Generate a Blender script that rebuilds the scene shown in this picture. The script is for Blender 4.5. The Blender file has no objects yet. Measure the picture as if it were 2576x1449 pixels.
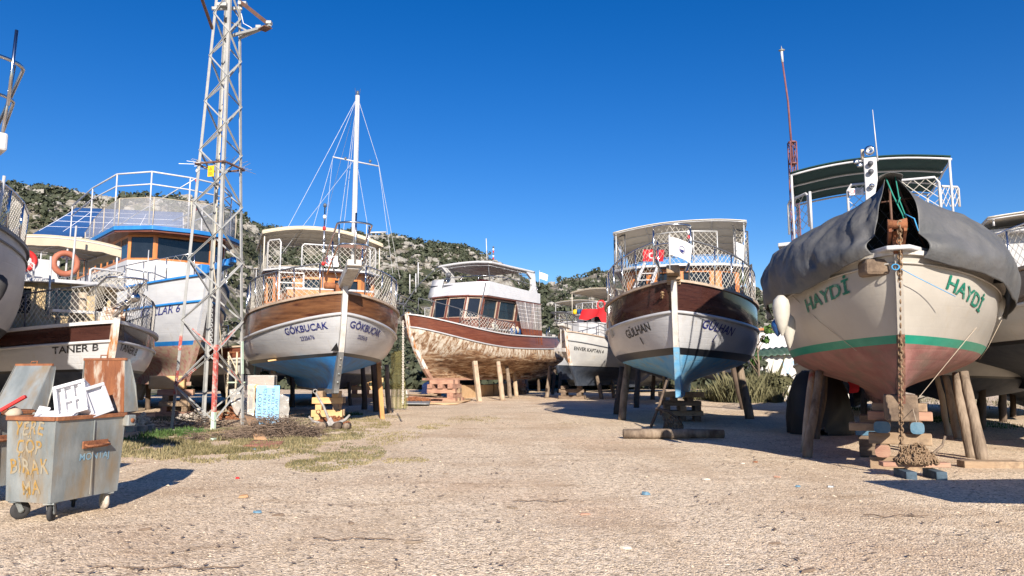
import bpy, bmesh, math, random
from mathutils import Vector, Matrix, noise
R = math.radians
random.seed(7)
sc = bpy.context.scene
col = sc.collection
# ---------------------------------------------------------------- camera, sky, sun, exposure
PITCH = R(6.7); F = 1840.0; EYE = 1.6
cam_d = bpy.data.cameras.new('camera'); cam_d.sensor_width = 36.0; cam_d.lens = 36.0*F/2576.0
cam_d.clip_end = 5000; cam_d.clip_start = 0.05
cam = bpy.data.objects.new('camera', cam_d); col.objects.link(cam)
cam.location = (0, 0, EYE); cam.rotation_euler = (math.pi/2+PITCH, 0, 0)
sc.camera = cam
SUN_AZ, SUN_EL = R(10), R(26.5)          # the sun stands behind the camera, a little to the right
sunv = Vector((math.sin(SUN_AZ)*math.cos(SUN_EL), -math.cos(SUN_AZ)*math.cos(SUN_EL), math.sin(SUN_EL)))
w = bpy.data.worlds.new('World'); sc.world = w; w.use_nodes = True
nt = w.node_tree; nt.nodes.clear()
sky = nt.nodes.new('ShaderNodeTexSky'); sky.sky_type = 'NISHITA'; sky.sun_disc = False
sky.sun_elevation = SUN_EL; sky.sun_rotation = math.pi-SUN_AZ
sky.air_density = 1.0; sky.dust_density = 0.15; sky.ozone_density = 4.5
hsv = nt.nodes.new('ShaderNodeHueSaturation'); hsv.inputs['Hue'].default_value = 0.513; hsv.inputs['Saturation'].default_value = 1.33
bg = nt.nodes.new('ShaderNodeBackground'); bg.inputs[1].default_value = 0.072
wo = nt.nodes.new('ShaderNodeOutputWorld')
nt.links.new(sky.outputs[0], hsv.inputs['Color']); nt.links.new(hsv.outputs[0], bg.inputs[0]); nt.links.new(bg.outputs[0], wo.inputs[0])
sl = bpy.data.lights.new('sun', 'SUN'); sl.energy = 5.0; sl.angle = R(0.5); sl.color = (1.0, 0.90, 0.77)
so = bpy.data.objects.new('sun', sl); col.objects.link(so); so.rotation_euler = sunv.to_track_quat('Z', 'Y').to_euler()
so.location = (20, -40, 40)
sc.view_settings.view_transform = 'Standard'; sc.view_settings.look = 'None'; sc.view_settings.exposure = 0.86; sc.view_settings.gamma = 1.0

# ---------------------------------------------------------------- pixel helpers (photo grid 2576 x 1449)
CP, SP = math.cos(PITCH), math.sin(PITCH)
def ray(px, py):
    dx = (px-1288)/F; dz = -(py-724.5)/F
    return Vector((dx, CP-dz*SP, SP+dz*CP))
def W(px, py, Y):
    r = ray(px, py); return Vector((0, 0, EYE))+r*(Y/r.y)
def G(px, py, z=0.0):
    r = ray(px, py); return Vector((0, 0, EYE))+r*((z-EYE)/r.z)

# ---------------------------------------------------------------- mesh builder
class MB:
    def __init__(s): s.v = []; s.f = []; s.sm = []
    def add(s, vs, fs, smooth=False):
        o = len(s.v); s.v += [tuple(v) for v in vs]; s.f += [tuple(i+o for i in f) for f in fs]; s.sm += [smooth]*len(fs)
        return s
    def box(s, c, size, M=None):
        x, y, z = (a/2 for a in size); c = Vector(c)
        vs = [Vector((sx*x, sy*y, sz*z)) for sx in (-1, 1) for sy in (-1, 1) for sz in (-1, 1)]
        if M is not None: vs = [M @ v for v in vs]
        return s.add([v+c for v in vs], [(0, 1, 3, 2), (4, 6, 7, 5), (0, 4, 5, 1), (2, 3, 7, 6), (0, 2, 6, 4), (1, 5, 7, 3)])
    def beam(s, p, q, w, h=None, up=(0, 0, 1)):
        p = Vector(p); q = Vector(q); h = w if h is None else h
        d = q-p; L = d.length
        if L < 1e-6: return s
        d.normalize(); u = Vector(up)
        if abs(d.dot(u)) > 0.98: u = Vector((1, 0, 0))
        a = d.cross(u).normalized(); b = a.cross(d).normalized()
        vs = []
        for e in (p, q):
            for sa, sb in ((-1, -1), (1, -1), (1, 1), (-1, 1)): vs.append(e+a*(sa*w/2)+b*(sb*h/2))
        return s.add(vs, [(3, 2, 1, 0), (4, 5, 6, 7), (0, 1, 5, 4), (1, 2, 6, 5), (2, 3, 7, 6), (3, 0, 4, 7)])
    def tube(s, pts, r, n=6, cap=True, closed=False):
        pts = [Vector(p) for p in pts]; m = len(pts)
        if m < 2: return s
        rs = r if isinstance(r, (list, tuple)) else [r]*m
        vs = []; a = None
        for i, p in enumerate(pts):
            if closed: t = pts[(i+1) % m]-pts[i-1]
            else: t = (pts[min(i+1, m-1)]-pts[max(i-1, 0)])
            if t.length < 1e-9: t = Vector((0, 0, 1))
            t.normalize()
            if a is None:
                a = t.cross(Vector((0, 0, 1)))
                if a.length < 0.1: a = t.cross(Vector((1, 0, 0)))
            a = (a-t*a.dot(t))
            if a.length < 1e-6: a = t.cross(Vector((0.3, 0.9, 0.1)))
            a.normalize(); b = t.cross(a)
            for k in range(n):
                g = 2*math.pi*k/n; vs.append(p+(a*math.cos(g)+b*math.sin(g))*rs[i])
        fs = []
        for i in range(m if closed else m-1):
            j = (i+1) % m
            for k in range(n):
                k2 = (k+1) % n; fs.append((i*n+k, i*n+k2, j*n+k2, j*n+k))
        if cap and not closed:
            fs.append(tuple(range(n-1, -1, -1))); fs.append(tuple((m-1)*n+k for k in range(n)))
        return s.add(vs, fs, True)
    def wire(s, p, q, r):
        "thin three-sided strand"
        p = Vector(p); q = Vector(q); d = q-p
        if d.length < 1e-6: return s
        d.normalize(); u = Vector((0, 0, 1)) if abs(d.z) < 0.9 else Vector((1, 0, 0))
        a = d.cross(u).normalized(); b = a.cross(d)
        c = [a, a*-0.5+b*0.87, a*-0.5-b*0.87]
        return s.add([e+k*r for e in (p, q) for k in c], [(0, 1, 4, 3), (1, 2, 5, 4), (2, 0, 3, 5)])
    def grid(s, P, smooth=True, closeu=False, closev=False):
        n = len(P); m = len(P[0]); vs = [p for row in P for p in row]; fs = []
        for i in range(n if closeu else n-1):
            for j in range(m if closev else m-1):
                a, b = i % n, (i+1) % n; c, d = j % m, (j+1) % m
                fs.append((a*m+c, b*m+c, b*m+d, a*m+d))
        return s.add(vs, fs, smooth)
    def lathe(s, prof, c, axis=(0, 0, 1), n=12, smooth=True):
        ax = Vector(axis).normalized(); a = ax.cross(Vector((0, 0, 1)))
        if a.length < 0.1: a = ax.cross(Vector((1, 0, 0)))
        a.normalize(); b = ax.cross(a); c = Vector(c)
        P = [[c+ax*h+(a*math.cos(2*math.pi*k/n)+b*math.sin(2*math.pi*k/n))*r for k in range(n)] for r, h in prof]
        return s.grid(P, smooth, closev=True)
    def torus(s, c, Ra, r, M=None, n=14, k=6, sx=1.0):
        P = []
        for i in range(n):
            g = 2*math.pi*i/n; row = []
            for j in range(k):
                h = 2*math.pi*j/k
                v = Vector(((Ra+r*math.cos(h))*math.cos(g)*sx, (Ra+r*math.cos(h))*math.sin(g), r*math.sin(h)))
                row.append(Vector(c)+(M @ v if M is not None else v))
            P.append(row)
        return s.grid(P, True, True, True)
    def prism(s, poly, z0, z1):
        n = len(poly)
        vs = [(p[0], p[1], z0) for p in poly]+[(p[0], p[1], z1) for p in poly]
        fs = [tuple(range(n-1, -1, -1)), tuple(range(n, 2*n))]+[(i, (i+1) % n, n+(i+1) % n, n+i) for i in range(n)]
        return s.add(vs, fs)
    def build(s, name, mat, parent=None, bevel=0, solid=0, loc=None):
        me = bpy.data.meshes.new(name); me.from_pydata(s.v, [], s.f)
        me.polygons.foreach_set('use_smooth', s.sm)
        me.materials.append(mat); me.update()
        o = bpy.data.objects.new(name, me); col.objects.link(o)
        if parent is not None: o.parent = parent
        if loc is not None: o.location = loc
        if solid:
            m = o.modifiers.new('thick', 'SOLIDIFY'); m.thickness = solid; m.offset = -1 if solid > 0 else 1; m.thickness = abs(solid)
        if bevel:
            m = o.modifiers.new('soft', 'BEVEL'); m.width = bevel; m.segments = 2; m.limit_method = 'ANGLE'
        return o
def tag(o, label, cat, group=None, kind=None):
    if label: o['label'] = label
    if cat: o['category'] = cat
    if group: o['group'] = group
    if kind: o['kind'] = kind
    return o
def empty(name, loc, rz=0.0):
    o = bpy.data.objects.new(name, None); col.objects.link(o); o.location = loc; o.rotation_euler = (0, 0, rz); o.empty_display_size = 0.2
    return o
def copy_tree(o, parent=None):
    c = o.copy(); col.objects.link(c)
    if parent is not None: c.parent = parent
    for ch in list(o.children): copy_tree(ch, c)
    return c
def lerp(a, b, t): return a+(b-a)*t
def ss(t): t = max(0.0, min(1.0, t)); return t*t*(3-2*t)
def table(T, t):
    if t <= T[0][0]: return T[0][1]
    for (a, va), (b, vb) in zip(T, T[1:]):
        if t <= b: return lerp(va, vb, (t-a)/(b-a))
    return T[-1][1]
def stable(T, t):
    "smoothed table"
    h = 0.03
    return (table(T, t-h)+2*table(T, t)+table(T, t+h))/4
def rot(ax, a): return Matrix.Rotation(a, 3, ax)

# ---------------------------------------------------------------- materials
MATS = {}
def mat(name, c, c2=None, rough=0.6, metal=0.0, scale=4.0, stretch=(1, 1, 1), lo=0.35, hi=0.65, var=0.12, bump=0.15, bscale=40.0, detail=6.0, c3=None, s3=2.0, lo3=0.55, hi3=0.7, st3=(1, 1, 1), dist=0.02, coat=0.0, alpha=1.0, trans=0.0, spec=0.5, seam=0.0):
    "two-tone noise paint with an optional third colour for stains; bump from a finer noise"
    m = bpy.data.materials.new(name); m.use_nodes = True; MATS[name] = m
    t = m.node_tree; N = t.nodes; L = t.links; b = N['Principled BSDF']
    tc = N.new('ShaderNodeTexCoord')
    def nz(sc_, st, det=detail):
        mp = N.new('ShaderNodeMapping'); mp.inputs['Scale'].default_value = st; L.new(tc.outputs['Object'], mp.inputs[0])
        n = N.new('ShaderNodeTexNoise'); n.inputs['Scale'].default_value = sc_; n.inputs['Detail'].default_value = det; n.inputs['Roughness'].default_value = 0.62
        L.new(mp.outputs[0], n.inputs['Vector']); return n
    n1 = nz(scale, stretch)
    r = N.new('ShaderNodeValToRGB'); e = r.color_ramp.elements
    if c2 is None: ca = tuple(x*(1-var) for x in c); cb = tuple(min(1, x*(1+var)) for x in c)
    else: ca, cb = c, c2
    e[0].position = lo; e[0].color = (*ca, 1); e[1].position = hi; e[1].color = (*cb, 1)
    L.new(n1.outputs['Fac'], r.inputs[0]); out = r.outputs[0]
    if c3 is not None:
        n3 = nz(s3, st3); r3 = N.new('ShaderNodeMapRange'); r3.inputs[1].default_value = lo3; r3.inputs[2].default_value = hi3
        L.new(n3.outputs['Fac'], r3.inputs[0])
        mx = N.new('ShaderNodeMix'); mx.data_type = 'RGBA'; L.new(r3.outputs[0], mx.inputs[0]); L.new(out, mx.inputs[6]); mx.inputs[7].default_value = (*c3, 1); out = mx.outputs[2]
    L.new(out, b.inputs['Base Color'])
    b.inputs['Roughness'].default_value = rough; b.inputs['Metallic'].default_value = metal
    b.inputs['Coat Weight'].default_value = coat; b.inputs['Specular IOR Level'].default_value = spec
    b.inputs['Alpha'].default_value = alpha; b.inputs['Transmission Weight'].default_value = trans
    if bump:
        n2 = nz(bscale, stretch, 4.0); bp = N.new('ShaderNodeBump'); bp.inputs['Strength'].default_value = bump; bp.inputs['Distance'].default_value = dist
        L.new(n2.outputs['Fac'], bp.inputs['Height']); L.new(bp.outputs[0], b.inputs['Normal'])
        if seam:
            wv = N.new('ShaderNodeTexWave'); wv.bands_direction = 'Z'; wv.inputs['Scale'].default_value = 1.9; wv.inputs['Distortion'].default_value = 0.5; wv.inputs['Detail'].default_value = 3; wv.inputs['Detail Scale'].default_value = 0.6; L.new(tc.outputs['Object'], wv.inputs['Vector'])
            rr = N.new('ShaderNodeMapRange'); rr.inputs[1].default_value = 0.0; rr.inputs[2].default_value = 0.10; L.new(wv.outputs['Fac'], rr.inputs[0])
            b2 = N.new('ShaderNodeBump'); b2.inputs['Strength'].default_value = seam; b2.inputs['Distance'].default_value = 0.012; L.new(rr.outputs[0], b2.inputs['Height']); L.new(bp.outputs[0], b2.inputs['Normal']); L.new(b2.outputs[0], b.inputs['Normal'])
    return m
white = mat('white_paint', (0.46, 0.47, 0.49), (0.53, 0.53, 0.545), rough=0.4, scale=2, bump=0.05, bscale=12)
hullwhite = mat('hull_white', (0.37, 0.38, 0.405), (0.45, 0.46, 0.48), rough=0.28, scale=1.2, stretch=(1, 1, 2), lo=0.25, hi=0.6, bump=0.25, bscale=2.5, dist=0.03, c3=(0.34, 0.29, 0.22), s3=2.2, st3=(3, 3, 0.4), lo3=0.58, hi3=0.92, coat=0.2, seam=.16)
cream = mat('hull_cream', (0.345, 0.322, 0.285), (0.40, 0.375, 0.335), rough=0.35, scale=1.0, bump=0.2, bscale=2.5, dist=0.03, c3=(0.34, 0.29, 0.22), s3=2.0, st3=(2.5, 2.5, 0.45), lo3=0.58, hi3=0.95, coat=0.2, seam=.05)
greyhull = mat('hull_grey', (0.36, 0.36, 0.36), (0.44, 0.44, 0.43), rough=0.4, scale=1.5, bump=0.2, bscale=3, dist=0.03, c3=(0.4, 0.34, 0.24), s3=2, st3=(3, 3, 0.5), lo3=0.6, hi3=0.9, seam=.16)
bluebot = mat('antifoul_blue', (0.012, 0.15, 0.44), (0.02, 0.21, 0.54), rough=0.6, scale=3, bump=0.25, bscale=14, c3=(0.05, 0.13, 0.24), s3=3, st3=(1, 1, .6), lo3=0.46, hi3=0.72, seam=.14)
bluefade = mat('antifoul_faded_blue', (0.09, 0.33, 0.60), (0.20, 0.42, 0.60), rough=0.75, scale=2, bump=0.3, bscale=16, c3=(0.33, 0.33, 0.28), s3=3, lo3=0.52, hi3=0.75, seam=.14)
redbot = mat('antifoul_red', (0.21, 0.085, 0.075), (0.29, 0.14, 0.12), rough=0.75, scale=2.4, bump=0.35, bscale=12, c3=(0.17, 0.115, 0.09), s3=3.0, st3=(0.7, 0.7, 1.6), lo3=0.46, hi3=0.70, seam=.14)
oldred = mat('antifoul_fouled', (0.30, 0.10, 0.09), (0.42, 0.30, 0.24), rough=0.9, scale=5, bump=0.6, bscale=22, c3=(0.36, 0.29, 0.20), s3=4, lo3=0.45, hi3=0.6, seam=.14)
darkbot = mat('antifoul_dark', (0.02, 0.03, 0.05), (0.05, 0.06, 0.08), rough=0.7, scale=3, bump=0.2)
blackline = mat('boot_black', (0.012, 0.013, 0.016), rough=0.4, bump=0.0)
greenline = mat('boot_green', (0.0, 0.20, 0.13), (0.01, 0.24, 0.16), rough=0.4, bump=0.0)
blueline = mat('trim_blue', (0.015, 0.14, 0.42), (0.02, 0.19, 0.50), rough=0.4, bump=0.05)
mahog = mat('mahogany_dark', (0.034, 0.013, 0.011), (0.058, 0.023, 0.018), rough=0.22, scale=3, stretch=(0.35, 1, 6), bump=0.05, bscale=20, coat=0.6)
mahog2 = mat('mahogany_worn', (0.10, 0.03, 0.02), (0.18, 0.06, 0.035), rough=0.35, scale=3, stretch=(0.3, 1, 6), bump=0.1, coat=0.3)
varnish = mat('varnish_planks', (0.065, 0.025, 0.012), (0.20, 0.09, 0.04), rough=0.3, scale=2.4, stretch=(0.35, 0.5, 5), lo=0.3, hi=0.7, bump=0.12, bscale=12, coat=0.4, c3=(0.06, 0.02, 0.012), s3=1.6, st3=(0.5, 0.6, 3), lo3=0.55, hi3=0.68)
orangewood = mat('orange_wood', (0.40, 0.13, 0.03), (0.55, 0.21, 0.06), rough=0.35, scale=5, stretch=(1, 1, 0.2), bump=0.08, coat=0.3)
capwood = mat('cap_wood', (0.30, 0.22, 0.16), (0.46, 0.37, 0.29), rough=0.7, scale=4, stretch=(0.3, 1, 1), bump=0.2)
postgrey = mat('stem_grey', (0.42, 0.40, 0.37), (0.60, 0.58, 0.55), rough=0.7, scale=5, stretch=(1, 1, 0.5), bump=0.3, c3=(0.22, 0.17, 0.12), s3=6, lo3=0.6, hi3=0.8)
rustpost = mat('stem_rusty', (0.62, 0.60, 0.55), (0.72, 0.70, 0.66), rough=0.6, scale=3, bump=0.2, c3=(0.42, 0.17, 0.04), s3=5, st3=(1, 1, 0.3), lo3=0.45, hi3=0.6)
rustfoot = mat('forefoot_rusty', (0.20, 0.08, 0.06), (0.30, 0.16, 0.11), rough=0.85, scale=6, bump=0.6, c3=(0.05, 0.035, 0.02), s3=7, lo3=0.45, hi3=0.6)
steel = mat('stainless_tube', (0.55, 0.56, 0.58), rough=0.22, metal=1.0, bump=0.0, var=0.05)
steelplate = mat('keel_steel', (0.20, 0.21, 0.22), (0.30, 0.31, 0.32), rough=0.5, metal=0.5, bump=0.1)
alu = mat('grey_tube', (0.48, 0.49, 0.50), rough=0.45, metal=0.3, bump=0.0)
darktube = mat('dark_tube', (0.09, 0.095, 0.11), rough=0.4, bump=0.0)
netmat = mat('net_cord', (0.44, 0.42, 0.37), (0.54, 0.51, 0.46), rough=0.9, bump=0.0)
netgrey = mat('net_cord_grey', (0.40, 0.38, 0.34), (0.55, 0.52, 0.47), rough=0.9, bump=0.0)
glass = mat('dark_glass', (0.012, 0.016, 0.022), rough=0.08, bump=0.0, spec=0.6)
canvas = mat('cream_canvas', (0.47, 0.40, 0.30), (0.54, 0.47, 0.36), rough=0.9, scale=1.6, bump=0.25, bscale=5, dist=0.03)
canvasw = mat('white_canvas', (0.55, 0.51, 0.43), (0.62, 0.58, 0.50), rough=0.9, scale=1.6, bump=0.2, bscale=5, dist=0.03)
greencanvas = mat('green_canvas', (0.003, 0.028, 0.024), (0.006, 0.042, 0.034), rough=0.85, scale=2, bump=0.2, bscale=4)
bluecanvas = mat('blue_canvas', (0.002, 0.04, 0.15), (0.004, 0.055, 0.19), rough=0.8, scale=2, bump=0.2, bscale=4)
greyTarp = mat('grey_tarp', (0.066, 0.07, 0.074), (0.10, 0.101, 0.105), rough=0.6, scale=1.4, bump=0.5, bscale=5, dist=0.05, c3=(0.115, 0.112, 0.106), s3=0.8, lo3=0.5, hi3=0.75)
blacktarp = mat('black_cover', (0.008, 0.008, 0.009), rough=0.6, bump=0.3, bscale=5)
redcloth = mat('red_cloth', (0.55, 0.01, 0.015), rough=0.85, bump=0.2, bscale=8)
flagred = mat('flag_red', (0.42, 0.01, 0.02), rough=0.85, bump=0.1)
flagwhite = mat('flag_white', (0.78, 0.78, 0.80), rough=0.85, bump=0.1)
navy = mat('navy_paint', (0.012, 0.018, 0.14), rough=0.45, bump=0.0, c3=(0.30, 0.31, 0.40), s3=16, lo3=.56, hi3=.66)
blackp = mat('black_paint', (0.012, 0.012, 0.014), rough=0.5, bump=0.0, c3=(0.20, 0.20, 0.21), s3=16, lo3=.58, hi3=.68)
greenp = mat('green_paint', (0.0, 0.13, 0.085), rough=0.45, bump=0.0, c3=(0.16, 0.28, 0.22), s3=12, lo3=.55, hi3=.66)
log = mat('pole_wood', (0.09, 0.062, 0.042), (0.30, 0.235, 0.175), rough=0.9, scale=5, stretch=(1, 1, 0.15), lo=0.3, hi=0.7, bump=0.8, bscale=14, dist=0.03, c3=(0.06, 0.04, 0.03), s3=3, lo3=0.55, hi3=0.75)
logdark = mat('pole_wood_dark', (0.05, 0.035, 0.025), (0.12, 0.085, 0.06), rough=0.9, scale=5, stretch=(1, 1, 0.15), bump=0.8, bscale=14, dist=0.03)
logpale = mat('pole_wood_pale', (0.30, 0.22, 0.15), (0.46, 0.36, 0.26), rough=0.9, scale=6, stretch=(1, 1, 0.15), bump=0.6, bscale=14, dist=0.02, c3=(0.30, 0.08, 0.06), s3=2, lo3=0.6, hi3=0.7)
plankor = mat('orange_plank', (0.36, 0.165, 0.05), (0.52, 0.26, 0.09), rough=0.7, scale=5, stretch=(1, 1, 0.1), bump=0.2)
timber = mat('crib_timber', (0.20, 0.135, 0.085), (0.40, 0.29, 0.19), rough=0.9, scale=5, stretch=(0.3, 1, 1), lo=0.3, hi=0.7, bump=0.6, bscale=18, dist=0.02, c3=(0.10, 0.07, 0.05), s3=4, lo3=0.55, hi3=0.8)
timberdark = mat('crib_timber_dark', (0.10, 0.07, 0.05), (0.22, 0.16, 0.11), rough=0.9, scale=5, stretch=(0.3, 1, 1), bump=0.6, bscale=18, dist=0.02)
timberpale = mat('crib_timber_pale', (0.50, 0.30, 0.13), (0.60, 0.40, 0.20), rough=0.8, scale=5, stretch=(0.3, 1, 1), bump=0.3, bscale=18)
timberred = mat('crib_timber_red', (0.28, 0.14, 0.10), (0.42, 0.26, 0.18), rough=0.9, scale=5, stretch=(0.3, 1, 1), bump=0.5, bscale=18)
bluepaintwood = mat('blue_painted_end', (0.06, 0.15, 0.23), (0.13, 0.23, 0.31), rough=0.8, scale=8, bump=0.3)
galv = mat('galvanised', (0.19, 0.215, 0.22), (0.31, 0.335, 0.335), rough=0.5, metal=0.3, scale=3.5, stretch=(1, 1, 0.5), bump=0.25, bscale=7, dist=0.02, c3=(0.26, 0.19, 0.11), s3=2.6, st3=(1.5, 1.5, 0.45), lo3=0.46, hi3=0.72)
rust = mat('rust', (0.17, 0.06, 0.03), (0.30, 0.12, 0.05), rough=0.9, scale=8, bump=0.5, bscale=30)
rustlid = mat('rusty_sheet', (0.16, 0.055, 0.025), (0.27, 0.10, 0.04), rough=0.9, scale=5, stretch=(1.5, 1.5, 0.4), bump=0.4, c3=(0.42, 0.36, 0.29), s3=4.0, st3=(1.6, 1.6, 0.5), lo3=0.50, hi3=0.62)
rubber = mat('rubber', (0.03, 0.03, 0.032), rough=0.8, bump=0.1)
foam = mat('polystyrene', (0.60, 0.60, 0.63), rough=0.8, bump=0.15, bscale=60, var=0.03)
pylonm = mat('pylon_steel', (0.30, 0.31, 0.31), (0.40, 0.40, 0.39), rough=0.6, metal=0.15, scale=3, bump=0.1)
pylonred = mat('pylon_red', (0.42, 0.07, 0.06), (0.50, 0.13, 0.11), rough=0.7, scale=6, bump=0.2, c3=(0.42, 0.36, 0.33), s3=6, lo3=0.46, hi3=0.60)
pylongreen = mat('pylon_mint', (0.42, 0.58, 0.46), (0.55, 0.66, 0.56), rough=0.7, scale=6, bump=0.2)
browniron = mat('brown_iron', (0.10, 0.05, 0.035), (0.16, 0.085, 0.06), rough=0.7, bump=0.2)
mastred = mat('mast_red_oxide', (0.13, 0.045, 0.05), (0.20, 0.08, 0.08), rough=0.7, bump=0.1)
yellow = mat('sign_yellow', (0.72, 0.46, 0.01), rough=0.6, bump=0.0)
skyblue = mat('board_blue', (0.20, 0.45, 0.72), (0.26, 0.52, 0.78), rough=0.7, bump=0.1)
chainm = mat('chain_rusty', (0.16, 0.10, 0.06), (0.30, 0.21, 0.13), rough=0.85, metal=0.2, scale=20, bump=0.3)
chainy = mat('chain_yellowed', (0.36, 0.24, 0.12), (0.48, 0.34, 0.20), rough=0.85, scale=20, bump=0.3)
chainw = mat('rope_white', (0.62, 0.58, 0.52), rough=0.9, bump=0.2)
anchorm = mat('anchor_grey', (0.22, 0.21, 0.20), (0.34, 0.32, 0.30), rough=0.8, scale=12, bump=0.3)
anchorb = mat('anchor_brown', (0.07, 0.05, 0.04), (0.14, 0.10, 0.07), rough=0.85, scale=12, bump=0.3)
fendw = mat('fender_white', (0.40, 0.385, 0.34), (0.50, 0.48, 0.43), rough=0.5, scale=4, bump=0.1)
fendb = mat('fender_blue', (0.01, 0.06, 0.20), rough=0.5, bump=0.0)
buoyor = mat('buoy_orange', (0.33, 0.10, 0.055), (0.38, 0.14, 0.085), rough=0.7, bump=0.1)  # faded orange, with the shade under the awning also put into the colour
buoyred = mat('buoy_red', (0.55, 0.02, 0.02), rough=0.6, bump=0.0)
beige = mat('beige_paint', (0.47, 0.35, 0.19), (0.55, 0.43, 0.25), rough=0.6, scale=2, bump=0.1)
scraped = None
rope_g = mat('rope_green', (0.02, 0.22, 0.17), rough=0.9, bump=0.0)
rope_b = mat('rope_blue', (0.05, 0.28, 0.55), rough=0.9, bump=0.0)
rope_t = mat('rope_tan', (0.42, 0.35, 0.27), rough=0.9, bump=0.0)
cardb = mat('cardboard', (0.36, 0.20, 0.10), (0.44, 0.27, 0.15), rough=0.9, scale=3, bump=0.1)
cardred = mat('red_sheet', (0.30, 0.12, 0.08), (0.36, 0.16, 0.11), rough=0.9, bump=0.1)
plywood = mat('plywood', (0.50, 0.33, 0.18), (0.60, 0.42, 0.25), rough=0.8, scale=3, stretch=(0.4, 1, 1), bump=0.1)
twigm = mat('twig_brown', (0.10, 0.07, 0.05), (0.22, 0.16, 0.12), rough=0.9, scale=10, bump=0.0)
wallw = mat('wall_white', (0.46, 0.45, 0.42), (0.55, 0.54, 0.51), rough=0.9, scale=1.5, bump=0.2, c3=(0.45, 0.42, 0.38), s3=3, lo3=0.6, hi3=0.9)
greensheet = mat('green_corrugated', (0.03, 0.07, 0.05), (0.06, 0.10, 0.07), rough=0.7, bump=0.2)
orangepaint = mat('orange_paint', (0.36, 0.12, 0.04), (0.44, 0.17, 0.06), rough=0.7, bump=0.1)
bluedark = mat('blue_grey_block', (0.03, 0.055, 0.08), (0.07, 0.11, 0.15), rough=0.85, scale=9, bump=0.3)
stonem = mat('pale_stone', (0.36, 0.31, 0.26), (0.62, 0.55, 0.47), rough=0.95, scale=9, bump=0.5)
# clear film (curtain, plastic wrap)
def film(name, c, alpha, rough=0.15):
    m = bpy.data.materials.new(name); m.use_nodes = True; t = m.node_tree; b = t.nodes['Principled BSDF']
    b.inputs['Base Color'].default_value = (*c, 1); b.inputs['Roughness'].default_value = rough; b.inputs['Alpha'].default_value = alpha
    n = t.nodes.new('ShaderNodeTexNoise'); n.inputs['Scale'].default_value = 7; n.inputs['Detail'].default_value = 5
    tc = t.nodes.new('ShaderNodeTexCoord'); t.links.new(tc.outputs['Object'], n.inputs['Vector'])
    bp = t.nodes.new('ShaderNodeBump'); bp.inputs['Strength'].default_value = 0.6; bp.inputs['Distance'].default_value = 0.06
    t.links.new(n.outputs['Fac'], bp.inputs['Height']); t.links.new(bp.outputs[0], b.inputs['Normal'])
    return m
plastic = film('clear_plastic', (0.62, 0.60, 0.57), 0.5)
curtainfilm = film('clear_curtain', (0.40, 0.36, 0.36), 0.5)
greynet = film('grey_shade_net', (0.36, 0.37, 0.40), 0.42, 0.9)
yellownet = film('yellow_net', (0.40, 0.38, 0.16), 0.42, 0.9)
# blistered, scraped hull planks
def scraped_mat():
    m = bpy.data.materials.new('scraped_planks'); m.use_nodes = True; t = m.node_tree; N = t.nodes; L = t.links; b = N['Principled BSDF']
    tc = N.new('ShaderNodeTexCoord')
    def nz(scale, st, ry, det=9, ro=.72, dis=.4):
        mp = N.new('ShaderNodeMapping'); mp.inputs['Rotation'].default_value = (0, ry, 0); mp.inputs['Scale'].default_value = st; L.new(tc.outputs['Object'], mp.inputs[0])
        n = N.new('ShaderNodeTexNoise'); n.inputs['Scale'].default_value = scale; n.inputs['Detail'].default_value = det; n.inputs['Roughness'].default_value = ro; n.inputs['Distortion'].default_value = dis
        L.new(mp.outputs[0], n.inputs['Vector']); return n.outputs['Fac']
    def ramp(x, els):
        r = N.new('ShaderNodeValToRGB'); e = r.color_ramp.elements; e[0].position, e[0].color = els[0][0], (*els[0][1], 1); e[1].position, e[1].color = els[-1][0], (*els[-1][1], 1)
        for p, c in els[1:-1]: k = e.new(p); k.color = (*c, 1)
        L.new(x, r.inputs[0]); return r.outputs[0]
    hi = nz(2.0, (2.6, 1.2, .8), R(35)); lo = nz(2.0, (.55, .8, 3.4), R(-4)); big = nz(.9, (.6, 1, 1.5), 0, 6, .6, .8)
    ca = ramp(hi, [(.36, (.10, .05, .028)), (.45, (.27, .16, .09)), (.51, (.44, .37, .29)), (.60, (.60, .56, .49))])
    cb = ramp(lo, [(.36, (.035, .02, .013)), (.44, (.15, .075, .038)), (.51, (.28, .16, .085)), (.58, (.44, .33, .22)), (.66, (.56, .50, .42))])
    sx = N.new('ShaderNodeSeparateXYZ'); L.new(tc.outputs['Object'], sx.inputs[0])
    mr = N.new('ShaderNodeMapRange'); mr.inputs[1].default_value = 3.5; mr.inputs[2].default_value = 1.9; mr.inputs[3].default_value = -.30; mr.inputs[4].default_value = .45; L.new(sx.outputs[2], mr.inputs[0])
    ad = N.new('ShaderNodeMath'); ad.operation = 'ADD'; L.new(big, ad.inputs[0]); L.new(mr.outputs[0], ad.inputs[1])
    m2 = N.new('ShaderNodeMapRange'); m2.inputs[1].default_value = .42; m2.inputs[2].default_value = .60; L.new(ad.outputs[0], m2.inputs[0])
    mx = N.new('ShaderNodeMix'); mx.data_type = 'RGBA'; L.new(m2.outputs[0], mx.inputs[0]); L.new(ca, mx.inputs[6]); L.new(cb, mx.inputs[7]); L.new(mx.outputs[2], b.inputs['Base Color'])
    b.inputs['Roughness'].default_value = .85
    bp = N.new('ShaderNodeBump'); bp.inputs['Strength'].default_value = .7; bp.inputs['Distance'].default_value = .03
    L.new(lo, bp.inputs['Height']); L.new(bp.outputs[0], b.inputs['Normal'])
    return m
scraped = scraped_mat()
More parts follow.
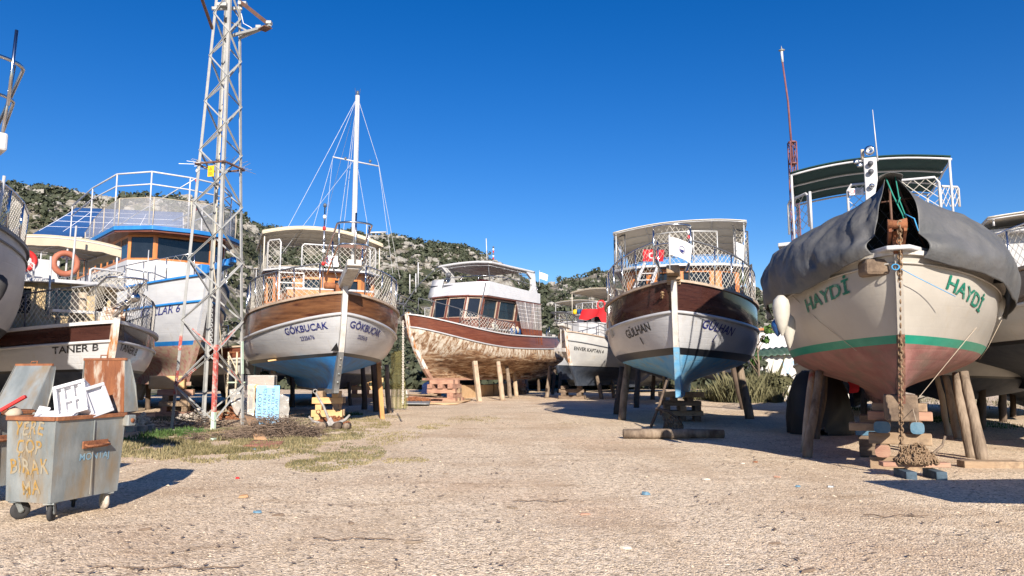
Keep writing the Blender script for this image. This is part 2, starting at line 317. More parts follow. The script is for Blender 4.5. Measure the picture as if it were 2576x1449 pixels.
# ---------------------------------------------------------------- ground, hills
def ground_mat():
    m = bpy.data.materials.new('gravel_ground'); m.use_nodes = True; t = m.node_tree; N = t.nodes; L = t.links; b = N['Principled BSDF']
    tc = N.new('ShaderNodeTexCoord'); O = tc.outputs['Object']
    def noise_(s, d=6, st=(1, 1, 1)):
        mp = N.new('ShaderNodeMapping'); mp.inputs['Scale'].default_value = st; L.new(O, mp.inputs[0])
        n = N.new('ShaderNodeTexNoise'); n.inputs['Scale'].default_value = s; n.inputs['Detail'].default_value = d; n.inputs['Roughness'].default_value = 0.6; L.new(mp.outputs[0], n.inputs['Vector']); return n.outputs['Fac']
    def rng(x, a, b_, c=0.0, d=1.0):
        r = N.new('ShaderNodeMapRange'); r.inputs[1].default_value = a; r.inputs[2].default_value = b_; r.inputs[3].default_value = c; r.inputs[4].default_value = d; L.new(x, r.inputs[0]); return r.outputs[0]
    def mix(f, a, c, mode='MIX'):
        x = N.new('ShaderNodeMix'); x.data_type = 'RGBA'; x.blend_type = mode
        if isinstance(f, float): x.inputs[0].default_value = f
        else: L.new(f, x.inputs[0])
        for i, q in ((6, a), (7, c)):
            if isinstance(q, tuple): x.inputs[i].default_value = (*q, 1)
            else: L.new(q, x.inputs[i])
        return x.outputs[2]
    wn = N.new('ShaderNodeTexNoise'); wn.inputs['Scale'].default_value = 24; wn.inputs['Detail'].default_value = 3; L.new(O, wn.inputs['Vector'])
    wm = N.new('ShaderNodeVectorMath'); wm.operation = 'SCALE'; wm.inputs['Scale'].default_value = 0.05; L.new(wn.outputs['Color'], wm.inputs[0])
    wa = N.new('ShaderNodeVectorMath'); L.new(O, wa.inputs[0]); L.new(wm.outputs[0], wa.inputs[1])
    vo = N.new('ShaderNodeTexVoronoi'); vo.inputs['Scale'].default_value = 40; L.new(wa.outputs[0], vo.inputs['Vector'])
    v2 = N.new('ShaderNodeTexVoronoi'); v2.inputs['Scale'].default_value = 60; L.new(O, v2.inputs['Vector'])
    sep = N.new('ShaderNodeSeparateColor'); L.new(vo.outputs['Color'], sep.inputs[0])
    sep2 = N.new('ShaderNodeSeparateColor'); L.new(v2.outputs['Color'], sep2.inputs[0])
    r = N.new('ShaderNodeValToRGB'); e = r.color_ramp.elements
    e[0].position = 0.0; e[0].color = (0.17, 0.135, 0.10, 1); e[1].position = 1.0; e[1].color = (0.92, 0.80, 0.62, 1)
    for p, c in ((0.14, (0.38, 0.30, 0.21)), (0.3, (0.60, 0.475, 0.34)), (0.6, (0.75, 0.61, 0.455)), (0.82, (0.83, 0.69, 0.525)), (0.9, (0.68, 0.515, 0.355))):
        k = e.new(p); k.color = (*c, 1)
    L.new(sep.outputs[0], r.inputs[0])
    c = r.outputs[0]
    c = mix(rng(sep2.outputs[0], 0.0, 1.0, 0.0, 0.30), c, (0.400, 0.318, 0.223))
    # earth showing through in patches and drifts
    c = mix(rng(noise_(0.35, 7), 0.48, 0.70, 0.0, 0.75), c, (0.400, 0.279, 0.180))
    c = mix(rng(noise_(0.9, 8, (0.6, 1.6, 1)), 0.58, 0.72, 0.0, 0.75), c, (0.288, 0.194, 0.119))
    c = mix(rng(noise_(0.16, 4), 0.52, 0.70, 0.0, 0.45), c, (0.528, 0.333, 0.209))
    c = mix(rng(noise_(1.0, 5, (0.75, 0.10, 1)), 0.50, 0.66, 0.0, 0.5), c, (0.46, 0.34, 0.225))
    g1 = noise_(9.0, 10); g1.node.inputs['Roughness'].default_value = 0.85
    gm = N.new('ShaderNodeCombineColor'); gv = rng(g1, 0.36, 0.64, 0.80, 1.32)
    for k in range(3): L.new(gv, gm.inputs[k])
    c = mix(1.0, c, gm.outputs[0], 'MULTIPLY')
    # bare, darker soil under and behind the boats at the sides of the yard
    geo = N.new('ShaderNodeSeparateXYZ'); L.new(O, geo.inputs[0])
    L.new(c, b.inputs['Base Color']); b.inputs['Roughness'].default_value = 0.95; b.inputs['Specular IOR Level'].default_value = 0.2
    bp = N.new('ShaderNodeBump'); bp.inputs['Strength'].default_value = 0.9; bp.inputs['Distance'].default_value = 0.016
    L.new(vo.outputs['Distance'], bp.inputs['Height']); bp.invert = True
    bp2 = N.new('ShaderNodeBump'); bp2.inputs['Strength'].default_value = 0.6; bp2.inputs['Distance'].default_value = 0.05
    L.new(noise_(3.0, 8), bp2.inputs['Height']); L.new(bp.outputs[0], bp2.inputs['Normal']); L.new(bp2.outputs[0], b.inputs['Normal'])
    return m
def gz(x, y):
    f = max(0.0, min(1.0, (70-y)/20))
    return f*(0.03*noise.noise((x*0.35, y*0.35, 1.3))+0.014*noise.noise((x*1.1, y*1.1, 4.0)))
xs = [-900, -500, -250, -120, -70, -45]+[-32+0.4*i for i in range(161)]+[45, 70, 120, 250, 500, 900]
ys = [-80, -30, -8]+[0.4*i for i in range(0, 141)]+[60, 66, 74, 84, 100, 130, 180, 260, 400, 700, 1200, 2000]
g = MB(); g.grid([[(x, y, gz(x, y)) for y in ys] for x in xs])
grd = g.build('ground', ground_mat()); tag(grd, None, None, kind='structure')

def hill_mat(name, s):
    m = bpy.data.materials.new(name); m.use_nodes = True; t = m.node_tree; N = t.nodes; L = t.links; b = N['Principled BSDF']
    tc = N.new('ShaderNodeTexCoord')
    n = N.new('ShaderNodeTexNoise'); n.inputs['Scale'].default_value = 0.09*s; n.inputs['Detail'].default_value = 10; n.inputs['Roughness'].default_value = 0.68; L.new(tc.outputs['Object'], n.inputs['Vector'])
    r = N.new('ShaderNodeValToRGB'); e = r.color_ramp.elements
    e[0].position = 0.40; e[0].color = (0.035, 0.045, 0.02, 1); e[1].position = 0.66; e[1].color = (0.27, 0.25, 0.22, 1)
    k = e.new(0.47); k.color = (0.075, 0.075, 0.04, 1); k = e.new(0.54); k.color = (0.19, 0.17, 0.14, 1)
    L.new(n.outputs['Fac'], r.inputs[0]); L.new(r.outputs[0], b.inputs['Base Color']); b.inputs['Roughness'].default_value = 0.95
    n2 = N.new('ShaderNodeTexNoise'); n2.inputs['Scale'].default_value = 0.5*s; n2.inputs['Detail'].default_value = 8; L.new(tc.outputs['Object'], n2.inputs['Vector'])
    bp = N.new('ShaderNodeBump'); bp.inputs['Strength'].default_value = 1.0; bp.inputs['Distance'].default_value = 2.0/s
    L.new(n2.outputs['Fac'], bp.inputs['Height']); L.new(bp.outputs[0], b.inputs['Normal'])
    return m
def leafmat(name, a, c):
    m = bpy.data.materials.new(name); m.use_nodes = True; t = m.node_tree; N = t.nodes; L = t.links; b = N['Principled BSDF']
    tc = N.new('ShaderNodeTexCoord'); n = N.new('ShaderNodeTexNoise'); n.inputs['Scale'].default_value = 0.6; n.inputs['Detail'].default_value = 3; L.new(tc.outputs['Object'], n.inputs['Vector'])
    r = N.new('ShaderNodeValToRGB'); e = r.color_ramp.elements; e[0].position = 0.35; e[0].color = (*a, 1); e[1].position = 0.65; e[1].color = (*c, 1)
    L.new(n.outputs['Fac'], r.inputs[0]); L.new(r.outputs[0], b.inputs['Base Color']); b.inputs['Roughness'].default_value = 0.8
    return m
scrubm = leafmat('scrub_leaves', (0.030, 0.040, 0.022), (0.060, 0.068, 0.038))
rockm = mat('hill_limestone', (0.21, 0.20, 0.18), (0.33, 0.32, 0.295), rough=0.95, scale=0.8, bump=0.8, bscale=2.0, dist=0.4, c3=(0.20, 0.15, 0.11), s3=0.5, lo3=0.55, hi3=0.75)
def leafblob(mb, c, r, n, q, rnd, flat=0.8):
    for i in range(n):
        d = Vector((rnd.gauss(0, 1), rnd.gauss(0, 1), rnd.gauss(0, 1)))
        if d.length < 1e-3: continue
        d.normalize()
        k = rnd.uniform(0.55, 1.0)
        p = Vector(c)+Vector((d.x*r*k, d.y*r*k, abs(d.z)*r*k*flat if d.z > -0.3 else d.z*r*0.4*k))
        a = (d+Vector((rnd.uniform(-.6, .6), rnd.uniform(-.6, .6), rnd.uniform(-.6, .6)))).normalized()
        u = a.cross(Vector((rnd.uniform(-1, 1), rnd.uniform(-1, 1), rnd.uniform(-1, 1)))).normalized(); v = a.cross(u)
        s = q*rnd.uniform(0.6, 1.3)
        mb.add([p+u*s, p+v*s*0.8, p-u*s, p-v*s*0.8], [(0, 1, 2, 3)])
def hill(name, prof, D, depth, s, seed, nshrub, shr, nrock):
    rnd = random.Random(seed)
    def ridge(px):
        return W(px, table(prof, px), D)
    x0, x1 = prof[0][0], prof[-1][0]
    nx = int((x1-x0)/9); ny = 44
    def pt(u, v):       # v 0 at the foot nearest the camera, 1 at the ridge, up to 1.6 behind
        px = lerp(x0, x1, u); rp = ridge(px)
        H = rp.z
        v = max(v, 0.0)
        if v <= 1: z = H*(v**0.9); y = D-depth*(1-v)
        else: z = H*(1-(v-1)*1.1); y = D+depth*(v-1)
        x = rp.x*(y/D*0.4+0.6)
        q = noise.fractal((x*0.03*s+seed, y*0.03*s, 0.3), 1.0, 2.0, 6)
        q2 = noise.hetero_terrain((x*0.12*s, y*0.12*s, seed), 1.0, 2.0, 5, 0.7)
        damp = 1-0.75*math.exp(-((v-1)/0.12)**2)
        z2 = z+(q*7.0*damp+(q2-1.0)*0.9)/s*min(1, v*4)
        return Vector((x, y, max(z2, -1)+0.0))
    P = [[pt(i/nx, j/ny*1.6-0.001) for j in range(ny+1)] for i in range(nx+1)]
    g = MB(); g.grid(P); h = g.build(name, hill_mat(name+'_surface', s)); tag(h, None, None, kind='structure')
    mb = MB()
    for i in range(nshrub):
        u = rnd.random(); v = rnd.uniform(0.02, 1.04)
        p = pt(u, v)
        d = noise.noise((p.x*0.045*s, p.y*0.045*s, seed+3.0))+0.5*noise.noise((p.x*0.13*s, p.z*0.13*s, 1.0))
        if d < -0.02 and rnd.random() < 0.88: continue
        r = shr*rnd.uniform(0.45, 1.15)
        leafblob(mb, p+Vector((0, 0, r*0.15)), r, 22, r*0.27, rnd)
    o = mb.build(name.replace('hill', 'scrub'), scrubm)
    tag(o, 'dark green scrub bushes scattered over the rocky %s' % name.replace('_', ' '), 'scrub', kind='stuff')
    mb = MB()
    for i in range(nrock):
        u = rnd.random(); v = rnd.uniform(0.2, 1.0)
        p = pt(u, v)
        d = noise.noise((p.x*0.045*s, p.y*0.045*s, seed+3.0))+0.5*noise.noise((p.x*0.13*s, p.z*0.13*s, 1.0))
        if d > 0.05 and rnd.random() < 0.8: continue
        r = shr*rnd.uniform(0.2, 0.85)**1.2
        vs = []; n = 7
        P2 = []
        for a in range(5):
            th = math.pi*a/4
            row = []
            for b in range(n):
                ph = 2*math.pi*b/n
                dv = Vector((math.sin(th)*math.cos(ph), math.sin(th)*math.sin(ph), math.cos(th)))
                k = r*(0.75+0.6*noise.noise((dv.x*1.7+i, dv.y*1.7, dv.z*1.7)))
                row.append(p+Vector((dv.x*k*1.2, dv.y*k, dv.z*k*0.8)))
            P2.append(row)
        mb.grid(P2, False, closev=True)
    o = mb.build(name.replace('hill', 'outcrop'), rockm)
    tag(o, 'pale limestone outcrops between the bushes on the %s' % name.replace('_', ' '), 'rock', kind='stuff')
hill('near_hill', [(-420, 440), (-150, 455), (0, 462), (75, 470), (170, 480), (240, 492), (330, 500), (420, 495), (500, 500), (590, 540), (680, 610), (760, 720), (860, 860)], 150, 95, 2.0, 5, 4200, 1.5, 2600)
hill('central_hill', [(420, 640), (540, 585), (610, 562), (650, 568), (720, 582), (850, 600), (950, 601), (990, 597), (1060, 612), (1150, 626), (1200, 650), (1290, 702), (1370, 736), (1440, 790), (1560, 880)], 300, 190, 1.0, 9, 11000, 2.0, 4500)
hill('far_hill', [(1180, 800), (1300, 748), (1370, 728), (1440, 702), (1500, 686), (1560, 680), (1680, 690), (1800, 730), (1900, 778), (1990, 800), (2200, 850), (2600, 860)], 270, 170, 1.1, 14, 6000, 2.0, 1600)

rnd = random.Random(77); mb = MB()
for i in range(900):
    y = rnd.uniform(76, 92); x = rnd.uniform(-75, 85); r = rnd.uniform(.9, 2.1)
    leafblob(mb, (x, y, r*.35), r, 34, r*.26, rnd, 1.0)
tag(mb.build('undergrowth', scrubm), 'belt of dark bushes closing the back of the boatyard below the hills', 'undergrowth', kind='stuff')
# ---------------------------------------------------------------- loose stones, weeds
pebm = mat('pebbles', (0.38, 0.30, 0.22), (0.62, 0.51, 0.39), rough=0.95, scale=3.3, bump=0.2)
def pebble(mb, x, y, r, rnd):
    z = gz(x, y); a = rnd.uniform(0, 6.28); e = rnd.uniform(0.6, 1.0); h = r*rnd.uniform(0.45, 0.8)
    vs = []
    for k in range(5):
        g_ = a+k*1.2566; q = r*rnd.uniform(0.75, 1.1); vs.append((x+q*math.cos(g_), y+q*e*math.sin(g_), z+h*0.15))
    vs.append((x+rnd.uniform(-.2, .2)*r, y+rnd.uniform(-.2, .2)*r, z+h)); 
    mb.add(vs, [(k, (k+1) % 5, 5) for k in range(5)])
rnd = random.Random(3); mb = MB()
for i in range(24000):
    y = 5.2+(rnd.random()**1.7)*24; x = rnd.uniform(-0.74, 0.74)*y
    r = rnd.uniform(0.005, 0.012)*(1+y*0.012)
    if rnd.random() < 0.03: r *= rnd.uniform(1.6, 2.6)
    pebble(mb, x, y, r, rnd)
o = mb.build('gravel', pebm); tag(o, 'loose pale gravel strewn across the boatyard ground', 'gravel', kind='stuff')
grassdry = leafmat('grass_dry', (0.16, 0.135, 0.06), (0.26, 0.215, 0.115))
grassgreen = leafmat('grass_green', (0.035, 0.085, 0.015), (0.07, 0.125, 0.03))
grassolive = leafmat('grass_olive', (0.085, 0.085, 0.038), (0.15, 0.14, 0.07))
def grass(mb, cx, cy, rx, ry, n, h, rnd, w=0.012, lean=0.6):
    for i in range(n):
        a = rnd.uniform(0, 6.283); q = math.sqrt(rnd.random()); x = cx+math.cos(a)*q*rx; y = cy+math.sin(a)*q*ry
        if rnd.random() > ss((noise.noise((x*1.1, y*1.1, 8.0))+.5*noise.noise((x*4, y*4, 2.0))+.32)/.6): continue
        h_ = 1+.8*noise.noise((x*2.3, y*2.3, 5))
        z = gz(x, y); hh = h*h_*rnd.uniform(0.35, 1.25)*(1.1-0.5*q); d = rnd.uniform(0, 6.283); l = hh*lean*rnd.random()
        ox, oy = math.cos(d), math.sin(d)
        mb.add([(x-oy*w, y+ox*w, z), (x+oy*w, y-ox*w, z), (x+ox*l*.5+oy*w*.6, y+oy*l*.5-ox*w*.6, z+hh*.65), (x+ox*l, y+oy*l, z+hh)], [(0, 1, 2), (0, 2, 3)])
def pgrass(mb, px0, px1, py0, py1, n, h, w=0.014):
    a = G(px0, py1); b = G(px1, py1); c = G((px0+px1)/2, py0)
    cy = (a.y+c.y)/2; rx = (b.x-a.x)/2*cy/a.y
    grass(mb, (a.x+b.x)/2*cy/a.y, cy, rx, abs(c.y-a.y)/2, n, h, rnd, w)
mb = MB()
for q in ((318, 660, 1080, 1172, 15000, .10), (540, 860, 1080, 1166, 12000, .08), (700, 960, 1055, 1140, 9000, .06), (740, 960, 1128, 1186, 4200, .05), (930, 1060, 1085, 1120, 900, .05), (1050, 1130, 1066, 1082, 900, .06), (1120, 1260, 1046, 1066, 900, .05), (960, 1080, 1150, 1168, 400, .04), (1400, 1500, 1060, 1068, 120, .03), (870, 1010, 1045, 1060, 900, .06)):
    pgrass(mb, *q)
tag(mb.build('dry_grass', grassdry), 'dry trampled grass around the pylon and brush heap', 'grass', kind='stuff')
mb = MB()
for q in ((318, 640, 1075, 1165, 9000, .09), (560, 900, 1080, 1160, 8000, .06), (760, 960, 1120, 1186, 2500, .05), (330, 520, 1040, 1075, 2500, .12), (640, 900, 1040, 1075, 2500, .1)):
    pgrass(mb, *q)
tag(mb.build('olive_weeds', grassolive), 'olive weeds growing thinly among the dry grass', 'weeds', kind='stuff')
mb = MB()
for q in ((345, 500, 1083, 1112, 3600, .16), (790, 860, 1040, 1056, 900, .14), (1750, 1850, 960, 1000, 3000, .3), (2330, 2440, 1040, 1090, 1400, .14), (2130, 2200, 1015, 1060, 800, .2), (850, 910, 1042, 1052, 500, .14)):
    pgrass(mb, *q)
tag(mb.build('green_grass', grassgreen), 'fresh green grass tufts beside the pylon and under the boats', 'grass', kind='stuff')
mb = MB()
for px, Y, rx, ry, n, h in ((1870, 43, 1.9, 3.0, 6500, 1.35), (1930, 44, 1.2, 2.0, 2500, 1.6), (1780, 46, 1.5, 2.5, 2500, .7)): grass(mb, W(px, 960, Y).x, Y, rx, ry, n, h, rnd, .02)
pgrass(mb, 2230, 2560, 1000, 1040, 2000, .35)
tag(mb.build('tall_weeds', grassolive), 'tall feathery weeds between the two boats on the right', 'weeds', kind='stuff')
# ---------------------------------------------------------------- boats: one hull builder, local frame x forward, y port, z up, origin under the stem
SEC = [(0, .045), (.07, .05), (.13, .10), (.2, .30), (.28, .62), (.36, .86), (.45, .96), (.6, 1.0), (.8, 1.0), (1.0, .985)]
class Boat:
    def __init__(s, name, label, px, py, Y, az, L, B, zk, wl, sh, bul, stem, sec=SEC, ent=(.55, .36), q=(1.12, .74), group=None, cat='boat'):
        s.o = empty(name, W(px, py, Y)*1.0, R(az)-math.pi/2)      # az: degrees turned to the photo's right of facing straight back at the camera
        s.o.location.z = 0
        tag(s.o, label, cat, group)
        s.L, s.B, s.zk, s.wlv, s.shv, s.bulv, s.stemT, s.sec, s.ent, s.q = L, B, zk, wl, sh, bul, stem, sec, ent, q
        s.M = Matrix.Translation(s.o.location) @ Matrix.Rotation(R(az)-math.pi/2, 4, 'Z'); s.Mi = s.M.inverted()
    def sheer(s, d):
        bow, mid, st = s.shv
        return mid+(bow-mid)*max(0, 1-d/.5)**2+(st-mid)*max(0, (d-.5)/.5)**2
    def wl(s, d): return lerp(s.wlv[1], s.wlv[0], max(0, 1-d/.45)**1.6)
    def rub(s, d): return s.sheer(d)-lerp(s.bulv[1], s.bulv[0], max(0, 1-d/.3)**1.3)
    def keel(s, d): return s.zk+max(0, (d-.75)/.25)**2*0.7*(s.wlv[1]-s.zk)
    def xs(s, t): return stable(s.stemT, t)
    def hp(s, d, z, side=1, off=0.0):
        zk = s.keel(d); t = max(0, (z-zk)/(s.sheer(d)-zk)); tt = min(1, t)
        e = lerp(s.ent[0], s.ent[1], ss(tt*1.1)); q = lerp(s.q[0], s.q[1], ss(tt*1.15)); u = min(1, d/e)
        wd = (1-(1-u)**2)**q if u > 0 else 0
        if d > .6: wd *= 1-.28*((d-.6)/.4)**2
        y = s.B*stable(s.sec, tt)*wd
        p = Vector((s.xs(tt)-d*s.L, side*y, z))
        if off:
            h = 1e-3
            a = s.hp(d+h, z, side)-s.hp(max(0, d-h), z, side); b = s.hp(d, z+h, side)-s.hp(d, z-h, side)
            n = a.cross(b)
            if n.length > 1e-9:
                n.normalize()
                if n.y*side < 0: n = -n
                p = p+n*off
        return p
    def ds(s, n=44): return [(i/n)**1.8 for i in range(n+1)]
    def band(s, name, za, zb, m, nrows=5, off=0.0, solid=0, d1=1.0):
        mb = MB()
        for side in (1, -1):
            P = [[s.hp(d, lerp(za(d), zb(d), j/nrows), side, off) for j in range(nrows+1)] for d in s.ds() if d <= d1]
            if side < 0: P = [r[::-1] for r in P]
            mb.grid(P)
        return mb.build(name, m, s.o, solid=solid)
    def hull(s, top, bot, line=None, linew=.12, bul=None, rubm=None, capm=None, stem=None, stemw=.16, stemtop=.35, deckm=None, rubr=.05, capw=.16, stemdark=None):
        WL = s.wl
        if line:
            s.band('bottom', lambda d: s.keel(d), lambda d: WL(d)-linew, bot, 16); s.band('boot_stripe', lambda d: WL(d)-linew, WL, line, 2)
        else: s.band('bottom', lambda d: s.keel(d), WL, bot, 16)
        if bul:
            s.top = s.band('topside', WL, s.rub, top, 10); s.band('bulwark', s.rub, s.sheer, bul, 5)
        else: s.top = s.band('topside', WL, s.sheer, top, 12)
        mb = MB()
        for side in (1, -1): mb.tube([s.hp(d, s.rub(d), side, .02) for d in s.ds(36)], rubr, 6)
        mb.build('rub_rail', rubm or top, s.o)
        mb = MB()
        for side in (1, -1):
            rows = []
            for d in s.ds(40):
                c = s.hp(d, s.sheer(d), side); a = s.hp(min(1, d+.004), s.sheer(min(1, d+.004)), side); b = s.hp(max(0, d-.004), s.sheer(max(0, d-.004)), side)
                t = (a-b); t.z = 0; t.normalize(); n = Vector((t.y, -t.x, 0))
                if n.y*side < 0: n = -n
                h = .05
                rows.append([c+n*capw*.45+Vector((0, 0, h)), c-n*capw*.55+Vector((0, 0, h)), c-n*capw*.55-Vector((0, 0, .02)), c+n*capw*.45-Vector((0, 0, .02))])
            mb.grid(rows, False, closev=True)
        mb.build('cap_rail', capm or top, s.o)
        # stem post from keel to head
        def post(t0, t1, nm, m):
            rows = []; n = 16; H = s.sheer(0)-s.zk
            for i in range(n+1):
                t = lerp(t0, t1, i/n); z = s.zk+t*H; x = s.xs(min(1, t))+(t-1)*.25*(t > 1); x += .02
                rows.append([Vector((x+.09, stemw*.38, z)), Vector((x-.22, stemw*.5, z)), Vector((x-.22, -stemw*.5, z)), Vector((x+.09, -stemw*.38, z))])
            mb = MB(); mb.grid(rows, False, closev=True)
            mb.add(rows[-1], [(0, 1, 2, 3)]); mb.add(rows[0], [(3, 2, 1, 0)])
            return mb.build(nm, m, s.o)
        tw = (WL(0)-s.zk)/(s.sheer(0)-s.zk)
        if stem:
            post(tw, 1+stemtop/(s.sheer(0)-s.zk), 'stem_post', stem); post(-.02, tw-.001, 'forefoot', stemdark or bot)
        mb = MB(); mb.box((-s.L*.5-.2, 0, s.zk-.02), (s.L*.82, .17, .14)); mb.build('keel', stemdark or bot, s.o)
        mb = MB()
        mb.grid([[s.hp(d, s.sheer(d)-.42, 1)*1.0, s.hp(d, s.sheer(d)-.42, -1)] for d in s.ds(30)], False)
        mb.build('deck', deckm or capwood, s.o)
        mb = MB(); zs_ = [lerp(s.keel(1), s.sheer(1), j/12) for j in range(13)]
        mb.grid([[s.hp(1, z, 1), s.hp(1, z, -1)] for z in zs_], False); mb.build('transom', top, s.o)
        return s
    def at(s, px, py, x):
        "local point where the sight line through a photo pixel meets the plane local-x = x"
        o = s.Mi @ Vector((0, 0, EYE)); r = s.Mi.to_3x3() @ ray(px, py); k = (x-o.x)/r.x; return o+r*k
    def aty(s, px, py, y):
        o = s.Mi @ Vector((0, 0, EYE)); r = s.Mi.to_3x3() @ ray(px, py); k = (y-o.y)/r.y; return o+r*k
    def onhull(s, px, py, side):
        "hull surface (d, z) seen at a photo pixel"
        best = None
        o = Vector((0, 0, EYE))
        for i in range(1, 160):
            d = (i/160)**1.5*.7
            for j in range(60):
                z = lerp(s.zk+.1, s.sheer(d), j/59); p = s.M @ s.hp(d, z, side)
                v = p-o; c = CP*v.y+SP*v.z; u = -SP*v.y+CP*v.z
                e = (1288+F*v.x/c-px)**2+(724.5-F*u/c-py)**2
                if best is None or e < best[0]: best = (e, d, z)
        return best[1], best[2]
    def text(s, txt, px, py, side, h, m, shear=0.0, stretch=1.0, bold=.012, slope=0.0, name='lettering', parent=None):
        d0, z0 = s.onhull(px, py, side)
        vs, fs = text_mesh(txt, h, shear, bold, stretch)
        zz = z0; N_ = 400; acc = [0.0]; dd = [0.0]; prev = s.hp(0, zz, side)
        for i in range(1, N_+1):
            d = i/N_*.7; p = s.hp(d, zz, side); acc.append(acc[-1]+(p-prev).length); dd.append(d); prev = p
        def inv(a):
            if a <= 0: return 0
            import bisect
            k = min(N_, max(1, bisect.bisect_left(acc, a))); t = (a-acc[k-1])/max(1e-9, acc[k]-acc[k-1]); return lerp(dd[k-1], dd[k], min(1, t))
        import bisect
        k0 = bisect.bisect_left(dd, d0); a0 = acc[k0]
        out = []
        for (x, y) in vs:
            a = a0+(x if side > 0 else -x); d = inv(a)
            z = z0+y+(s.sheer(d)-s.sheer(d0))*.75+slope*x
            out.append(s.hp(d, z, side, .014))
        mb = MB(); mb.add(out, fs)
        return mb.build(name, m, parent or s.o)
def text_mesh(txt, h, shear=0.0, bold=.012, stretch=1.0, cuts=.06, align='CENTER', spacing=1.0):
    cu = bpy.data.curves.new('t', 'FONT'); cu.body = txt; cu.size = h*1.38; cu.align_x = align; cu.align_y = 'CENTER'; cu.shear = shear; cu.offset = bold*h; cu.resolution_u = 3; cu.space_character = spacing; cu.space_line = .85
    ob = bpy.data.objects.new('t', cu); col.objects.link(ob); bpy.context.view_layer.update()
    me = bpy.data.meshes.new_from_object(ob.evaluated_get(bpy.context.evaluated_depsgraph_get()))
    bpy.data.objects.remove(ob); bpy.data.curves.remove(cu)
    bm = bmesh.new(); bm.from_mesh(me); bmesh.ops.triangulate(bm, faces=bm.faces[:])
    for _ in range(4):
        es = [e for e in bm.edges if e.calc_length() > cuts]
        if not es: break
        bmesh.ops.subdivide_edges(bm, edges=es, cuts=1); bmesh.ops.triangulate(bm, faces=[f for f in bm.faces if len(f.verts) > 3])
    bm.verts.index_update()
    vs = [(v.co.x*stretch, v.co.y) for v in bm.verts]; fs = [tuple(v.index for v in f.verts) for f in bm.faces]
    bm.free(); bpy.data.meshes.remove(me)
    return vs, fs
def flat_text(txt, h, origin, ux, uy, m, name, parent, **k):
    vs, fs = text_mesh(txt, h, cuts=9, **k); o = Vector(origin); ux = Vector(ux); uy = Vector(uy)
    mb = MB(); mb.add([o+ux*x+uy*y for x, y in vs], fs); return mb.build(name, m, parent)
def resample(pts, step):
    pts = [Vector(p) for p in pts]; out = [pts[0]]; acc = 0
    for a, b in zip(pts, pts[1:]):
        L = (b-a).length; n = max(1, int(round(L/step)))
        for i in range(1, n+1): out.append(a.lerp(b, i/n))
    return out
def net(parent, base, top, m=netmat, cell=.15, r=.006, sag=.02, name='net'):
    "diamond netting stretched between two rails"
    n0 = [0.0]
    for a, b in zip(base, base[1:]): n0.append(n0[-1]+(Vector(b)-Vector(a)).length)
    Lt = n0[-1]
    def at(pts, u):
        x = u*Lt
        for i in range(len(n0)-1):
            if x <= n0[i+1] or i == len(n0)-2:
                t = (x-n0[i])/max(1e-6, n0[i+1]-n0[i]); return Vector(pts[i]).lerp(Vector(pts[i+1]), max(0, min(1, t)))
    hh = sum((Vector(a)-Vector(b)).length for a, b in zip(base, top))/len(base)
    cell *= .64
    nu = max(2, int(Lt/cell)); nv = max(2, int(round(hh/cell)))
    P = {}
    for i in range(nu+1):
        for j in range(nv+1):
            b = at(base, i/nu); t = at(top, i/nu); p = b.lerp(t, j/nv)
            e = noise.noise_vector((p.x*.9, p.y*.9, p.z*1.3))*sag*1.5
            P[i, j] = p+Vector((e.x, e.y, e.z*(1 if 0 < j < nv else .2)))*1.8
    mb = MB()
    for i in range(nu):
        for j in range(nv):
            # each node joins to the next row half a cell along, both ways
            if (i+j) % 2 == 0: mb.wire(P[i, j], P[i+1, j+1], r)
            else: mb.wire(P[i+1, j], P[i, j+1], r)
    return mb.build(name, m, parent)
def railing(B, base, top, tube=.022, m=steel, posts=None, netm=netmat, cell=.15, nr=.006, name='railing', mid=False, postm=None, sag=.02, drop=0.0, lower=False):
    mb = MB(); mb.tube(top, tube, 8)
    if mid: mb.tube([Vector(a).lerp(Vector(b), .5) for a, b in zip(base, top)], tube*.7, 6)
    if lower: mb.tube([Vector(b)+Vector((0, 0, .03)) for b in base], tube*.8, 6)
    o = mb.build(name, m, B.o)
    for i in (posts if posts is not None else range(len(base))):
        MB().tube([base[i], top[i]], tube*.9, 6).build('rail_post', postm or m, o)
    if netm: net(o, base, [Vector(t)-Vector((0, 0, drop)) for t in top], netm, cell, nr, sag)
    return o
def bow_rail(B, side, d0, d1, n, h, inset=.06, lean=.10, hd=None):
    base = []; top = []
    for i in range(n+1):
        d = lerp(d0, d1, i/n); p = B.hp(d, B.sheer(d), side); p = Vector((p.x, p.y-side*inset, p.z+.04))
        hh = hd(i/n) if hd else h
        base.append(p); top.append(p+Vector((0, side*lean*.3, hh)))
    return base, top
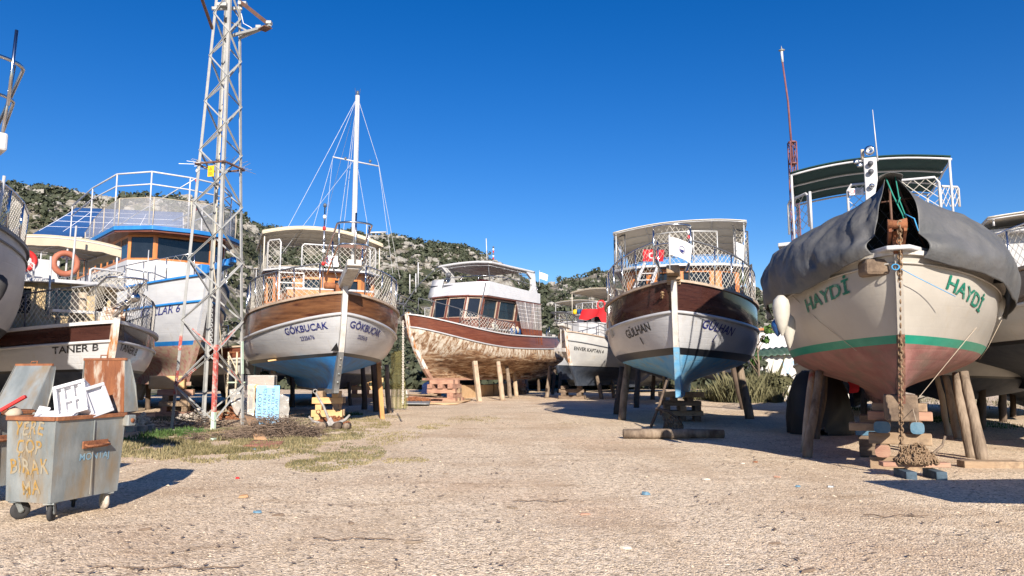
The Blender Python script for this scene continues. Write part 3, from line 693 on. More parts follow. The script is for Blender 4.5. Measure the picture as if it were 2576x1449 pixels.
def canopy(B, x0, x1, hw, z, camber, m, ribm, thick=.025, nx=5, ny=2, dz=0.0, name='awning', yc=0.0, valance=0.0, frontdrop=0.0, roll=0.0, posts=(), postz=0, ribr=.016, sagn=.02):
    def P(u, v):
        x = lerp(x0, x1, u); y = lerp(-1, 1, v)
        return Vector((x, yc+y*hw, z+camber*(1-y*y)+dz*u+roll*y-frontdrop*max(0, 1-u*3)**2+sagn*math.sin(u*nx*math.pi)**2*-1+.01*noise.noise((x*1.3, y*2, z))))
    nu, nv = 24, 22
    o = MB().grid([[P(i/nu, j/nv) for j in range(nv+1)] for i in range(nu+1)]).build(name, m, B.o, solid=thick)
    if valance:
        mb = MB(); rim = [P(0, j/nv) for j in range(nv+1)]
        rim2 = [P(i/nu, 1) for i in range(nu+1)]; rim3 = [P(i/nu, 0) for i in range(nu+1)]
        for rr in (rim, rim2, rim3):
            mb.grid([[p+Vector((0.004, 0, .004)), p+Vector((.01*noise.noise(p*3), .02*noise.noise(p*2), -valance*(1+.12*noise.noise(p*4))))] for p in rr])
        mb.build('valance', m, o)
    mb = MB(); k = Vector((0, 0, -thick-ribr-.004))
    for i in range(nx+1): mb.tube([P(i/nx, j/16)+k for j in range(17)], ribr, 6)
    for j in range(ny+2): mb.tube([P(i/16, j/(ny+1))+k for i in range(17)], ribr, 6)
    mb.build('awning_frame', ribm, o)
    for (u, v) in posts:
        p = P(u, v)+k; MB().tube([(p.x, p.y, postz), p], .024, 7).build('awning_post', ribm, o)
    o['pz'] = 0; del o['pz']
    return o, P
def wall_path(B, path, z0, z1, wins, m, gm=glass, framem=None, name='cabin_wall', lean=0.0, thick=.05, parent=None):
    "wall along a plan polyline with real window openings; wins are (u0,u1,v0,v1) in metres along the path and height above z0"
    pts = [Vector((p[0], p[1])) for p in path]; acc = [0.0]
    for a, b in zip(pts, pts[1:]): acc.append(acc[-1]+(b-a).length)
    def P(u, v):
        for i in range(len(pts)-1):
            if u <= acc[i+1] or i == len(pts)-2:
                t = (u-acc[i])/(acc[i+1]-acc[i]); p = pts[i].lerp(pts[i+1], t); break
        return Vector((p.x-lean*v, p.y, z0+v))
    H = z1-z0
    us = sorted(set([0]+acc+[w[0] for w in wins]+[w[1] for w in wins])); vs = sorted(set([0, H]+[w[2] for w in wins]+[w[3] for w in wins]))
    mb = MB()
    for a, b in zip(us, us[1:]):
        if b-a < 1e-5: continue
        for c, d in zip(vs, vs[1:]):
            if d-c < 1e-5: continue
            mu, mv = (a+b)/2, (c+d)/2
            if any(w[0] < mu < w[1] and w[2] < mv < w[3] for w in wins): continue
            mb.add([P(a, c), P(b, c), P(b, d), P(a, d)], [(0, 1, 2, 3)])
    o = mb.build(name, m, parent or B.o, solid=thick)
    bm = bmesh.new(); bm.from_mesh(o.data); bmesh.ops.remove_doubles(bm, verts=bm.verts[:], dist=1e-4); bm.to_mesh(o.data); bm.free()
    for w in wins:
        mid = P((w[0]+w[1])/2, H/2); nrm = P(w[1], 0)-P(w[0], 0); nrm = Vector((nrm.y, -nrm.x, 0)).normalized()
        if nrm.x < 0 and abs(nrm.x) > .3: nrm = -nrm
        g = MB(); q = [P(w[0], w[2]), P(w[1], w[2]), P(w[1], w[3]), P(w[0], w[3])]
        c = Vector((B.cx, 0, 0)) if hasattr(B, 'cx') else Vector((path[len(path)//2][0]-3, 0, 0))
        inn = (Vector((c.x, c.y, mid.z))-mid).normalized()*.03
        g.add([p+inn for p in q], [(0, 1, 2, 3)]); gg = g.build('window', gm, o)
        if framem:
            f = MB()
            for a, b in zip(q, q[1:]+q[:1]): f.beam(a-inn*.6, b-inn*.6, .07, .05)
            f.build('window_frame', framem, gg)
    return o
def slab(B, poly, z, th, m, name, parent=None, camber=0):
    return MB().prism(poly, z, z+th).build(name, m, parent or B.o, bevel=.015)
def flag(parent, p, w, h, m, dx, name='flag', wave=.12, tilt=.0, droop=.25):
    dx = Vector(dx).normalized(); nrm = dx.cross(Vector((0, 0, 1)))
    P = [[Vector(p)+dx*(w*i/14*(1-.08*j/8))+Vector((0, 0, -h*j/8-droop*w*(i/14)**1.5))+nrm*(wave*w*math.sin(i/14*6+j*.25)*i/14) for j in range(9)] for i in range(15)]
    return MB().grid(P).build(name, m, parent), P
def chain(mb, p, q, L=.11, r=.013, sagz=0.0):
    p = Vector(p); q = Vector(q); d = q-p; n = max(2, int(d.length/(L*.72))); t = d.normalized(); base = t.to_track_quat('X', 'Z').to_matrix()
    for i in range(n):
        c = p.lerp(q, (i+.5)/n)+Vector((0, 0, -sagz*math.sin(math.pi*(i+.5)/n)))
        mb.torus(c, L*.36, r, base @ rot('X', (i % 2)*math.pi/2), n=10, k=5, sx=1.45)
def disc_light(parent, c, r=.05, m=None): return MB().lathe([(0, 0), (r, 0), (r, .08), (0, .09)], c, n=10).build('lamp', m or darktube, parent)
def instrument_pole(B, p, h, name='light_pole', m=steel):
    o = MB().tube([p, Vector(p)+Vector((0, 0, h))], .022, 7).build(name, m, B.o)
    p = Vector(p)
    for f, mm in ((1.0, darktube), (.86, flagwhite), (.72, buoyred), (.58, darktube), (.45, flagwhite), (.3, buoyred)):
        MB().lathe([(0, -.06), (.05, -.05), (.06, .03), (.03, .07), (0, .07)], p+Vector((0, .0, h*f)), n=9).build('navigation_lamp', mm, o)
    return o
def fender(name, p, r, L, m, label, group=None):
    prof = [(0, 0), (r*.35, .01), (r*.85, r*.6), (r, r*1.3), (r*.92, L*.5), (r*.62, L*.75), (r*.28, L*.93), (r*.16, L*.96), (r*.16, L), (0, L)]
    o = MB().lathe([(a, -b) for a, b in prof], (0, 0, 0), n=14).build(name, m, loc=p); tag(o, label, 'fender', group); return o
def prop(pt, pb, lean, r, m, label, group, name='support_pole', square=False):
    b = G(*pb); t = W(pt[0], pt[1], b.y+lean); b = Vector((b.x, b.y, gz(b.x, b.y)-.03))
    n = 9; pts = []; rs = []
    for i in range(n+1):
        q = b.lerp(t, i/n); e = noise.noise_vector((q.x*3+b.x, q.y, q.z*1.4))*.02; pts.append(q-b+Vector((e.x, e.y, 0))*1.8); rs.append(r*(1.12-.24*i/n)*(1+.18*noise.noise((i*1.7, b.x, b.y))))
    if square: o = MB().beam((0, 0, 0), t-b, r*2, r*1.7).build(name, m, bevel=.006)
    else: o = MB().tube(pts, rs, 10).build(name, m)
    o.location = b; tag(o, label, 'pole', group); return o
ORD = ['bottom', 'second', 'third', 'fourth', 'fifth', 'sixth', 'seventh', 'eighth']
def crib(c, yaw, layers, boat, mats, rnd, group, top=None, z0=None):
    "stack of timbers, each a thing; layers are (kind, n, length, width, height, pitch)"
    c = Vector(c); z = gz(c.x, c.y)-.01 if z0 is None else z0
    for li, (kind, n, L, w_, h, pitch) in enumerate(layers):
        for k in range(n):
            off = (k-(n-1)/2)*pitch; mm = mats[rnd.randrange(len(mats))] if isinstance(mats, (list, tuple)) else mats
            a = yaw+rnd.uniform(-.05, .05)
            hh = h*rnd.uniform(.97, 1.0) if n == 1 else h
            ll = L*rnd.uniform(.92, 1.06)
            if kind == 'x':    # lies across the view
                d = Vector((-math.sin(yaw), math.cos(yaw), 0))*off
            else: d = Vector((math.cos(yaw), math.sin(yaw), 0))*off; a += math.pi/2
            mb = MB(); mb.box((0, 0, hh/2), (ll, w_, hh)); o = mb.build('timber_block', mm, bevel=.012)
            o.location = (c.x+d.x, c.y+d.y, z); o.rotation_euler = (0, 0, a)
            if n == 1: wh = 'single'
            elif kind == 'x': wh = ['front', 'back', 'middle'][k] if n == 2 else ['front', 'middle', 'back'][k]
            else: wh = ['left', 'right'][k] if n == 2 else ['left', 'middle', 'right'][k]
            lay = 'top' if li == len(layers)-1 else ORD[li]
            tag(o, '%s timber in the %s layer of the stack under the %s' % (wh, lay, boat), 'timber block', group)
        z += h
    return z
# ================================================================ blue-bottomed gulet, left of centre
def sign_board(B, c, w_, h, yaw, name='notice_board', lines=5, ring=True):
    ux = Vector((math.sin(-yaw)*0, 1, 0)); M = rot('Z', yaw)
    o = MB().box(c, (.012, w_, h), M).build(name, flagwhite, B.o)
    mb = MB(); n = M @ Vector((1, 0, 0)); uy = Vector((0, 0, 1)); ux = M @ Vector((0, 1, 0))
    c = Vector(c)+n*.009
    rr = random.Random(5)
    for i in range(lines):
        z = h*(.32-.64*i/max(1, lines-1)); x0 = -w_*.05; L = w_*rr.uniform(.28, .44)
        k = x0
        while k < x0+L:
            l = w_*rr.uniform(.03, .08); a = c+ux*k+uy*z
            mb.add([a, a+ux*l, a+ux*l+uy*h*.07, a+uy*h*.07], [(0, 1, 2, 3)]); k += l*1.3
    mb.build('notice_lines', blackp, o)
    if ring:
        mb = MB(); cc = c-ux*w_*.3; P = [[cc+(ux*math.cos(a)+uy*math.sin(a))*q for q in (h*.26, h*.34)] for a in [k*math.pi/10 for k in range(20)]]
        mb.grid(P, False, closeu=True); a = (ux+uy*-1).normalized(); b = (ux+uy).normalized()*h*.03; mb.add([cc-a*h*.28-b, cc+a*h*.28-b, cc+a*h*.28+b, cc-a*h*.28+b], [(0, 1, 2, 3)])
        mb.build('prohibition_ring', buoyred, o)
    return o
def plain(B, path, z0, z1, m, name): return wall_path(B, path, z0, z1, [], m, name=name)

b1 = Boat('wooden_gulet', 'white boat with bright blue bottom, timber bulwark and tall white mast', 868, 735, 21.4, 22, 13, 2.55, 1.08, (2.24, 2.06), (3.97, 3.52, 3.9), (.60, .76),
          [(0, -1.25), (.1, -1.05), (.25, -.72), (.45, -.40), (.7, -.15), (1, 0)])
b1.hull(hullwhite, bluebot, blackline, .10, varnish, hullwhite, capwood, postgrey, .20, .45, stemdark=steelplate)
b1.text('GÖKBUCAK', 768, 828, -1, .20, navy, bold=.03, stretch=1.12, slope=.02); b1.text('2325676', 774, 849, -1, .12, navy, bold=.02)
b1.text('GÖKBUCAK', 924, 828, 1, .205, navy, bold=.03, stretch=1.12, shear=.0, slope=-.05); b1.text('2325676', 912, 849, 1, .12, navy, bold=.02, slope=-.04)
# draught triangle on the stem
mb = MB(); mb.add([(.13-.28, -.10, 2.30), (.13-.30, .02, 2.30), (.13-.18, -.03, 2.52)], [(0, 1, 2)])
p = [b1.hp(.012, z, -1, .03) for z in (2.30, 2.30, 2.54)]
mb = MB(); mb.add([b1.hp(.004, 2.29, -1, .03)+Vector((.10, 0, 0)), b1.hp(.02, 2.29, -1, .03)+Vector((.1, -.03, 0)), b1.hp(.008, 2.53, -1, .03)+Vector((.1, 0, 0))], [(0, 1, 2)]); mb.build('draught_mark', blackp, b1.o)
mb = MB()
for z in (1.35, 1.6, 1.85, 2.05):
    x = b1.xs((z-b1.zk)/2.9)+.13; mb.lathe([(0, 0), (.03, 0), (.03, .015), (0, .02)], (x, 0, z), (1, 0, 0), 8)
mb.build('keel_bolt', galv, b1.o)
# bowsprit, pulpit
mb = MB(); mb.beam((-.3, 0, 4.20), (1.35, 0, 4.62), .34, .26); mb.beam((1.25, 0, 4.62), (1.5, 0, 4.66), .40, .18); mb.build('bowsprit', postgrey, b1.o, bevel=.02)
def loop(x, z, L, w_, lift=.0, n=14):
    pts = [(x-L, -w_*1.05, z-lift)]
    for i in range(n+1):
        a = -math.pi/2+math.pi*i/n; pts.append((x+math.cos(a)*w_*.8, math.sin(a)*w_, z))
    pts.append((x-L, w_*1.05, z-lift)); return pts
pul = MB().tube(loop(1.35, 5.75, 2.3, .48, .75), .028, 8).build('pulpit', steel, b1.o)
MB().tube(loop(1.25, 5.16, 2.0, .42, .55), .024, 8).build('pulpit_rail', steel, pul)
MB().prism([(1.5, -.36), (1.5, .36), (.9, .42), (.9, -.42)], 5.16, 5.19).build('pulpit_seat', steel, pul)
mb = MB()
for y in (-.42, .42):
    mb.tube([(1.3, y, 5.75), (1.25, y*.95, 5.16), (1.05, y*.9, 4.75), (.8, y*.5, 4.55)], .022, 7); mb.tube([(.3, y*1.05, 5.42), (.25, y, 4.7), (.15, y*.6, 4.35)], .022, 7)
mb.build('pulpit_leg', steel, pul)
MB().tube([(1.55, 0, 4.65), (1.55, 0, 6.05)], .026, 8).build('pulpit_staff', steel, pul)
mb = MB(); mb.beam((-.55, -.18, 4.12), (-.1, -.18, 4.12), .14, .2); mb.lathe([(0, -.2), (.1, -.2), (.1, .2), (0, .2)], (-.35, -.35, 4.2), (0, 1, 0), 10); mb.build('windlass', rust, b1.o)
# side rails with nets
for side in (-1, 1):
    base, top = bow_rail(b1, side, .035, .55, 9, 1.0, hd=lambda t: .92+.15*min(1, t*2))
    railing(b1, base, top, .024, darktube if side < 0 else steel, None, netmat, .15, .0075, postm=steel, sag=.03)
# wheelhouse: orange wood, windows round the curved front
zr = b1.at(820, 688, -4.4).z; zd = 3.35
path = [(-9.5, 1.75), (-5.2, 1.85), (-4.55, 1.25), (-4.4, 0), (-4.55, -1.25), (-5.2, -1.85), (-9.5, -1.75)]
b1.cx = -7
H = zr-zd
w1 = wall_path(b1, path, zd, zr, [(.6, 1.6, .75, H-.18), (1.9, 3.2, .75, H-.18), (3.5, 4.1, .75, H-.18), (4.42, 5.0, .75, H-.2), (5.25, 6.15, .75, H-.2), (6.55, 7.25, .75, H-.2), (7.5, 8.05, .75, H-.2), (8.3, 9.0, .75, H-.18), (9.4, 10.6, .75, H-.18), (11, 12.3, .75, H-.18)], orangewood, glass, orangewood)
slab(b1, [(-10, 1.95), (-5.0, 2.0), (-4.2, 1.4), (-4.05, 0), (-4.2, -1.4), (-5.0, -2.0), (-10, -1.95)], zr, .05, mahog, 'cabin_roof')
slab(b1, [(-10, 2.0), (-4.95, 2.05), (-4.15, 1.44), (-4.0, 0), (-4.15, -1.44), (-4.95, -2.05), (-10, -2.0)], zr+.053, .07, white, 'roof_edge')
zt = b1.at(800, 730, -2.8).z
plain(b1, [(-4.5, 1.5), (-3.0, 1.35), (-2.75, 0), (-3.0, -1.35), (-4.5, -1.5)], 3.3, zt, orangewood, 'trunk_cabin')
slab(b1, [(-4.5, 1.58), (-2.95, 1.43), (-2.68, 0), (-2.95, -1.43), (-4.5, -1.58)], zt+.002, .07, white, 'trunk_roof')
# upper deck frames
zu = zr+.12
def frame_panel(B, a, b, h, m=white, nm=netmat, cell=.15, name='guard_frame', r=.026):
    a = Vector(a); b = Vector(b); up = Vector((0, 0, h)); d = (b-a).normalized()*.10
    o = MB().tube([a, a+up*.9, a+up+d*.7, b+up-d*.7, b+up*.9, b], r, 8).build(name, m, B.o)
    if nm: net(o, [a, b], [a+up, b+up], nm, cell, .0075, .01)
    return o
pf = b1.at(757, 690, -4.6); hF = b1.at(757, 613, -4.6).z-zu
frame_panel(b1, (-4.6, b1.at(758, 690, -4.6).y, zu), (-4.6, b1.at(930, 690, -4.6).y, zu), hF)
frame_panel(b1, (-5.1, -1.9, zu), (-4.7, -1.5, zu), 1.05); frame_panel(b1, (-9, -1.9, zu), (-5.15, -1.9, zu), 1.0)
frame_panel(b1, (-5.1, 1.9, zu), (-4.7, 1.45, zu), 1.0); frame_panel(b1, (-9, 1.9, zu), (-5.15, 1.9, zu), 1.0)
q = b1.at(836, 657, -4.5); sign_board(b1, (-4.52, q.y, q.z), .44, .38, 0)
ca = b1.at(800, 572, -4.9).z
canopy(b1, -4.9, -9.2, 2.12, ca-.36, .36, canvas, canvasw, nx=4, ny=2, roll=-.10, valance=.10, posts=((.04, .02), (.04, .98), (.5, 0.02), (.5, .98), (1, .03), (1, .97)), postz=zu)
pm = b1.at(888, 690, -6.0); zt_ = b1.at(895, 240, -6.0).z
mst = MB().tube([(-6, pm.y, 4), (-6, pm.y, 8), (-6, pm.y, zt_)], [.105, .10, .085], 12).build('mast', white, b1.o)
zc = b1.at(888, 408, -6).z
MB().tube([(-6, pm.y-.88, zc+.12), (-6, pm.y+.88, zc-.05)], .028, 7).build('crosstree', white, mst)
mb = MB(); top_ = Vector((-6, pm.y, zt_-.05))
for sgn in (-1, 1):
    e = Vector((-6, pm.y+sgn*.88, zc+.04)); mb.wire(top_, e, .008); mb.wire(e, (-6.4, pm.y+sgn*1.9, 5.3), .008); mb.wire(e, (-5.0, pm.y+sgn*1.3, 5.3), .007)
    mb.wire((-6, pm.y, zc+.2), (-5.2, sgn*2.0, 5.0), .007)
for y in (-.12, -.2): mb.wire(top_, (-7.2, pm.y+y*3, 5.2), .009)
mb.wire(top_, (1.3, 0, 4.8), .007); mb.wire(top_, (-12.5, 0, 4.2), .007); mb.wire(top_, (-7.5, -1.9, 5.4), .008)
mb.build('rigging', alu, mst)
mb = MB(); mb.lathe([(0, 0), (.05, 0), (.05, .18), (0, .2)], (-6, pm.y, zt_), n=9); mb.build('masthead_lamp', darktube, mst)
for y in (-.4, .55): MB().lathe([(0, 0), (.05, .02), (.05, .1), (0, .12)], (-6, pm.y+y, zc+.05), n=8).build('deck_lamp', darktube, mst)
for y in (.07, -.07): MB().tube([(-6, pm.y+y, zt_), (-6, pm.y+y*1.5, zt_+.3)], .006, 4).build('mast_aerial', darktube, mst)
q = b1.at(812, 700, -2.9); instrument_pole(b1, (-2.9, q.y, zt+.05), b1.at(812, 520, -2.9).z-zt)
MB().tube([b1.at(922, 690, -4.4), b1.at(922, 560, -4.4)], .014, 6).build('whip_antenna', white, b1.o)
MB().tube([b1.at(930, 585, -5), b1.at(972, 584, -5)], .03, 7).build('lamp_arm', white, b1.o)
# clear curtain at the starboard side of the wheelhouse
mb = MB(); mb.grid([[Vector((-5.3-i*.35, -2.05-.04*math.sin(i*2.1+j), 3.6+j*.2)) for j in range(9)] for i in range(10)]); mb.build('curtain', curtainfilm, b1.o)
ld = MB()
for y in (-1.55, -.75): ld.beam((-4.15, y, 4.1), (-4.3, y, 5.3), .05, .06)
for z in (4.35, 4.7, 5.05): ld.beam((-4.2, -1.55, z), (-4.2, -.75, z), .05, .04)
ld.build('deck_ladder', white, b1.o)

# ================================================================ dark-bulwark gulet, right of centre
b2 = Boat('wooden_gulet', 'white boat with faded blue bottom, dark mahogany bulwark and two flags on its bow rail', 1695, 706, 20.6, -15, 12.5, 2.52, .98, (2.36, 2.2), (4.22, 3.72, 4.0), (.86, .78),
          [(0, -1.15), (.1, -.98), (.25, -.70), (.45, -.42), (.7, -.18), (1, 0)])
b2.hull(hullwhite, bluefade, blackline, .20, mahog, hullwhite, capwood, postgrey, .20, .30)
b2.text('GÜLHAN', 1603, 832, -1, .25, blackp, bold=.02, stretch=1.02, slope=.06); b2.text('1', 1615, 858, -1, .20, blackp, bold=.05)
b2.text('GÜLHAN', 1808, 824, 1, .25, navy, bold=.03, shear=.25, stretch=1.1, slope=-.05); b2.text('1', 1794, 852, 1, .20, navy, bold=.05, shear=.25)
mb = MB(); mb.add([b2.hp(.003, 2.52, 1, .03)+Vector((.10, -.07, 0)), b2.hp(.003, 2.52, 1, .03)+Vector((.1, .03, 0)), b2.hp(.003, 2.74, 1, .03)+Vector((.1, -.02, 0))], [(0, 1, 2)]); mb.build('draught_mark', blackp, b2.o)
mb = MB(); mb.beam((-.4, 0, 4.36), (.5, 0, 4.5), .36, .24); mb.build('bowsprit', timber, b2.o, bevel=.03)
mb = MB()
for k in range(4): mb.beam((-.2+.1*k, -.19, 4.1+.06*k), (-.2+.1*k, .19, 4.1+.06*k), .2, .07)
mb.build('bow_roller', timber, b2.o)
pul = MB().tube(loop(.55, 5.66, 1.0, .50, .62)[:], .028, 8).build('pulpit', steel, b2.o)
mb = MB()
for y in (-.5, .5): mb.tube([(.5, y, 5.64), (.5, y*1.02, 5.2), (.45, y*.98, 4.75), (.2, y*.6, 4.45), (-.1, y*.7, 4.5), (-.2, y, 4.9)], .024, 7)
mb.tube(loop(.5, 5.15, .9, .48), .022, 7); mb.build('pulpit_leg', steel, pul)
net(pul, [(.5, -.5, 4.8), (.9, 0, 4.8), (.5, .5, 4.8)], [(.55, -.5, 5.6), (.95, 0, 5.64), (.55, .5, 5.6)], netmat, .15, .006, .02)
for side in (-1, 1):
    base, top = bow_rail(b2, side, .02, .56, 10, 1.0, hd=lambda t: 1.22-.2*min(1, t*2))
    railing(b2, base, top, .026, darktube if side > 0 else steel, None, netmat, .14, .0072, postm=steel, sag=.015)
zr = b2.at(1750, 672, -4.6).z; zd = 3.6; H = zr-zd
path = [(-9.5, 1.85), (-5.3, 1.95), (-4.7, 1.3), (-4.5, 0), (-4.7, -1.3), (-5.3, -1.95), (-9.5, -1.85)]
wall_path(b2, path, zd, zr, [(.6, 1.6, .6, H-.15), (1.9, 3.2, .6, H-.15), (3.5, 4.05, .6, H-.15), (4.3, 5.0, .55, H-.15), (5.35, 6.3, .45, H-.15), (6.6, 7.2, .45, H-.15), (7.5, 8.1, .55, H-.15), (8.4, 9.2, .6, H-.15), (9.6, 10.8, .6, H-.15)], orangewood, glass, orangewood)
slab(b2, [(-10, 2.45), (-5.2, 2.35), (-4.4, 1.5), (-4.15, 0), (-4.4, -1.5), (-5.2, -2.35), (-10, -2.45)], zr, .09, white, 'cabin_roof')
slab(b2, [(-10, 2.4), (-5.3, 2.3), (-4.5, 1.45), (-4.28, 0), (-4.5, -1.45), (-5.3, -2.3), (-10, -2.4)], zr-.06, .058, mahog, 'roof_edge')
zu = zr+.09
def guard(B, pts, h, m=steel, cell=.15, nm=netmat, name='guard_rail', r=.024, drop=0): return railing(B, [Vector(p) for p in pts], [Vector(p)+Vector((0, 0, h)) for p in pts], r, m, None, nm, cell, .0066, name, sag=.03, drop=drop)
guard(b2, [(-8.4, -2.35, zu), (-7, -2.4, zu), (-5.6, -2.35, zu), (-5.1, -1.9, zu)], 1.25, darktube)
guard(b2, [(-5.1, -.9, zu), (-4.8, -.3, zu), (-4.75, .5, zu), (-5.0, 1.3, zu)], 1.2, alu)
guard(b2, [(-8.4, 2.35, zu), (-7, 2.4, zu), (-5.6, 2.35, zu), (-5.1, 1.9, zu)], 1.25, darktube)
ca = b2.at(1730, 560, -5.0).z
canopy(b2, -4.7, -10.8, 2.28, ca-.2, .2, canvasw, alu, nx=5, ny=3, dz=-.25, roll=.10, posts=((.02, .02), (.02, .98), (.33, .02), (.33, .98), (.7, .02), (.7, .98), (1, .03), (1, .97)), postz=zu)
MB().box((-6.3, -.1, ca+.12), (1.3, 1.75, .05), rot('Y', .06)).build('solar_panel', white, b2.o)
q = b2.at(1735, 690, -4.3); instrument_pole(b2, (-4.3, q.y, zu), b2.at(1735, 572, -4.3).z-zu)
# flags
q = b2.at(1683, 596, .95); MB().tube([q+Vector((0, 0, -.9)), q+Vector((0, 0, .05))], .016, 6).build('flag_staff', white, b2.o)
wf, P = flag(b2.o, q, .66, .50, flagwhite, (0.35, 1, 0), 'pennant', .10, droop=.45)
def on_flag(P, u, v):
    x = u*(len(P)-1); i = min(len(P)-2, int(x)); y = v*(len(P[0])-1); j = min(len(P[0])-2, int(y)); a, b = x-i, y-j
    return P[i][j].lerp(P[i+1][j], a).lerp(P[i][j+1].lerp(P[i+1][j+1], a), b)
for (ra, rb, mm, nm, k) in ((.17, .20, navy, 'emblem_ring', .012),):
    rows = [[on_flag(P, .56+rr*.62*math.cos(a), .52+rr*math.sin(a))+Vector((k, 0, 0)) for rr in (ra, rb)] for a in [i*math.pi/10 for i in range(20)]]
    MB().grid(rows, False, closeu=True).build(nm, mm, wf)
rows = [[on_flag(P, .56+rr*.62*math.cos(a), .52+rr*math.sin(a))+Vector((.012, 0, 0)) for rr in (0, .14)] for a in [i*math.pi/10 for i in range(11)]]
MB().grid(rows, False).build('emblem_base', navy, wf)
q = b2.at(1617, 628, -4.6); MB().tube([q+Vector((0, .3, -1.0)), q+Vector((0, .42, .3))], .016, 6).build('flag_staff', white, b2.o)
rf, P = flag(b2.o, q, .75, .42, flagred, (0, 1, 0), 'national_flag', .08, droop=.05)
rows = []
mb = MB()
cres = []
for i in range(13):
    a = R(40)+R(280)*i/12; b_ = R(55)+R(250)*i/12
    cres.append([on_flag(P, .40+.20*math.cos(a)*.6, .5+.20*math.sin(a)*1.2)+Vector((.008, 0, 0)), on_flag(P, .43+.155*math.cos(b_)*.6, .5+.155*math.sin(b_)*1.2)+Vector((.008, 0, 0))])
mb.grid(cres, False); st = [on_flag(P, .62+(.055 if i % 2 == 0 else .022)*math.cos(i*math.pi/5)*1.0, .5+(.11 if i % 2 == 0 else .045)*math.sin(i*math.pi/5))+Vector((.008, 0, 0)) for i in range(10)]
mb.add(st, [tuple(range(10))]); mb.build('crescent_and_star', flagwhite, rf)
q = b2.at(1846, 615, -5.4); MB().tube([q+Vector((0, 0, -.7)), q+Vector((0, 0, .75))], .014, 6).build('whip_antenna', white, b2.o); flag(b2.o, q+Vector((0, .02, .1)), .32, .62, flagwhite, (0, 1, 0), 'small_flag', .06, droop=.5)
# white ladder leaning on the cabin, curtain, fender on the quarter
ld = MB(); a = b2.at(1612, 722, -3.6); b_ = b2.at(1640, 668, -4.3)
for dy in (-.26, .26): ld.beam(a+Vector((0, dy, -.2)), b_+Vector((0, dy*.95, .1)), .09, .05)
for k in range(4): c = a.lerp(b_, k/3.2); ld.beam(c+Vector((0, -.26, 0)), c+Vector((0, .26, 0)), .10, .03)
ld.build('deck_ladder', white, b2.o)
mb = MB(); mb.grid([[Vector((-5.6-i*.3, 2.42+.05*math.sin(i*1.7+j*.3), 3.9+j*.22)) for j in range(8)] for i in range(12)]); mb.build('side_curtain', mahog, b2.o)

# ================================================================ boat with the grey cover, right
b3 = Boat('fishing_boat', 'cream boat with red bottom and green stripe, its bow wrapped in a grey cover', 2258, 640, 11.0, -23, 12, 1.93, 1.02, (2.20, 2.06), (3.42, 3.0, 3.2), (.14, .14),
          [(0, -.95), (.12, -.78), (.3, -.50), (.5, -.28), (.75, -.10), (1, 0)], sec=[(0, .04), (.06, .05), (.12, .12), (.2, .34), (.3, .66), (.4, .86), (.5, .93), (.7, .975), (1, 1.02)], ent=(.46, .34), q=(.98, .66))
b3.hull(cream, redbot, greenline, .13, None, cream, postgrey, cream, .13, .12, rubr=.018, stemdark=rustfoot)
b3.text('HAYDİ', 2074, 745, -1, .225, greenp, bold=.03, stretch=1.3, slope=.10); b3.text('HAYDİ', 2432, 742, 1, .235, greenp, bold=.03, stretch=1.15, shear=.3, slope=-.20)
# wooden forefoot sleeve
mb = MB(); mb.box((-1.05, 0, 1.06), (.55, .46, .42)); mb.build('keel_shoe', timberdark, b3.o, bevel=.03)
# bow roller and white bow platform
bp_ = MB(); bp_.prism([(.22, .16), (-.45, .52), (-.45, -.52), (.22, -.16)], 3.45, 3.52); bp_.build('bow_platform', white, b3.o, bevel=.02)
MB().box((-.22, -.30, 3.24), (.4, .42, .26), rot('Z', .3)).build('bow_packing', timberdark, b3.o, bevel=.06)
mb = MB(); mb.lathe([(0, -.13), (.09, -.13), (.06, 0), (.09, .13), (0, .13)], (.22, 0, 3.83), (0, 1, 0), 10); mb.beam((-.2, -.1, 3.6), (.26, -.1, 3.78), .04, .14); mb.beam((-.2, .1, 3.6), (.26, .1, 3.78), .04, .14); mb.beam((.05, 0, 3.4), (.05, 0, 3.75), .12); mb.build('bow_roller', rust, b3.o)
plain(b3, [(-9, 1.6), (-4.2, 1.6), (-3.8, 0), (-4.2, -1.6), (-9, -1.6)], 2.7, 4.3, white, 'cabin_wall')
slab(b3, [(-9.5, 1.9), (-4.0, 1.9), (-3.6, 0), (-4.0, -1.9), (-9.5, -1.9)], 4.3, .08, white, 'cabin_roof')
zu = 4.38
aL = b3.at(1987, 436, -4.4); aR = b3.at(2392, 394, -4.4); aC = b3.at(2190, 396, -4.4)
hw_ = (aR.y-aL.y)/2; zc_ = (aR.z+aL.z)/2
canopy(b3, -4.4, -7.6, hw_, zc_, aC.z-zc_, greencanvas, white, nx=3, ny=0, roll=(aR.z-aL.z)/2, yc=(aR.y+aL.y)/2, posts=((.0, .01), (.0, .99), (.5, .99), (1, .02), (1, .98)), postz=zu, ribr=.022)
frame_panel(b3, (-4.2, b3.at(2133, 500, -4.2).y, zu), (-4.2, b3.at(2365, 500, -4.2).y, zu), b3.at(2250, 455, -4.2).z-zu, cell=.17)
q1 = b3.at(2368, 520, -4.6); q2 = b3.at(2414, 520, -5.4); frame_panel(b3, q1, q2, b3.at(2414, 470, -5.4).z-q2.z, cell=.17)
q1 = b3.at(1986, 590, -5.2); q2 = b3.at(2036, 570, -4.6); frame_panel(b3, q1, q2, b3.at(1978, 508, -5.2).z-q1.z, cell=.17); MB().tube([b3.at(2042, 580, -4.5), b3.at(2037, 482, -4.5)], .03, 6).build('boarding_post', white, b3.o)
q = b3.at(2192, 470, -3.9); t_ = b3.at(2192, 398, -3.9); pillar = MB().box((-3.9, q.y, (zu+t_.z)/2), (.16, .24, t_.z-zu)).build('light_pillar', white, b3.o, bevel=.015)
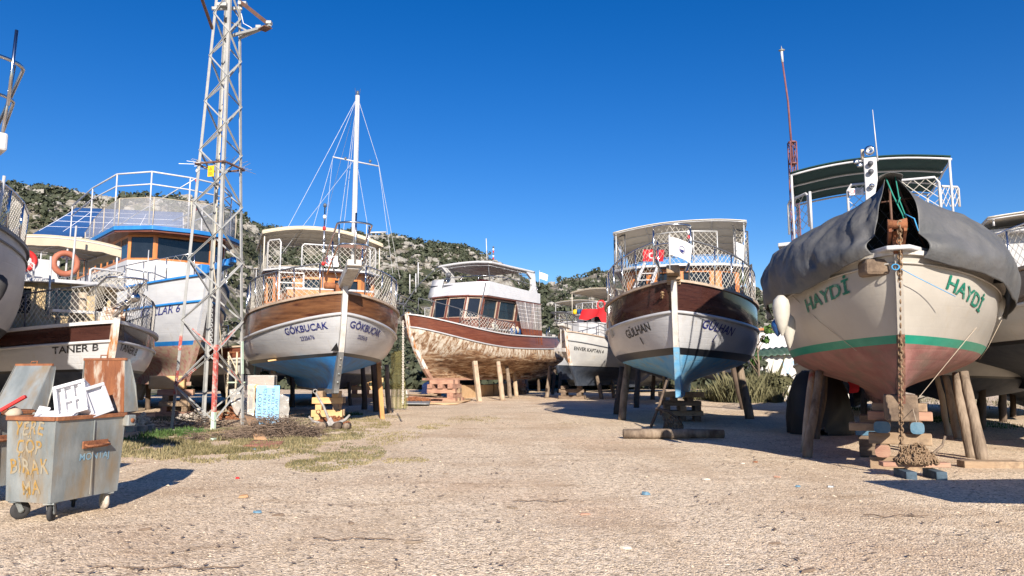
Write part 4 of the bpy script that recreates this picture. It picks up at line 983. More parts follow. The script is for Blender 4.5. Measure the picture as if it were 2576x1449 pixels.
for z in (.15, .32, .62): MB().lathe([(0, 0), (.05, 0), (.055, .06), (.03, .09), (0, .1)], (-3.8, q.y, t_.z-z), (1, 0, .2), 9).build('navigation_lamp', darktube if z < .6 else steel, pillar)
MB().lathe([(0, 0), (.09, .0), (.10, .07), (.06, .08), (.0, .05)], (-3.86, q.y+.0, t_.z+.14), (1, 0, 0), 14).build('searchlight', steel, pillar)
for dy, dz in ((-.26, -.10), (-.20, -.18)): MB().lathe([(0, -.14), (.02, -.1), (.025, 0), (.06, .05), (.0, .03)], (-3.8, q.y+dy, t_.z+dz+.02), (1, 0, 0), 10).build('horn', steel, pillar)
MB().lathe([(0, 0), (.035, 0), (.035, .22), (0, .23)], (-3.9, q.y-.13, t_.z-.02), n=8).build('beacon', canvas, pillar)
MB().tube([b3.at(2208, 405, -4.0), b3.at(2195, 276, -4.0)], [.016, .006], 6).build('whip_antenna', white, b3.o)
q = b3.at(2155, 481, -4.1); sign_board(b3, (-4.12, q.y, q.z), .27, .14, 0)
net_top = None

# grey cover draped over the bow, open at the front
def cover():
    root = empty('boat_cover', b3.o.location, b3.o.rotation_euler.z)
    tag(root, 'grey tarpaulin cover draped over the bow of the cream boat, open at the stem', 'tarpaulin')
    zr_ = 4.74
    for side, nm in ((-1, 'starboard_flap'), (1, 'port_flap')):
        P = []; nu, nv = 110, 64; cr = random.Random(60+side); CR = [(cr.uniform(.02, .9), cr.uniform(.0, .85), cr.uniform(-.9, .9), cr.uniform(.08, .3), cr.uniform(.010, .022), cr.choice((-1, 1))*cr.uniform(.02, .055)*(1.5 if side < 0 else .8)) for _ in range(34 if side < 0 else 22)]
        for i in range(nu+1):
            u = i/nu; d = lerp(.009, .44, u**1.25); z1 = b3.sheer(d); row = []
            rp = Vector((-.50-3.7*u, side*(.07+.10*u), zr_-.42*u))
            e = b3.hp(d, z1, side, .05); rail = Vector((e.x, e.y+side*.06*ss(u*3), z1+lerp(.32, .72, ss(u*2.2))))
            drop = lerp(.02, .20, ss(u*3.2))+.05*math.sin(u*11+side)+.05*noise.noise((u*6, side*3, 0))
            if side > 0: drop += .22*math.exp(-((u-.80)/.14)**2)
            hem = b3.hp(d, z1-drop, side, .11+.05*math.sin(u*23)); hem = Vector((hem.x, hem.y+side*.10*ss(u*3), hem.z))
            for j in range(nv+1):
                v = j/nv
                if v < .62:
                    t = v/.62; p = rp.lerp(rail, t); b_ = math.sin(math.pi*t); g_ = ss(u*2.5); p += Vector((.10*b_*(1-u), side*lerp(.10 if side > 0 else .0, .09, g_)*b_, .03*b_+.12*b_*u))
                else:
                    t = (v-.62)/.38; p = rail.lerp(hem, t); b_ = math.sin(math.pi*t); p += Vector((.06*b_, side*.10*b_, 0))
                f = min(1, v*2.5)*min(1, .35+u*3)
                fold = noise.noise((u*17+side*7+v*2.5, v*1.6, 2.0))
                w_ = f*(.075*noise.noise((u*7+side*5, v*4, 1.0))+.13*(abs(fold)-.22)*(1.1-.6*v)*(1.0 if side < 0 else .45)+.02*noise.noise((u*26, v*11, 4.0)))
                for (cu_, cv_, sl_, ln_, wd_, dp_) in CR:
                    a_ = (u-cu_)+(v-cv_)*sl_*.35; b_ = v-cv_
                    if abs(b_) < ln_*2: w_ += dp_*math.exp(-(a_/wd_)**2-(b_/ln_)**2)*f
                row.append(p+Vector((.45, side*.75, .35))*w_)
            P.append(row)
        MB().grid(P).build('cover_flap', greyTarp, root, solid=.008)
    mb = MB(); P = [[Vector((-.34-3.9*j/12, .17*math.sin(a), zr_+.035*math.cos(a)-.42*j/12-.03*abs(math.sin(a)))) for a in [R(-90)+R(180)*i/8 for i in range(9)]] for j in range(13)]
    mb.grid(P); mb.build('cover_ridge', greyTarp, root, solid=.008)
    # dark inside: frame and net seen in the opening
    mb = MB(); mb.tube([(-.62, 0, 3.5), (-.62, 0, zr_-.03)], .025, 6); mb.tube([(-.6, .1, zr_-.1), (-1.1, .55, 3.5)], .02, 6); mb.tube([(-.62, -.3, 4.35), (-.62, .4, 4.4)], .015, 6); mb.build('cover_pole', browniron, root)
    net(root, [(-1.3, -.9, 3.5), (-1.2, 0, 3.5), (-1.3, .9, 3.5)], [(-1.2, -.5, 4.4), (-1.0, 0, 4.7), (-1.2, .5, 4.4)], darktube, .16, .006)
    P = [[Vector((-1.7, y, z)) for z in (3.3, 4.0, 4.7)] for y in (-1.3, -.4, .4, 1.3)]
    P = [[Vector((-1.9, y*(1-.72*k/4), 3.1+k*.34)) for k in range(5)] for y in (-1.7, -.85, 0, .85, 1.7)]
    MB().grid(P).build('inner_shade_sheet', blacktarp, root)  # black sheet stands in for the shade inside the cover
    mb = MB(); mb.tube([(-.5, -.06, zr_), (-.35, .02, 4.4), (-.2, .12, 4.05), (-.1, .16, 3.8)], .012, 5); mb.tube([(-.5, .08, zr_), (-.3, .1, 4.3), (-.15, .16, 4.0)], .01, 5); mb.torus((-.3, .09, 4.3), .05, .012, rot('X', 1.2), 10, 5); mb.build('tie_rope', rope_g, root)
    mb = MB(); mb.tube([(-.15, .15, 4.05), (-.05, .26, 3.95), (-.02, .3, 3.75)], .01, 5); mb.build('tie_cord', rope_b, root); mb = MB(); mb.torus((.12, -.05, 3.2), .05, .01, rot('Y', 1.2), 10, 5); mb.tube([(.1, -.02, 3.2), (.1, .2, 3.05), (-.2, .75, 2.75)], .006, 5); mb.build('tie_cord', rope_b, root)
    mb = MB()
    def sr(d, z, s_): return b3.hp(d, z, s_, .03)
    for pts in ((sr(.16, 3.05, -1), sr(.10, 2.5, -1), sr(.06, 2.0, -1)), (sr(.24, 2.92, 1), sr(.12, 2.3, 1), sr(.03, 1.3, 1)+Vector((.1, .1, -.2)), (.1, .1, .9)), (sr(.30, 2.7, 1)+Vector((0, .1, 0)), sr(.26, 2.1, 1), sr(.3, 1.9, 1))): mb.tube(pts, .0045, 5)
    mb.build('lashing', rope_t, root)
    return root
cover()
# ================================================================ big white boat with blue trim, behind the pylon
b4 = Boat('passenger_boat', 'big white boat with blue trim and red bottom, standing behind the lattice pylon', 525, 690, 27, 42, 15, 2.75, 1.25, (2.86, 2.75), (5.27, 4.75, 4.9), (.95, .85),
          [(0, -1.9), (.1, -1.6), (.25, -1.1), (.45, -.62), (.7, -.25), (1, 0)], ent=(.55, .5), q=(1.25, .86))
b4.hull(hullwhite, oldred, blueline, .16, hullwhite, blueline, blueline, hullwhite, .2, .2, rubr=.05, capw=.22)
b4.text('KOÇLAR 6', 402, 783, -1, .30, navy, bold=.012, shear=.25, stretch=.95, slope=.04)
mb = MB(); mb.beam((-.5, 0, 5.35), (1.7, .1, 5.55), .34, .26); mb.beam((.2, .1, 5.3), (2.0, .15, 5.62), .2, .2); mb.build('bowsprit', blueline, b4.o, bevel=.03)
mb = MB(); mb.box((-.1, -.2, 5.45), (.55, .35, .35)); mb.build('windlass', blueline, b4.o, bevel=.05)
p0 = b4.hp(.02, 5.1, 1, .1)
mb = MB(); chain(mb, (.15, .05, 5.3), (-.1, .25, 2.6), .13, .014); mb.build('bow_chain', alu, b4.o)
b4.cx = -7
path = [(-12, -1.95), (-3.6, -1.9), (-2.9, -1.1), (-2.75, 0), (-2.9, 1.1), (-3.6, 1.9), (-12, 1.95)]
plain(b4, path, 4.6, 6.05, white, 'cabin_skirt')
wins = []; u = .3
while u < 7.6: wins.append((u, u+.92, .10, .90)); u += 1.02
for a, b in ((8.52, 9.38), (9.56, 11.58), (11.78, 12.65)): wins.append((a, b, .08, .92))
u = 12.95
while u < 19.5: wins.append((u, u+.82, .12, .88)); u += 1.0
wall_path(b4, path, 6.05, 7.05, wins, orangewood, glass, None)
slab(b4, [(-12.5, -2.5), (-3.4, -2.45), (-2.3, -1.4), (-2.1, 0), (-2.3, 1.4), (-3.4, 2.45), (-12.5, 2.5)], 7.05, .08, mahog2, 'roof_lining')
slab(b4, [(-12.6, -2.56), (-3.36, -2.5), (-2.24, -1.43), (-2.03, 0), (-2.24, 1.43), (-3.36, 2.5), (-12.6, 2.56)], 7.132, .16, blueline, 'cabin_roof')
zu = 7.3
# white frame hoops above the sun deck and grey shade net round it
for z, r in ((9.55, .035), (9.05, .03)):
    pts = [(-12.2, -2.3, z+.1), (-8, -2.35, z+.15), (-4.2, -2.3, z), (-2.8, -1.4, z-.02), (-2.6, 0, z-.05), (-2.8, 1.4, z-.08), (-4.2, 2.3, z-.1), (-8, 2.35, z), (-12.2, 2.3, z)]
    fr = MB().tube(pts, r, 7).build('sun_deck_frame', white, b4.o)
    for p in pts[:8] if z > 9.3 else []: MB().tube([(p[0], p[1], zu), p], .03, 7).build('frame_post', white, fr)
pts = [(-8.6, -2.4), (-7, -2.42), (-5.5, -2.4), (-3.6, -2.3), (-2.5, -1.35), (-2.3, 0), (-2.5, 1.35), (-3.6, 2.3), (-6, 2.4)]
P = [[Vector((p[0], p[1], zu+h*(.25+.75*math.sin(min(1, (i+.6)/3.5)*math.pi/2)))) for h in (0, .3, .6, .9, 1.15)] for i, p in enumerate(pts)]
sn = MB().grid(P).build('shade_net', greynet, b4.o)
mb = MB()
for row in P: mb.tube([row[0], row[2]+Vector((.05, 0, 0)), row[4]], .02, 5)
mb.tube([r_[4] for r_ in P], .012, 5); mb.build('shade_net_post', canvas, sn)
for side in (-1,):
    base, top = bow_rail(b4, side, .03, .5, 7, .85); railing(b4, base, top, .022, steel, None, netgrey, .3, .005)
base, top = bow_rail(b4, 1, .03, .4, 6, .85); railing(b4, base, top, .022, steel, None, netgrey, .3, .005)
q = b4.at(484, 640, -2.4); instrument_pole(b4, (-2.35, q.y, zu), b4.at(487, 405, -2.4).z-zu)
MB().tube([(-2.3, .2, 9.5), (-5, -1.2, 8.3), (-8, -2, 7.5)], .02, 6).build('hose', alu, b4.o)
MB().tube([b4.hp(.14, 4.8, -1, .1), b4.hp(.14, 4.8, -1, .1)+Vector((0, 0, 1.5))], .02, 6).build('flag_staff', alu, b4.o)

# ================================================================ small white boat with the cream wheelhouse, left
b5 = Boat('fishing_boat', 'small white boat with cream wheelhouse and rusty stem, bow behind the grey bins', 290, 815, 16, 46, 10.5, 2.0, .75, (1.72, 1.62), (2.72, 2.42, 2.6), (.40, .36),
          [(0, -.9), (.12, -.7), (.3, -.45), (.5, -.25), (.75, -.08), (1, 0)], ent=(.48, .36), q=(1.05, .92))
b5.hull(hullwhite, darkbot, blackline, .06, mahog, white, white, rustpost, .15, .10, rubr=.035, capw=.18)
b5.text('TANER B', 190, 879, -1, .155, blackp, bold=.02, stretch=1.2, slope=.02); b5.text('TANER B', 323, 880, 1, .165, blackp, bold=.02, shear=.15, stretch=.95, slope=-.08)
b5.cx = -6
path = [(-7.5, -1.15), (-3.9, -1.2), (-3.55, -.7), (-3.5, 0), (-3.55, .7), (-3.9, 1.2), (-7.5, 1.15)]
zc = b5.at(160, 717, -3.6).z
wall_path(b5, path, 2.3, zc, [(.5, 1.5, .75, zc-2.42), (2.2, 3.4, .75, zc-2.42), (3.68, 4.12, .75, zc-2.42), (4.35, 5.25, .72, zc-2.42), (5.5, 5.95, .75, zc-2.42), (6.3, 7.4, .75, zc-2.42)], beige, glass, beige)
slab(b5, [(-8, -1.45), (-3.7, -1.4), (-3.2, -.7), (-3.1, 0), (-3.2, .7), (-3.7, 1.4), (-8, 1.45)], zc, .09, white, 'cabin_roof')
zu = zc+.09
frame_panel(b5, (-3.7, b5.at(225, 715, -3.7).y, zu), (-3.9, b5.at(305, 715, -3.9).y+.05, zu), .42, cell=.1); frame_panel(b5, (-3.7, b5.at(30, 715, -3.7).y, zu), (-3.7, b5.at(82, 715, -3.7).y, zu), .42, nm=netgrey, cell=.12)
frame_panel(b5, (-6.5, 1.35, zu), (-4.0, 1.35, zu), .45, cell=.1)
q = b5.at(105, 715, -4.3); MB().box((-4.5, q.y, zu+.3), (.6, .72, .6)).build('console', white, b5.o, bevel=.03)
ca = b5.at(170, 602, -4.2).z
canopy(b5, -4.0, -7.0, 1.28, ca-.10, .12, canvas, white, nx=3, ny=1, valance=.26, yc=.02, posts=((.02, .03), (.02, .5), (.02, .97), (.9, .03), (.9, .97)), postz=zu)
mb = MB().torus((0, 0, 0), .27, .075, rot('Z', R(0)) @ rot('Y', R(90)), 20, 8); lb = mb.build('lifebuoy', buoyor); lb.location = b5.M @ (b5.at(165, 663, -3.85)); lb.rotation_euler = (0, 0, R(46)-math.pi/2); tag(lb, 'faded orange lifebuoy hung below the cream awning of the small boat', 'lifebuoy', 'lifebuoys')
lb = MB().torus((0, 0, 0), .22, .07, rot('Y', R(90)), 20, 8).build('lifebuoy', buoyred); lb.location = b5.M @ (b5.at(62, 655, -4.2)); lb.rotation_euler = (0, 0, R(46)-math.pi/2); tag(lb, 'bright red lifebuoy half hidden behind the bow at the far left', 'lifebuoy', 'lifebuoys')
for px, p2, x in ((122, 128, -3.0), (178, 192, -3.4)): MB().tube([b5.at(px, 800 if px < 150 else 720, x), b5.at(p2, 645 if px < 150 else 568, x)], .025, 7).build('roof_pole', alu, b5.o)
for side in (-1, 1):
    base, top = bow_rail(b5, side, .03, .60, 9, .62, hd=lambda t: .60+.22*(1-t)); railing(b5, base, top, .02, darktube, None, netgrey, .1, .006, mid=False, sag=.02)
pul = MB().tube(loop(.55, 3.62, 1.0, .40, .25), .022, 8).build('pulpit', steel, b5.o); net(pul, [(-.4, -.42, 2.95), (.35, -.35, 3.0), (.75, 0, 3.05), (.35, .35, 3.0), (-.4, .42, 2.95)], [(-.4, -.42, 3.4), (.55, -.4, 3.6), (.87, 0, 3.62), (.55, .4, 3.6), (-.4, .42, 3.4)], netgrey, .09, .006)
mb = MB(); mb.tube([(-.1, 0, 2.85), (.55, .05, 3.15)], .05, 8); mb.tube([(-.35, -.1, 3.0), (.5, .2, 3.25)], .035, 7); mb.lathe([(0, -.05), (.11, -.04), (.11, .1), (0, .12)], (.62, .12, 3.22), (1, .2, .2), 12); mb.build('anchor_roller', steel, b5.o)
mb = MB(); mb.prism([(.15, .02), (.55, -.02), (.62, .04)], 3.05, 3.08); mb.beam((.2, .1, 3.0), (.5, .3, 3.55), .14, .03); mb.build('plough_anchor', darktube, b5.o)
mb = MB(); mb.box((-.35, 0, 2.85), (.4, .5, .22)); mb.lathe([(0, -.2), (.09, -.2), (.09, .2), (0, .2)], (-.2, 0, 2.98), (0, 1, 0), 10); mb.build('windlass', rustpost, b5.o, bevel=.03)
cl = MB().grid([[Vector((-1.0-.02*j+.03*math.sin(i*1.3), -.62+i*.045, 3.42-.085*j-.01*math.sin(i))) for j in range(9)] for i in range(8)]).build('towel', rope_t); cl.location = b5.o.location; cl.rotation_euler = b5.o.rotation_euler; tag(cl, 'stained beige cloth hung over the bow rail of the small boat', 'cloth')
MB().beam((-1.0, -1.0, 2.98), (-1.0, .7, 2.98), .25, .06).build('bow_bench', white, b5.o)

# ================================================================ bow reaching in at the far left
b6 = Boat('fishing_boat', 'dim grey-white bow with netted rail and bowsprit pulpit at the far left edge', -215, 545, 10.9, 45, 12, 2.3, 1.2, (2.6, 2.45), (4.35, 3.95, 4.1), (.2, .2),
          [(0, -1.2), (.12, -.95), (.3, -.6), (.5, -.33), (.75, -.12), (1, 0)], ent=(.48, .38), q=(1.05, .85))
b6.hull(greyhull, darkbot, blackline, .1, None, darktube, darktube, postgrey, .18, .2, rubr=.02, capw=.13)
base, top = bow_rail(b6, 1, .02, .6, 9, .8); railing(b6, base, top, .03, steel, None, netgrey, .085, .008)
MB().tube([b6.hp(.12, 4.0, 1)+Vector((0, -.05, 0)), b6.hp(.12, 4.0, 1)+Vector((0, 0, 1.15))], .028, 7).build('rail_staff', alu, b6.o)
mb = MB(); c = b6.Mi @ W(5, 357, 8.35); mb.beam((-.3, 0, 4.3), (c.x+.05, c.y-.22, c.z), .55, .22); mb.build('bowsprit', white, b6.o, bevel=.03)
cx_, cy_, cz_ = c.x, c.y-.22, c.z
def sh_(pts): return [(x, y+cy_, z) for x, y, z in pts]
pul = MB().tube(sh_(loop(cx_-.30, cz_+1.02, 2.0, .42, .5)), .024, 8).build('pulpit', steel, b6.o)
MB().tube(sh_(loop(cx_-.36, cz_+.60, 1.1, .36, .45)), .020, 8).build('pulpit_rail', steel, pul)
mb = MB(); mb.tube([(cx_-.12, cy_+.30, cz_+1.0), (cx_-.2, cy_+.24, cz_+.05)], .018, 7); mb.tube([(cx_-.12, cy_-.30, cz_+1.0), (cx_-.2, cy_-.24, cz_+.05)], .018, 7); mb.build('pulpit_leg', steel, pul)
a_ = b6.Mi @ W(20, 265, 8.4); z_ = b6.Mi @ W(42, 76, 8.4); MB().tube([a_, z_], .02, 7).build('pulpit_staff', steel, pul)
fender('fender', W(0, 690, 11.6), .12, .45, rubber, 'black fender hanging at the far left bow')
# ================================================================ scraped boat with the white flybridge
b7 = Boat('motor_yacht', 'boat with scraped bare planking below, mahogany bulwark and white flybridge', 1024, 790, 43, -32, 15.5, 2.55, 1.30, (1.9, 1.8), (5.08, 4.15, 4.35), (.72, .85),
          [(0, -2.3), (.06, -2.0), (.2, -1.55), (.4, -.95), (.7, -.3), (1, 0)], ent=(.50, .40), q=(1.1, .60))
b7.hull(scraped, scraped, None, .1, mahog2, hullwhite, white, rustpost, .26, .15, rubr=.05, capw=.2, stemdark=timberred)
b7.cx = -8
path = [(-11.2, 2.0), (-4.6, 2.0), (-3.9, 1.3), (-3.7, 0), (-3.9, -1.3), (-4.6, -2.0), (-11.2, -2.0)]
z0 = 4.0; z1 = 5.05; z2 = b7.at(1210, 752, -6).z
z2 = max(z2, 6.0)
plain(b7, path, z0-.6, z1, mahog2, 'cabin_skirt')
wall_path(b7, path, z1, z2, [(.3, 2.3, .1, z2-z1-.1), (2.6, 4.6, .1, z2-z1-.1), (4.9, 6.4, .1, z2-z1-.1), (6.7, 7.5, .08, z2-z1-.08), (7.68, 8.84, .08, z2-z1-.08), (8.98, 10.12, .08, z2-z1-.08), (10.3, 11.14, .08, z2-z1-.08), (11.32, 12.75, .08, z2-z1-.08), (12.95, 14.4, .08, z2-z1-.08), (14.6, 17, .1, z2-z1-.1)], mahog2, glass, capwood, lean=.28)
slab(b7, [(-8.0, 2.2), (-3.6, 2.0), (-2.9, 1.2), (-2.7, 0), (-2.9, -1.2), (-3.6, -2.0), (-8, -2.2)], z1-.62, .09, white, 'foredeck_edge')
plain(b7, [(-4.5, 1.9), (-3.5, 1.75), (-3.0, .9), (-2.9, 0), (-3.0, -.9), (-3.5, -1.75), (-4.5, -1.9)], 3.9, z1-.62, orangewood, 'trunk_cabin')
slab(b7, [(-11.9, 2.3), (-5.0, 2.3), (-4.2, 1.5), (-3.9, 0), (-4.2, -1.5), (-5.0, -2.3), (-11.9, -2.3)], z2, .10, mahog2, 'cabin_roof')
# white flybridge coaming with sloped front
zf = z2+.10; zt = b7.at(1260, 708, -6).z
def ring(k): return [(-11.7, 2.35), (-5.0-.5*k, 2.35-.15*k), (-4.2-.9*k, 1.5-.1*k), (-4.0-1.0*k, 0), (-4.2-.9*k, -1.5+.1*k), (-5.0-.5*k, -2.35+.15*k), (-11.7, -2.35)]
P = []
for j in range(7):
    k = j/6; r_ = ring(k); P.append([Vector((x, y, lerp(zf, zt-(.25 if i in (0, 6) else 0), k))) for i, (x, y) in enumerate(r_)])
MB().grid(P, False).build('flybridge_coaming', white, b7.o, solid=.08)
mb = MB(); mb.grid([[Vector((-4.3-.5*k, -1.9+.9*a, zf+k*1.2)) for k in (0, .5, 1)] for a in (0, .5, 1)]); mb.build('console', white, b7.o, solid=.1)
base = [(-11.5, 2.25, zt-.2), (-9, 2.2, zt), (-6.0, 2.1, zt), (-5.5, 1.3, zt), (-5.4, 0, zt), (-5.5, -1.3, zt), (-6, -2.1, zt), (-11.5, -2.2, zt-.2)]
railing(b7, [Vector(p) for p in base], [Vector(p)+Vector((0, 0, .42)) for p in base], .022, steel, None, None, name='fly_rail')
zh = b7.at(1250, 672, -8).z
hard = canopy(b7, -5.6, -11.3, 2.15, zh-.12, .12, white, alu, thick=.14, nx=6, ny=3, name='hardtop', sagn=0)[0]
def pillar(pts, wd, name='hardtop_pillar'):
    P = []
    for (x, y, z, w_) in pts: P.append([Vector((x-w_, y-wd, z)), Vector((x+w_, y-wd, z)), Vector((x+w_, y+wd, z)), Vector((x-w_, y+wd, z))])
    return MB().grid(P, False, closev=True).build(name, white, b7.o)
pillar([(-6.3, -1.5, zt-.1, .30), (-6.3, -1.5, zt+.4, .30), (-6.1, -1.5, zt+.8, .42), (-5.9, -1.55, zh-.14, .75)], .10)
pillar([(-10.7, 2.2, zf-.05, 1.0), (-10.85, 2.2, zt-.5, .7), (-11.0, 2.2, zt+.05, .30), (-11.0, 2.14, zh-.6, .27), (-10.7, 2.08, zh-.14, .6)], .08)
for st in ([(-9.0, 2.05, zh-.1), (-9.7, 2.2, zt)], [(-9.3, 2.05, zh-.1), (-10.2, 2.2, zt)], [(-11.2, 2.1, zh-.1), (-11.4, 2.2, zf)], [(-5.5, -2, zh), (-3.4, -2.1, zt-.3), (-1.0, -1.2, 5.6)], [(-5.7, 1.9, zh), (-5.7, 2.05, zt)]): MB().tube(st, .027, 6).build('hardtop_strut', darktube, b7.o)
mb = MB(); mb.tube([(-4.5, -1.9, zt-.2), (-5.2, 1.0, zt-.15), (-5.3, 2.0, zt-.15), (-4.2, 2.35, z2-.9)], .04, 6); mb.build('folding_frame', darktube, b7.o)
MB().lathe([(0, 0), (.17, .0), (.17, .2), (0, .22)], (-5.7, -1.25, zh-.65), (.6, .4, 0), 12).build('speaker', darktube, b7.o)
MB().tube([b7.at(1225, 655, -6.5), b7.at(1223, 600, -6.5)], .03, 6).build('whip_antenna', white, b7.o)
instrument_pole(b7, (-6.5, b7.at(1241, 655, -6.5).y, zh+.0), b7.at(1241, 622, -6.5).z-zh)
# clear curtain of the aft deck
c0 = Vector((-8.6, 2.38, z2+.02)); P = []
for i in range(22):
    t = i/21; x = lerp(-8.4, -11.7, t); row = []
    for j in range(12):
        v = j/11; row.append(Vector((x+(.75*v*(1-t) if False else -.9*v*(1-t)), 2.36+.05*math.sin(i*1.9)+.12*v, lerp(z2, 3.62, v))))
    P.append(row)
cu_ = MB().grid([r[:8] for r in P]).build('aft_curtain', curtainfilm, b7.o)
MB().grid([r[7:] for r in P]).build('curtain_skirt', mahog2, cu_)
mb = MB()
for j in (1, 2, 3, 4, 5): mb.tube([r[j]+Vector((0, .01, 0)) for r in P], .010, 4)
for i in (7, 14): mb.tube([p+Vector((0, .01, 0)) for p in P[i][:8]], .012, 4)
mb.build('curtain_band', flagwhite, cu_)
base, top = bow_rail(b7, 1, .02, .52, 10, .9, hd=lambda t: 1.0-.25*t); railing(b7, base, top, .026, darktube, None, None); net(b7.o, base[3:], [Vector(t)-Vector((0, 0, .05)) for t in top[3:]], netmat, .22, .011, .05, 'rail_net')
base, top = bow_rail(b7, -1, .02, .35, 6, .95); railing(b7, base, top, .026, darktube, None, None)
mb = MB(); mb.tube(loop(1.4, 6.1, 1.6, .5, .3), .03, 7); mb.tube(loop(1.3, 5.6, 1.6, .45, .2), .025, 7); mb.prism([(1.6, -.4), (1.6, .4), (.6, .5), (.6, -.5)], 5.6, 5.65); mb.tube([(1.2, .45, 6.1), (1.2, .4, 5.3)], .025, 6); mb.tube([(1.2, -.45, 6.1), (1.2, -.4, 5.3)], .025, 6); mb.build('pulpit', darktube, b7.o)
for (x, y, m_, s_) in ((-6.6, 2.0, fendw, .28), (-7.6, 2.05, None, .0)):
    if m_: MB().lathe([(0, 0), (.2, .1), (.26, .4), (.2, .7), (0, .8)], (x, y, 4.35), (.6, 0, .5), 10).build('deck_bundle', m_, b7.o)
for k in range(5): MB().lathe([(0, 0), (.18, .06), (.2, .25), (.12, .45), (0, .5)], (-8.3-.25*k, 2.0, 4.2+.12*(k % 2)), (0, 0, 1), 9).build('deck_drum', [fendb, netmat, bluecanvas, rope_t, fendb][k], b7.o)
b7.text('CANLI', 1017, 868, -1, .2, blackp, bold=.01, stretch=.9) if False else None
flag(b7.o, b7.at(1200, 703, -10), 1.2, .75, flagred, (.2, 1, 0), 'national_flag', .08, droop=.1)
flag(b7.o, b7.at(1357, 685, -11.4), .62, .45, flagwhite, (-.3, 1, 0), 'pennant', .12, droop=.35)
MB().tube([b7.at(1357, 720, -11.4), b7.at(1357, 680, -11.4)], .025, 6).build('flag_staff', alu, b7.o)

# ================================================================ smaller white boat behind, right of it
b8 = Boat('fishing_boat', 'dull white boat with red cloth on its roof, right of the scraped boat', 1424, 836, 45, -34, 11.5, 2.05, .95, (2.12, 2.0), (4.2, 3.6, 3.7), (.55, .6),
          [(0, -1.3), (.1, -1.1), (.25, -.75), (.45, -.42), (.7, -.16), (1, 0)])
b8.hull(greyhull, darkbot, blackline, .05, greyhull, darktube, capwood, rustpost, .16, .25, rubr=.035)
b8.text('ENVER KAPTAN 4', 1482, 880, 1, .22, blackp, bold=.03, stretch=.85, shear=.15); b8.text('ENVER KAPTAN 4', 1386, 878, -1, .2, blackp, bold=.02, stretch=.75)
b8.cx = -5
path = [(-9, 1.5), (-4.0, 1.5), (-3.6, .7), (-3.5, 0), (-3.6, -.7), (-4.0, -1.5), (-9, -1.5)]
plain(b8, [(-4.2, 1.5), (-2.0, 1.3), (-1.7, 0), (-2.0, -1.3), (-4.2, -1.5)], 3.4, 4.75, white, 'trunk_cabin'); slab(b8, [(-4.2, 1.55), (-1.95, 1.36), (-1.62, 0), (-1.95, -1.36), (-4.2, -1.55)], 4.75, .08, white, 'trunk_roof')
zc = b8.at(1480, 795, -4).z
wall_path(b8, path, 3.6, zc, [(.3, 1.5, 1.2, zc-3.7), (1.8, 3.0, 1.2, zc-3.7), (3.3, 4.8, 1.2, zc-3.7), (5.05, 5.75, 1.25, zc-3.7), (5.95, 6.5, 1.25, zc-3.7), (6.65, 7.3, 1.25, zc-3.7), (8, 9.5, 1.2, zc-3.7)], white, glass, white)
slab(b8, [(-9.5, 1.8), (-3.9, 1.75), (-3.2, .8), (-3.1, 0), (-3.2, -.8), (-3.9, -1.75), (-9.5, -1.8)], zc, .1, white, 'cabin_roof')
for x in (-2.4, -3.2):
    pr = MB().torus((x, 1.32+.06*(-2.4-x), 4.35), .15, .035, rot('X', math.pi/2), 16, 6).build('porthole', steel, b8.o); MB().lathe([(0, 0), (.14, 0), (.14, .02), (0, .02)], (x, 1.33+.06*(-2.4-x), 4.35), (0, 1, 0), 14).build('porthole_glass', glass, pr)
zu = zc+.1; ca = b8.at(1500, 728, -4.2).z
canopy(b8, -3.8, -8.6, 1.85, ca-.15, .2, canvas, canvasw, nx=3, ny=1, posts=((.02, .03), (.02, .97), (.5, .03), (.5, .97), (1, .03), (1, .97)), postz=zu)
guard(b8, [(-8, -1.65, zu), (-4.2, -1.6, zu), (-3.6, -.8, zu), (-3.5, 0, zu), (-3.6, .8, zu), (-4.2, 1.6, zu), (-8, 1.65, zu)], .75, white, .22)
P = [[Vector((-3.2+.15*math.sin(i*.9)+.08*j, -.6+i*.19, zu+.28-.11*j-.10*math.sin(i*.7)*j/5-(.04*j if i > 8 else 0))) for j in range(7)] for i in range(13)]
rc = MB().grid(P).build('cloth', redcloth); rc.location = b8.o.location; rc.rotation_euler = b8.o.rotation_euler; tag(rc, 'red cloth hung over the front edge of the dull white boat roof', 'cloth')
for k, (y, m_) in enumerate(((-1.3, yellow), (-1.0, bluecanvas), (-.75, bluecanvas), (-.5, yellow), (1.6, bluecanvas))): MB().lathe([(0, 0), (.14, .04), (.16, .2), (.1, .32), (0, .34)], (-3.5, y, zu), n=9).build('fender_ball', m_, b8.o)
MB().torus((-3.6, .6, zu+.55), .27, .07, rot('Y', math.pi/2), 16, 7).build('lifebuoy', buoyred, b8.o)
for side in (-1, 1):
    base, top = bow_rail(b8, side, .02, .5, 8, .8); railing(b8, base, top, .026, darktube, None, netgrey if side < 0 else None, .16, .007, mid=True)
mb = MB(); mb.tube(loop(.9, 5.3, 1.4, .5, .2), .03, 7); mb.tube(loop(.7, 4.85, 1.2, .42, .1), .026, 7)
for y in (-.45, .45): mb.tube([(.8, y, 5.3), (.4, y*.8, 4.4)], .026, 6)
mb.prism([(1.1, -.35), (1.1, .35), (.3, .4), (.3, -.4)], 5.28, 5.32); mb.build('pulpit', darktube, b8.o)
mb = MB(); mb.beam((-.4, 0, 4.45), (.7, 0, 4.62), .36, .2); mb.build('bowsprit', postgrey, b8.o)
mb = MB(); mb.beam((.45, -.12, 4.5), (.1, -.30, 3.2), .06, .05); mb.beam((.1, -.75, 3.1), (.35, .15, 3.05), .08, .22); mb.add([(.1, -.7, 3.1), (.25, -.2, 3.1), (.12, -.35, 3.6)], [(0, 1, 2)]); mb.build('bow_anchor', postgrey, b8.o)

